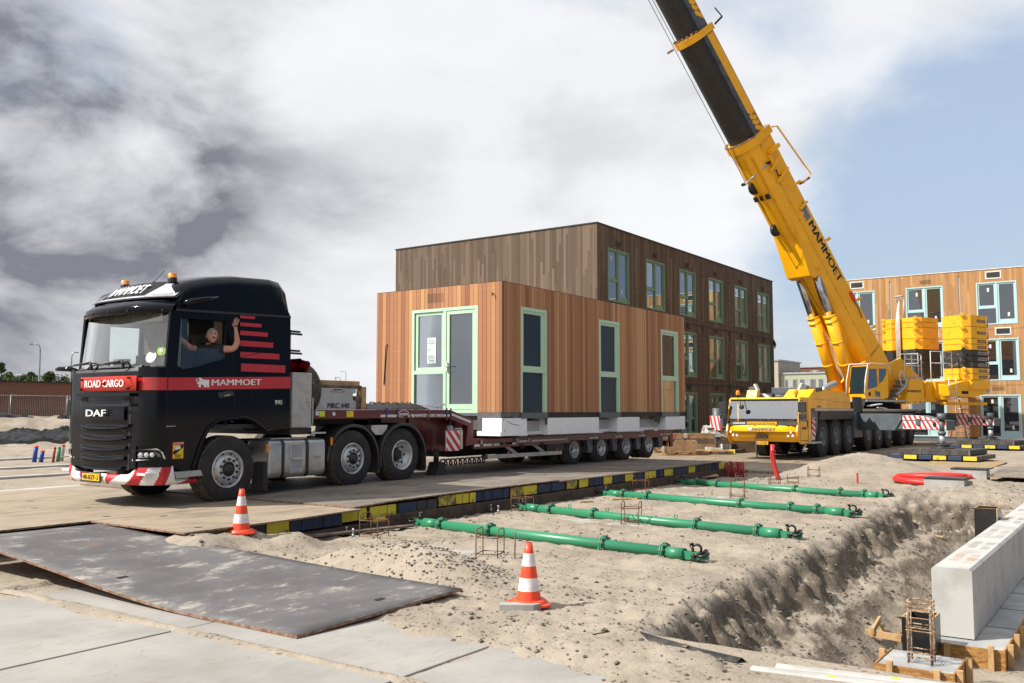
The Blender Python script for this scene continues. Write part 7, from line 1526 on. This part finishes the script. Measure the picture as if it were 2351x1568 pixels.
for q in range(9): b.lathe([(0, .018), (.006, .0)], (12.1 + q * .62, 1.824, -.35 - .03 * (q % 2)), (0, 1, 0), m_dark, 10)
for x in (13.0, 15.4, 17.8): b.box(x, x + .006, 1.823, 1.83, -.79, -.04, m_wet)
tag(b.build('concrete_wall', None, loc=(19, 2.04, -.8), bev=.008), 'long pale precast concrete wall block standing on its footing in the trench', 'wall')
def footing(name, x0, x1, y0, y1, zt_, hb, label, stakes):
    r_ = thing(name, ((x0 + x1) / 2, (y0 + y1) / 2, zt_ - hb), label, 'footing'); b = MB(); b.box(x0 + .02, x1, y0 + .02, y1 - .02, zt_ - hb, zt_ - .012, m_wet)
    for q in range(1, int((x1 - x0) / 1.2) + 1): b.box(x0 + q * 1.25, x0 + q * 1.25 + .02, y0 + .03, y1 - .03, zt_ - .0118, zt_ - .009, m_dark)
    b.build('concrete', r_); b = MB(); b.box(x0, x1, y0, y0 + .018, zt_ - hb, zt_, m_osb); b.box(x0, x1, y1 - .018, y1, zt_ - hb, zt_, m_osb); b.box(x0, x0 + .018, y0 + .0185, y1 - .0185, zt_ - hb, zt_, m_osb); b.build('formwork_board', r_)
    for (x, y) in stakes: b = MB(); b.box(x - .028, x + .028, y - .028, y + .028, zt_ - hb - .12, zt_ + .02 + .03 * random.random(), m_wood); b.build('stake', r_)
footing('wall_footing', 11.53, 28, 1.467, 2.62, -.80, .28, 'long concrete footing in osb formwork under the pale wall block', [(11.49, 1.60), (11.49, 2.05), (11.49, 2.56)] + [(11.7 + .55 * q, 1.43) for q in range(9)])
footing('small_footing', 9.92, 10.64, 1.71, 2.46, -.72, .30, 'small square concrete footing in osb formwork with a rebar cage on top', [(9.885, 2.30), (9.885, 1.86), (10.02, 1.675), (10.55, 1.675), (10.4, 2.49)])
b = MB(); m_rb2 = mat('dirty_rebar', (.22, .12, .06), .85, c2=(.42, .36, .28), vs=22, va=(.45, .6)); cx, cy = 10.25, 2.07
for u, v in ((-.09, -.11), (-.09, .11), (.09, -.11), (.09, .11), (-.03, -.11), (-.03, .11)): b.tube([(cx + u, cy + v, -.74), (cx + u, cy + v, -.10)], .0085, m_rb2, 6)
for z in (-.66, -.62, -.40, -.37, -.20, -.16, -.115): b.tube([(cx - .10, cy - .12, z), (cx + .10, cy - .12, z), (cx + .10, cy + .12, z + .004), (cx - .10, cy + .12, z)], .0075, m_rb2, 6, True)
tag(b.build('rebar_cage', None, loc=(cx, cy, -.73)), 'tall narrow rebar cage rising from the small osb footing at bottom right', 'rebar cage')
m_ply = mat('black_plywood', (.014, .013, .014), .3, c2=(.022, .02, .02)); 
def plybox(x0, x1, y0, y1, z0, z1, label):
    b = MB(); t_ = .022
    for (a, c, d, e) in ((x0, x1, y0, y0 + t_), (x0, x1, y1 - t_, y1), (x0, x0 + t_, y0 + t_ + .001, y1 - t_ - .001), (x1 - t_, x1, y0 + t_ + .001, y1 - t_ - .001)): b.box(a, c, d, e, z0, z1, m_ply); b.box(a + .001, c - .001, d + .001, e - .001, z1, z1 + .003, m_wood)
    b.box(x0 - .002, x0 + .004, y0 - .004, y0 + .012, z0, z1, m_wood); tag(b.build('formwork_box', None, loc=((x0 + x1) / 2, (y0 + y1) / 2, z0)), label, 'formwork', 'black plywood formwork boxes')
plybox(11.05, 11.5, 2.11, 2.43, -.86, -.46, 'black plywood formwork box behind the tall rebar cage'); plybox(17.4, 17.85, 2.25, 2.60, -.75, .19, 'tall black plywood formwork box on the far side of the pale wall')
b = MB(); b.beam((11.06, 2.83, -.69), (11.06, 2.44, -.70), .03, .075, m_wood); b.beam((11.02, 2.74, -.66), (11.45, 2.76, -.60), .03, .07, m_wood); b.beam((11.09, 2.75, -1.05), (11.09, 2.75, -.67), .045, .045, m_wood, up=(1, 0, 0)); b.beam((11.42, 2.73, -1.05), (11.42, 2.73, -.66), .045, .045, m_wood, up=(1, 0, 0))
tag(b.build('timber_profile', None, loc=(11.2, 2.7, -1.0)), 'small timber setting-out frame left of the black formwork box', 'timber frame')
for i, (x0, y0, x1, y1, lab) in enumerate(((6.46, 2.46, 6.76, .55, 'long white concrete kerb piece at the bottom edge, nearer one'), (6.62, 2.33, 6.92, .55, 'long white concrete kerb piece behind the nearer one'))):
    b = MB(); d = (V((x1, y1, 0)) - V((x0, y0, 0))).normalized(); n = V((d.y, -d.x, 0)); p = V((x0, y0, 0)); L_ = 1.9
    b.add([p + n * a + V((0, 0, z)) + d * l for l in (0, L_) for a, z in ((-.085, -.2), (.0, -.2), (.0, -.008), (-.02, .004), (-.085, .004))], [(0, 1, 2, 3, 4), (5, 6, 7, 8, 9)] + [(q, (q + 1) % 5, 5 + (q + 1) % 5, 5 + q) for q in range(5)], m_wallc)
    b.obox(p + d * (.55 + i * .25) + n * -.05 + V((0, 0, .0055)), d * .03, n * .02, (0, 0, .001), mat('spray_green', (.55, .9, .05), .6)); tag(b.build('kerb_piece', None, loc=(x0, y0, -.1), bev=.006), lab, 'kerb')
b = MB(); L_ = [(6.50, 3.86), (6.72, 3.78), (6.80, 3.60), (6.70, 3.35), (6.58, 3.0), (6.50, 2.6)]; m_geo = mat('black_geotextile', (.016, .016, .018), .75, c2=(.05, .046, .04), vs=9)
b.grid([[(x + .02 * fbm(x * 3, y * 3) + .05, y, .0), (x + .10, y - .03, .03), (x + .17, y - .05, -.02), (x + .27, y - .05, -.14), (x + .30, y - .06, -.30)] for x, y in L_], m_geo); tag(b.build('geotextile', None, loc=(6.6, 3.4, 0)), 'torn black geotextile sheet sticking out of the dug sand edge', 'geotextile')
for (p, q, w, h, lab) in (((8.75, 9.80, .10), (10.85, 9.55, .06), .14, .03, 'long thin weathered plank leaning on the beam by the step in the platform'), ((16.6, 9.2, .03), (16.95, 8.95, .03), .10, .03, 'short pale wood offcut at the third green bar'), ((15.75, 9.45, .03), (16.0, 9.3, .03), .07, .03, 'small pale wood offcut near the middle of the brown beam'), ((17.0, 8.85, .03), (17.35, 8.75, .03), .07, .03, 'tiny wood offcut beside the flange of the third green bar'), ((19.2, 3.75, -.52), (19.2, 3.42, -.57), .05, .03, 'small brown plank on the trench slope'), ((20.55, 3.7, -.5), (20.4, 3.6, -.5), .05, .03, 'orange scrap of wood on the trench floor')):
    b = MB(); b.beam(p, q, w, h, m_oldwood if h < .031 and w > .12 else (m_pvc if 'orange' in lab else m_wood)); tag(b.build('plank', None, loc=p, bev=.003), lab, 'plank')
b = MB(); b.slab([[(22.1, 10.28), (23.0, 10.95), (24.6, 10.40), (23.6, 9.75)]], lambda a, c: (a, c, .05 + .03 * (a - 22)), (0, 0, -.03), m_wood); tag(b.build('plywood_sheet', None, loc=(23.3, 10.3, .03)), 'pale plywood sheet lying on the sand against the brown beam', 'plywood')
b = MB(); n_ = 10; m_pap = mat('straw_paper', (.50, .38, .17), .8)
b.grid([[(23.2 + 1.3 * i / n_ + .05 * fbm(i, j), 3.55 + .75 * i / n_ + .12 * j / 3, -.50 + .06 * abs(fbm(i * .9, j * 1.7))) for i in range(n_ + 1)] for j in range(4)], m_pap); tag(b.build('paper_scrap', None, loc=(23.8, 3.9, -.5)), 'crumpled straw-coloured paper lying in the trench left of the pale wall', 'paper')
# pallet boxes beside the crane
m_crate = mat('pallet_board', (.38, .24, .12), .8, c2=(.25, .16, .09), vs=5, bump=.2); m_crd = mat('dark_pallet_board', (.18, .115, .065), .85, c2=(.11, .075, .05), vs=5, bump=.3)
def pallet(b, c, ux, uy, L_, W_, z0):
    for q in (-1, 0, 1):
        b.obox(c + uy * q * W_ * .42 + V((0, 0, z0 + .02)), ux * L_ / 2, uy * W_ * .06, (0, 0, .014), m_wood)
        for p in (-1, 0, 1): b.obox(c + uy * q * W_ * .42 + ux * p * L_ * .42 + V((0, 0, z0 + .075)), ux * L_ * .07, uy * W_ * .06, (0, 0, .04), m_wood)
    for q in range(5): b.obox(c + uy * (q - 2) * W_ * .215 + V((0, 0, z0 + .13)), ux * L_ / 2, uy * W_ * .085, (0, 0, .013), m_wood)
def palbox(c, ang, L_, W_, n, label, z0=.09, mark=None):
    r_ = thing('pallet_box', (*c, z0), label, 'pallet box', 'wooden pallet boxes beside the crane'); c = V((*c, 0)); ux = V((math.cos(ang), math.sin(ang), 0)); uy = V((-ux.y, ux.x, 0)); b = MB(); pallet(b, c, ux, uy, L_, W_, z0); b.build('pallet', r_)
    for q in range(n):
        b = MB(); mm = (m_crate, m_crd, m_crate)[(q + n) % 3 if n > 1 else 0]; z = z0 + .15 + q * .22
        for sg in (-1, 1): b.obox(c + uy * sg * W_ / 2 + V((0, 0, z + .105)), ux * L_ / 2, uy * .012, (0, 0, .102), mm); b.obox(c + ux * sg * L_ / 2 + V((0, 0, z + .105)), ux * .012, uy * (W_ / 2 - .013), (0, 0, .102), mm)
        for su in (-1, 1):
            for sv in (-1, 1): b.obox(c + ux * su * L_ / 2 + uy * sv * W_ / 2 + V((0, 0, z + .105)), ux * .03, uy * .03, (0, 0, .09), m_steel)
        if mark and q == n - 1: b.text(mark, c - uy * (W_ / 2 + .013) + ux * L_ * .1 + V((0, 0, z + .03)), ux, (0, 0, 1), .14, m_redbright, bold=.05)
        b.build('collar', r_, bev=.003)
    return c, ux, uy, z0 + .15 + n * .22
ANG = R(-56)
palbox((33.6, 15.55), ANG, 1.25, .85, 2, 'dark two-collar pallet box nearest to the trailer tail'); palbox((35.3, 16.9), ANG, 1.2, .85, 3, 'three-collar pallet box marked AP behind the trailer tail', mark='AP'); palbox((36.2, 15.8), ANG, 1.15, .85, 3, 'three-collar pallet box between the marked box and the wrapped crate')
c, ux, uy, zt_ = palbox((38.0, 15.35), ANG, 1.75, 1.0, 4, 'tall pallet box topped with clear plastic wrap left of the crane cab')
t = NT('plastic_wrap'); t.base((.62, .60, .57)); t.set(rough=.3, spec=.6); t.put(t.b.inputs['Alpha'], t.step(t.noise(5, 5), .40, .62, .25, .85)); m_wrap = t.m
b = MB(); rows = []
for i in range(9):
    rows.append([c + ux * lerp(-1.02, 1.02, j / 20) * 1.0 + uy * (lerp(-.62, .62, i / 8)) + V((0, 0, zt_ + .05 + .09 * fbm(j * .5, i * .6) - (.45 if i in (0, 8) else 0) - (.35 if j in (0, 20) else 0))) for j in range(21)])
b.grid(rows, m_wrap); 
for q in range(5): b.obox(c + ux * (-.6 + q * .3) + V((0, 0, zt_ + .05)), ux * .12 + V((0, 0, .05)), uy * .2, V((0, 0, .03)), m_refl)
tag(b.build('plastic_wrap', None, loc=tuple(c + V((0, 0, zt_)))), 'crumpled clear plastic wrap and white parts on top of the tall pallet box', 'plastic wrap')
b = MB(); b.slab([[(-.95, .0), (.95, .0), (.95, .72), (-.2, .62), (-.95, .42)]], lambda a, cc: V((36.7, 14.35, .1)) + ux * a + V((-.10 * cc, -.06 * cc, cc)), uy * .01, mat('cardboard', (.20, .13, .075), .85)); tag(b.build('cardboard_sheet', None, loc=(36.7, 14.35, .1)), 'brown cardboard sheet leaning against the wrapped pallet box', 'cardboard')
b = MB(); c = V((35.0, 14.7, 0)); pallet(b, c, ux, uy, 1.5, .9, .09); tag(b.build('pallet', None, loc=(35, 14.7, .09)), 'bare wooden pallet with white metal parts on it, in front of the cardboard', 'pallet')
b = MB(); b.obox(c + ux * -.15 + V((0, 0, .30)), ux * .14, uy * .12, (0, 0, .07), m_refl); b.obox(c + ux * .15 + V((0, 0, .30)), ux * .18, uy * .06, (0, 0, .04), m_refl); b.obox(c + ux * .36 + V((0, 0, .36)), ux * .015, uy * .12, (0, 0, .14), m_refl); b.beam(c + ux * -.6 + V((0, 0, .26)), c + ux * .6 + uy * -.2 + V((0, 0, .27)), .08, .03, m_wood)
tag(b.build('metal_bracket', None, loc=tuple(c + V((0, 0, .24)))), 'white metal bracket parts lying on the bare pallet', 'bracket')
b = MB(); b.slab([[(0, 0), (2.6, 0), (2.6, .35), (.7, .42), (0, .10)]], lambda a, cc: V((38.6, 14.9, .1)) + ux * a + V((0, 0, cc)), uy * 1.2, m_plastic); tag(b.build('steel_ramp', None, loc=(39, 14.5, .1)), 'black steel ramp plate lying behind the crane cab', 'ramp')
# ================================================================ FAR LEFT
for i, (x, y, h, r_, mm, lab) in enumerate(((17.05, 33.0, .58, .075, m_bluep, 'blue plastic tube standing in the sand at the far left'), (17.16, 32.75, .42, .07, m_bluep, 'shorter blue plastic tube beside the taller blue one'), (17.25, 32.1, .55, .045, m_pvcd, 'thin dark red tube standing in the sand at the far left'), (17.58, 32.4, .54, .06, mat('green_tube', (.03, .24, .08), .5), 'green plastic tube standing in the sand at the far left'), (17.9, 32.75, .60, .075, m_greyp, 'grey plastic tube rightmost in the group at the far left'))):
    b = MB(); b.tube([(x, y, -.05), (x + .03, y - .05, h)], r_, mm, 12); b.tube([(x + .028, y - .047, h - .06), (x + .03, y - .05, h + .002)], r_ * 1.03, m_redbright if i in (0, 1, 4) else mm, 12); tag(b.build('plastic_tube', None, loc=(x, y, 0)), lab, 'tube', 'coloured tubes in the sand')
b = MB(); b.beam((17.05, 32.8, .10), (17.95, 32.55, .18), .06, .03, m_refl); tag(b.build('batten', None, loc=(17.6, 32.4, .15)), 'white batten tied between the coloured tubes', 'batten')
m_foil = mat('black_foil', (.006, .006, .007), .38, c2=(.014, .014, .016), vs=3, spec=.35)
FD, SD = V((.409, .912, 0)), V((.912, -.409, 0))
def foil(s0, s1, f0, f1, label, seed):
    b = MB(); rows = []
    for i in range(17):
        r_ = []
        for j in range(60):
            u, v = j / 59, i / 16; f = lerp(f0, f1, v) + .9 * fbm(u * 3, seed) + .4 * fbm(u * 7, v * 2, seed); s_ = lerp(s0, s1, u); p = FD * f + SD * s_
            r_.append((p.x, p.y, terrain(p.x, p.y) + .05 + .20 * abs(fbm(u * 14 + v * 6, v * 2.2, seed)) + .10 * abs(fbm(u * 40 + v * 12, v * 5, seed)) - (.14 if i in (0, 16) else 0)))
        rows.append(r_)
    b.grid(rows, m_foil); tag(b.build('plastic_sheet', None, loc=rows[8][30]), label, 'plastic sheet', 'black plastic sheets on the sand heaps')
foil(-3, 7.5, 54.2, 56.6, 'crumpled black plastic sheet along the front of the sand heaps', 1.0); foil(-4, 3.2, 59.2, 61.5, 'black plastic sheet over the crest of the sand heaps below the fence', 5.0); foil(4.6, 8.5, 60, 62.3, 'short black plastic sheet on the heap crest beside the lorry', 9.0)
b = MB(); pts = [FD * (60.8 + .5 * math.sin(q * .6)) + SD * (-4 + q * .45) for q in range(12)]; b.tube([(p.x, p.y, terrain(p.x, p.y) + .2) for p in pts], .09, mat('teal_net', (.02, .30, .22), .7), 6); tag(b.build('netting', None, loc=tuple(pts[5])), 'teal green netting along the heap crest in front of the fence', 'netting')
# fence panels
GZ = .75
def fence_panel(x0, x1, y, label):
    r_ = thing('fence_panel', ((x0 + x1) / 2, y, GZ), label, 'fence panel', 'mesh fence panels in front of the brick wall'); b = MB(); zt2 = 2.78
    b.tube([(x0, y, GZ), (x0, y, zt2), (x1, y, zt2), (x1, y, GZ)], .028, m_steel, 6, True); b.build('frame', r_); b = MB(); n = int((x1 - x0) / .11)
    for q in range(1, n): x = lerp(x0, x1, q / n); b.beam((x, y, GZ), (x, y, zt2), .012, .012, m_steel, up=(1, 0, 0))
    for z in (1.3, 2.0): b.beam((x0, y, z), (x1, y, z), .012, .012, m_steel)
    b.build('mesh_infill', r_)
for q, lab in enumerate(('mesh fence panel at the left edge, in front of the brick wall', 'mesh fence panel in front of the left part of the brick wall', 'mesh fence panel in front of the middle of the brick wall', 'mesh fence panel in front of the right end of the brick wall', 'mesh fence panel hidden partly by the front of the lorry')):
    fence_panel(21.0 + q * 3.56, 24.46 + q * 3.56, 57.5, lab)
bw = thing('brick_building', (22, 64, 0), 'low long dark red brick building at the far left behind the fence', 'building')
b = MB(); b.box(2, 33.8, 61.3, 72, 0, 2.75, m_rbrick); b.box(2, 34.2, 61.15, 72, 2.751, 3.72, m_rbrick); b.box(26.2, 26.5, 61.1, 61.15, 3.5, 3.62, m_dark); b.build('wall', bw); b = MB(); b.box(1.9, 34.3, 61.05, 72.1, 3.72, 3.80, m_plastic); b.build('roof', bw)
b = MB(); b.box(12, 26.0, 66, 71, 3.8, 5.0, mat('dark_teal', (.03, .06, .07), .6)); tag(b.build('roof_unit', None, loc=(20, 68, 3.8)), 'dark teal block on the roof of the low brick building at the left edge', 'roof unit')
b = MB()
for z in (2.7, 3.0, 3.3, 3.6): b.beam((35.5, 66, z), (44, 66, z), .05, .05, m_refl)
for q in range(7): b.beam((35.6 + q * 1.3, 66, 1.2), (35.6 + q * 1.3, 66, 3.62), .07, .07, m_refl, up=(1, 0, 0))
b.box(35.4, 44, 66.1, 68, 1.2, 2.6, m_grey); tag(b.build('railing', None, loc=(39, 66, 1)), 'white tubular railing on a dark ramp right of the brick building', 'railing')
b = MB(); b.box(36.75, 37.15, 60.0, 60.5, 1.2, 2.4, m_orange); tag(b.build('barrier_board', None, loc=(37, 60.2, 1)), 'small orange board beside the front of the lorry at the far left', 'board')
def at(px, d, z=0.0): q = px_dir(px, 942); h = math.hypot(q.x, q.y); return V((q.x / h * d, q.y / h * d, z))
def lamp(px, d, h, arm, label, dbl=False):
    p = at(px, d); sd = V((.87, -.49, 0)) * arm; r_ = thing('street_lamp', (p.x, p.y, 0), label, 'street lamp', 'street lamps on the horizon'); b = MB(); pts = [p, p + V((0, 0, h * .5)), p + V((0, 0, h - .45)), p + sd * .12 + V((0, 0, h - .12)), p + sd * .4 + V((0, 0, h))] + [p + sd + V((0, 0, h + .02))]
    b.tube(pts, [.11, .09, .065, .055, .05, .045], m_steel, 8); b.build('pole', r_); b = MB(); b.obox(p + sd * 1.2 + V((0, 0, h)), sd * .3, V((.08, .14, 0)), (0, 0, .05), m_greyp); b.build('lamp_head', r_)
lamp(87, 92, 7.75, -.55, 'tall street lamp with a curved arm rising behind the brick building'); lamp(160, 96, 7.35, .40, 'street lamp right of the brick building, next to the lorry'); lamp(781, 190, 8.6, -.8, 'small distant street lamp between the lorry and the module'); lamp(793, 210, 10.6, -.8, 'taller distant street lamp between the lorry and the module')
p = at(769, 330); r_ = thing('power_pylon', tuple(p), 'tiny lattice power pylon on the horizon above the trailer neck', 'pylon'); b = MB(); s2 = V((.87, -.49, 0))
for sg in (-1, 1): b.beam(p + s2 * sg * 1.0, p + s2 * sg * .15 + V((0, 0, 13.5)), .14, .14, m_steel, up=(1, 0, 0))
for z, w in ((8.5, 4.5), (10.5, 2.5), (11.0, 5.5)): b.beam(p - s2 * w + V((0, 0, z + .5)), p + s2 * w + V((0, 0, z)), .12, .12, m_steel)
for q in range(8): b.beam(p - s2 * .8 * (1 - q / 9) + V((0, 0, q * 1.6)), p + s2 * .8 * (1 - q / 9) + V((0, 0, q * 1.6 + 1.4)), .08, .08, m_steel)
b.build('lattice_mast', r_)
# trees behind the brick building
def leafmat(name, c1, c2):
    t = NT(name); oi = t.n('ShaderNodeObjectInfo'); geo = t.n('ShaderNodeNewGeometry'); f = t.math('ADD', t.math('MULTIPLY', t.noise(.9, 3), .7), t.math('MULTIPLY', geo.outputs['Random Per Island'], .5)); t.base(t.mix(t.step(f, .3, .8), c1, c2)); t.set(rough=.7, spec=.2); return t.m
lf = [leafmat('leaf_dark', (.045, .07, .028), (.085, .12, .045)), leafmat('leaf_olive', (.07, .095, .035), (.13, .155, .06)), leafmat('leaf_mid', (.05, .085, .035), (.10, .15, .05))]; m_bark = mat('bark', (.09, .07, .05), .9)
def tree_proto(k2, H, W):
    rnd = random.Random(k2); r_ = thing('deciduous_tree', (0, 0, 0), 'x', 'tree', 'trees behind the brick building'); b = MB(); b.tube([(0, 0, 0), (.1, .05, H * .35), (-.05, .1, H * .7), (0, 0, H * .9)], [.2, .16, .09, .03], m_bark, 7)
    for q in range(6): a = rnd.uniform(0, 6.28); z = H * rnd.uniform(.3, .7); b.tube([(0, 0, z), (W * .3 * math.cos(a), W * .3 * math.sin(a), z + H * .14)], [.07, .02], m_bark, 5)
    b.build('trunk', r_); b = MB(); cl = [(rnd.uniform(-.5, .5) * W, rnd.uniform(-.5, .5) * W, H * rnd.uniform(.22, .82), rnd.uniform(.22, .36) * W) for _ in range(13)] + [(rnd.uniform(-.12, .12) * W, 0, H * .93, .14 * W), (rnd.uniform(-.2, .2) * W, 0, H * .87, .18 * W)]
    for (x, y, z, rr_) in cl:
        for _ in range(230):
            d = V((rnd.gauss(0, 1), rnd.gauss(0, 1), rnd.gauss(0, 1))).normalized() * rr_ * rnd.uniform(.55, 1.05); c_ = V((x, y, z)) + V((d.x, d.y, d.z * .85)); u = V((rnd.gauss(0, 1), rnd.gauss(0, 1), rnd.gauss(0, .6))).normalized(); v = u.cross(V((rnd.gauss(0, 1), rnd.gauss(0, 1), 1))).normalized(); s_ = rnd.uniform(.07, .17)
            b.add([c_ - u * s_ - v * s_ * .6, c_ + u * s_ - v * s_ * .5, c_ + u * s_ * .8 + v * s_ * .6, c_ - u * s_ * .7 + v * s_ * .5], [(0, 1, 2, 3)], lf[k2 % 3])
    me_ = bpy.data.meshes.new('crown'); me_.from_pydata(b.v, [], b.f); me_.materials.append(lf[k2 % 3]); o = bpy.data.objects.new('crown', me_); col.objects.link(o); o.parent = r_; return r_
protos = [tree_proto(k2, *hw) for k2, hw in enumerate(((6.6, 4.2), (6.2, 3.6), (7.5, 3.2), (5.8, 4.4)))]
kinds = ['broad dark green tree', 'olive green tree', 'slender tall tree', 'low bushy tree']; rnd = random.Random(3); used = set()
spots = [(-26 + 11.5 * q + rnd.uniform(-4, 4), 142 + rnd.uniform(0, 16)) for q in range(22)]
where = ['above the left edge of the brick building', 'beside the left edge of the brick roof', 'behind the dark teal roof unit', 'left of the tall street lamp', 'well left of the tall street lamp', 'just left of the tall street lamp', 'behind the pole of the tall street lamp', 'touching the tall street lamp', 'just right of the tall street lamp', 'right of the tall street lamp', 'above the middle of the brick roof', 'between the two tall street lamps', 'midway between the street lamps', 'left of the second street lamp', 'above the right end of the brick roof', 'just left of the second street lamp', 'behind the second street lamp', 'just right of the second street lamp', 'above the white railing', 'beside the lorry front', 'half hidden by the lorry front', 'mostly hidden by the lorry']
for i, (px, d) in enumerate(spots):
    k2 = (i * 7 + i // 3) % 4; p = at(px, d); lab = kinds[k2] + ' ' + where[i]
    if k2 not in used: o = protos[k2]; used.add(k2); o.location = p
    else: o = dup(protos[k2], p)
    o['label'] = lab; o.rotation_euler = (0, 0, rnd.uniform(0, 6.28)); s_ = rnd.uniform(.88, 1.12); o.scale = (s_, s_, s_ * rnd.uniform(.92, 1.06))
b = MB(); p0, p1 = at(-60, 175), at(330, 175); rr2 = random.Random(9)
for _ in range(9000):
    c_ = p0.lerp(p1, rr2.random()) + V((rr2.uniform(-4, 4), rr2.uniform(-4, 4), rr2.uniform(.3, 4.9))); u = V((rr2.gauss(0, 1), rr2.gauss(0, 1), rr2.gauss(0, .6))).normalized(); v = u.cross(V((.3, .2, 1))).normalized(); s_ = rr2.uniform(.12, .3); b.add([c_ - u * s_ - v * s_ * .6, c_ + u * s_ - v * s_ * .5, c_ + u * s_ * .8 + v * s_ * .6, c_ - u * s_ * .7 + v * s_ * .5], [(0, 1, 2, 3)], lf[0])
me_ = bpy.data.meshes.new('undergrowth'); me_.from_pydata(b.v, [], b.f); me_.materials.append(lf[0]); o = bpy.data.objects.new('undergrowth', me_); col.objects.link(o); struct(o, 'stuff')
p = at(56, 230); b = MB(); b.box(p.x - 1.4, p.x + 1.4, p.y - 1.2, p.y + 1.2, 0, 9.6, mat('blue_box', (.06, .10, .16), .6)); b.box(p.x - 1.5, p.x + 1.5, p.y - 1.3, p.y + 1.3, 9.6, 9.9, m_greyp); tag(b.build('office_tower', None, loc=(p.x, p.y, 0)), 'small blue-grey tower block top peeping over the trees', 'building')
# ---------------------------------------------------------------- loose clods and stones on the sand (too many to count)
rr2 = random.Random(21); m_clod = mat('sand_clod', (.105, .08, .06), .95, c2=(.19, .155, .12), vs=40, va=(.4, .6), bump=.3); m_stone = mat('pale_stone', (.38, .35, .32), .8, c2=(.22, .16, .13), vs=25)
b = MB(); st = MB()
def lump(bb, x, y, s_, m_, sink=.3):
    z = terrain(x, y) + s_ * (.5 - sink); o_ = len(bb.v); a = rr2.uniform(0, 6.28); vs_ = []
    for (u, v, w) in ((1, 0, 0), (-1, 0, 0), (0, 1, 0), (0, -1, 0), (0, 0, 1), (0, 0, -1), (.65, .65, .4), (-.65, .65, .35), (.6, -.65, .4), (-.65, -.6, .4)):
        q = rr2.uniform(.7, 1.2) * s_; vs_.append((x + (u * math.cos(a) - v * math.sin(a)) * q * 1.25, y + (u * math.sin(a) + v * math.cos(a)) * q, z + w * q * .7))
    bb.add(vs_, [(4, 6, 7), (4, 7, 9), (4, 9, 8), (4, 8, 6), (6, 0, 2), (6, 2, 7), (7, 2, 1), (7, 1, 9), (9, 1, 3), (9, 3, 8), (8, 3, 0), (8, 0, 6), (5, 2, 0), (5, 1, 2), (5, 3, 1), (5, 0, 3)], m_)
n = 0
while n < 4200:
    x = 5.6 + 20 * rr2.random() ** 1.8; y = rr2.uniform(2.4, 9.9)
    if x < 5.9 and rr2.random() < .6: continue
    dens_ = fbm(x * .8, y * .8, 11, 3) + .25
    if y < slopeband(x) + .25 and x > 6.6: dens_ += .5
    if rr2.random() > dens_ + .15: continue
    s_ = .003 + .010 * rr2.random() ** 2.6 + (.022 * rr2.random() ** 6) + (.012 * rr2.random() if (y < slopeband(x) and x > 6.9) else 0) ; n += 1; lump(b, x, y, s_, m_clod)
struct(b.build('sand_clods'), 'stuff')
for _ in range(900):
    a = rr2.gauss(0, 1); c_ = rr2.gauss(0, 1); x, y = 7.85 + .28 * a, 6.5 + .62 * c_; lump(st, x, y, .005 + .017 * rr2.random() ** 2, m_stone if rr2.random() < .55 else m_clod, .2)
for _ in range(260): lump(st, rr2.uniform(5.3, 9), rr2.uniform(2.8, 9), .004 + .010 * rr2.random() ** 2, m_stone, .2)
struct(st.build('stones'), 'stuff')
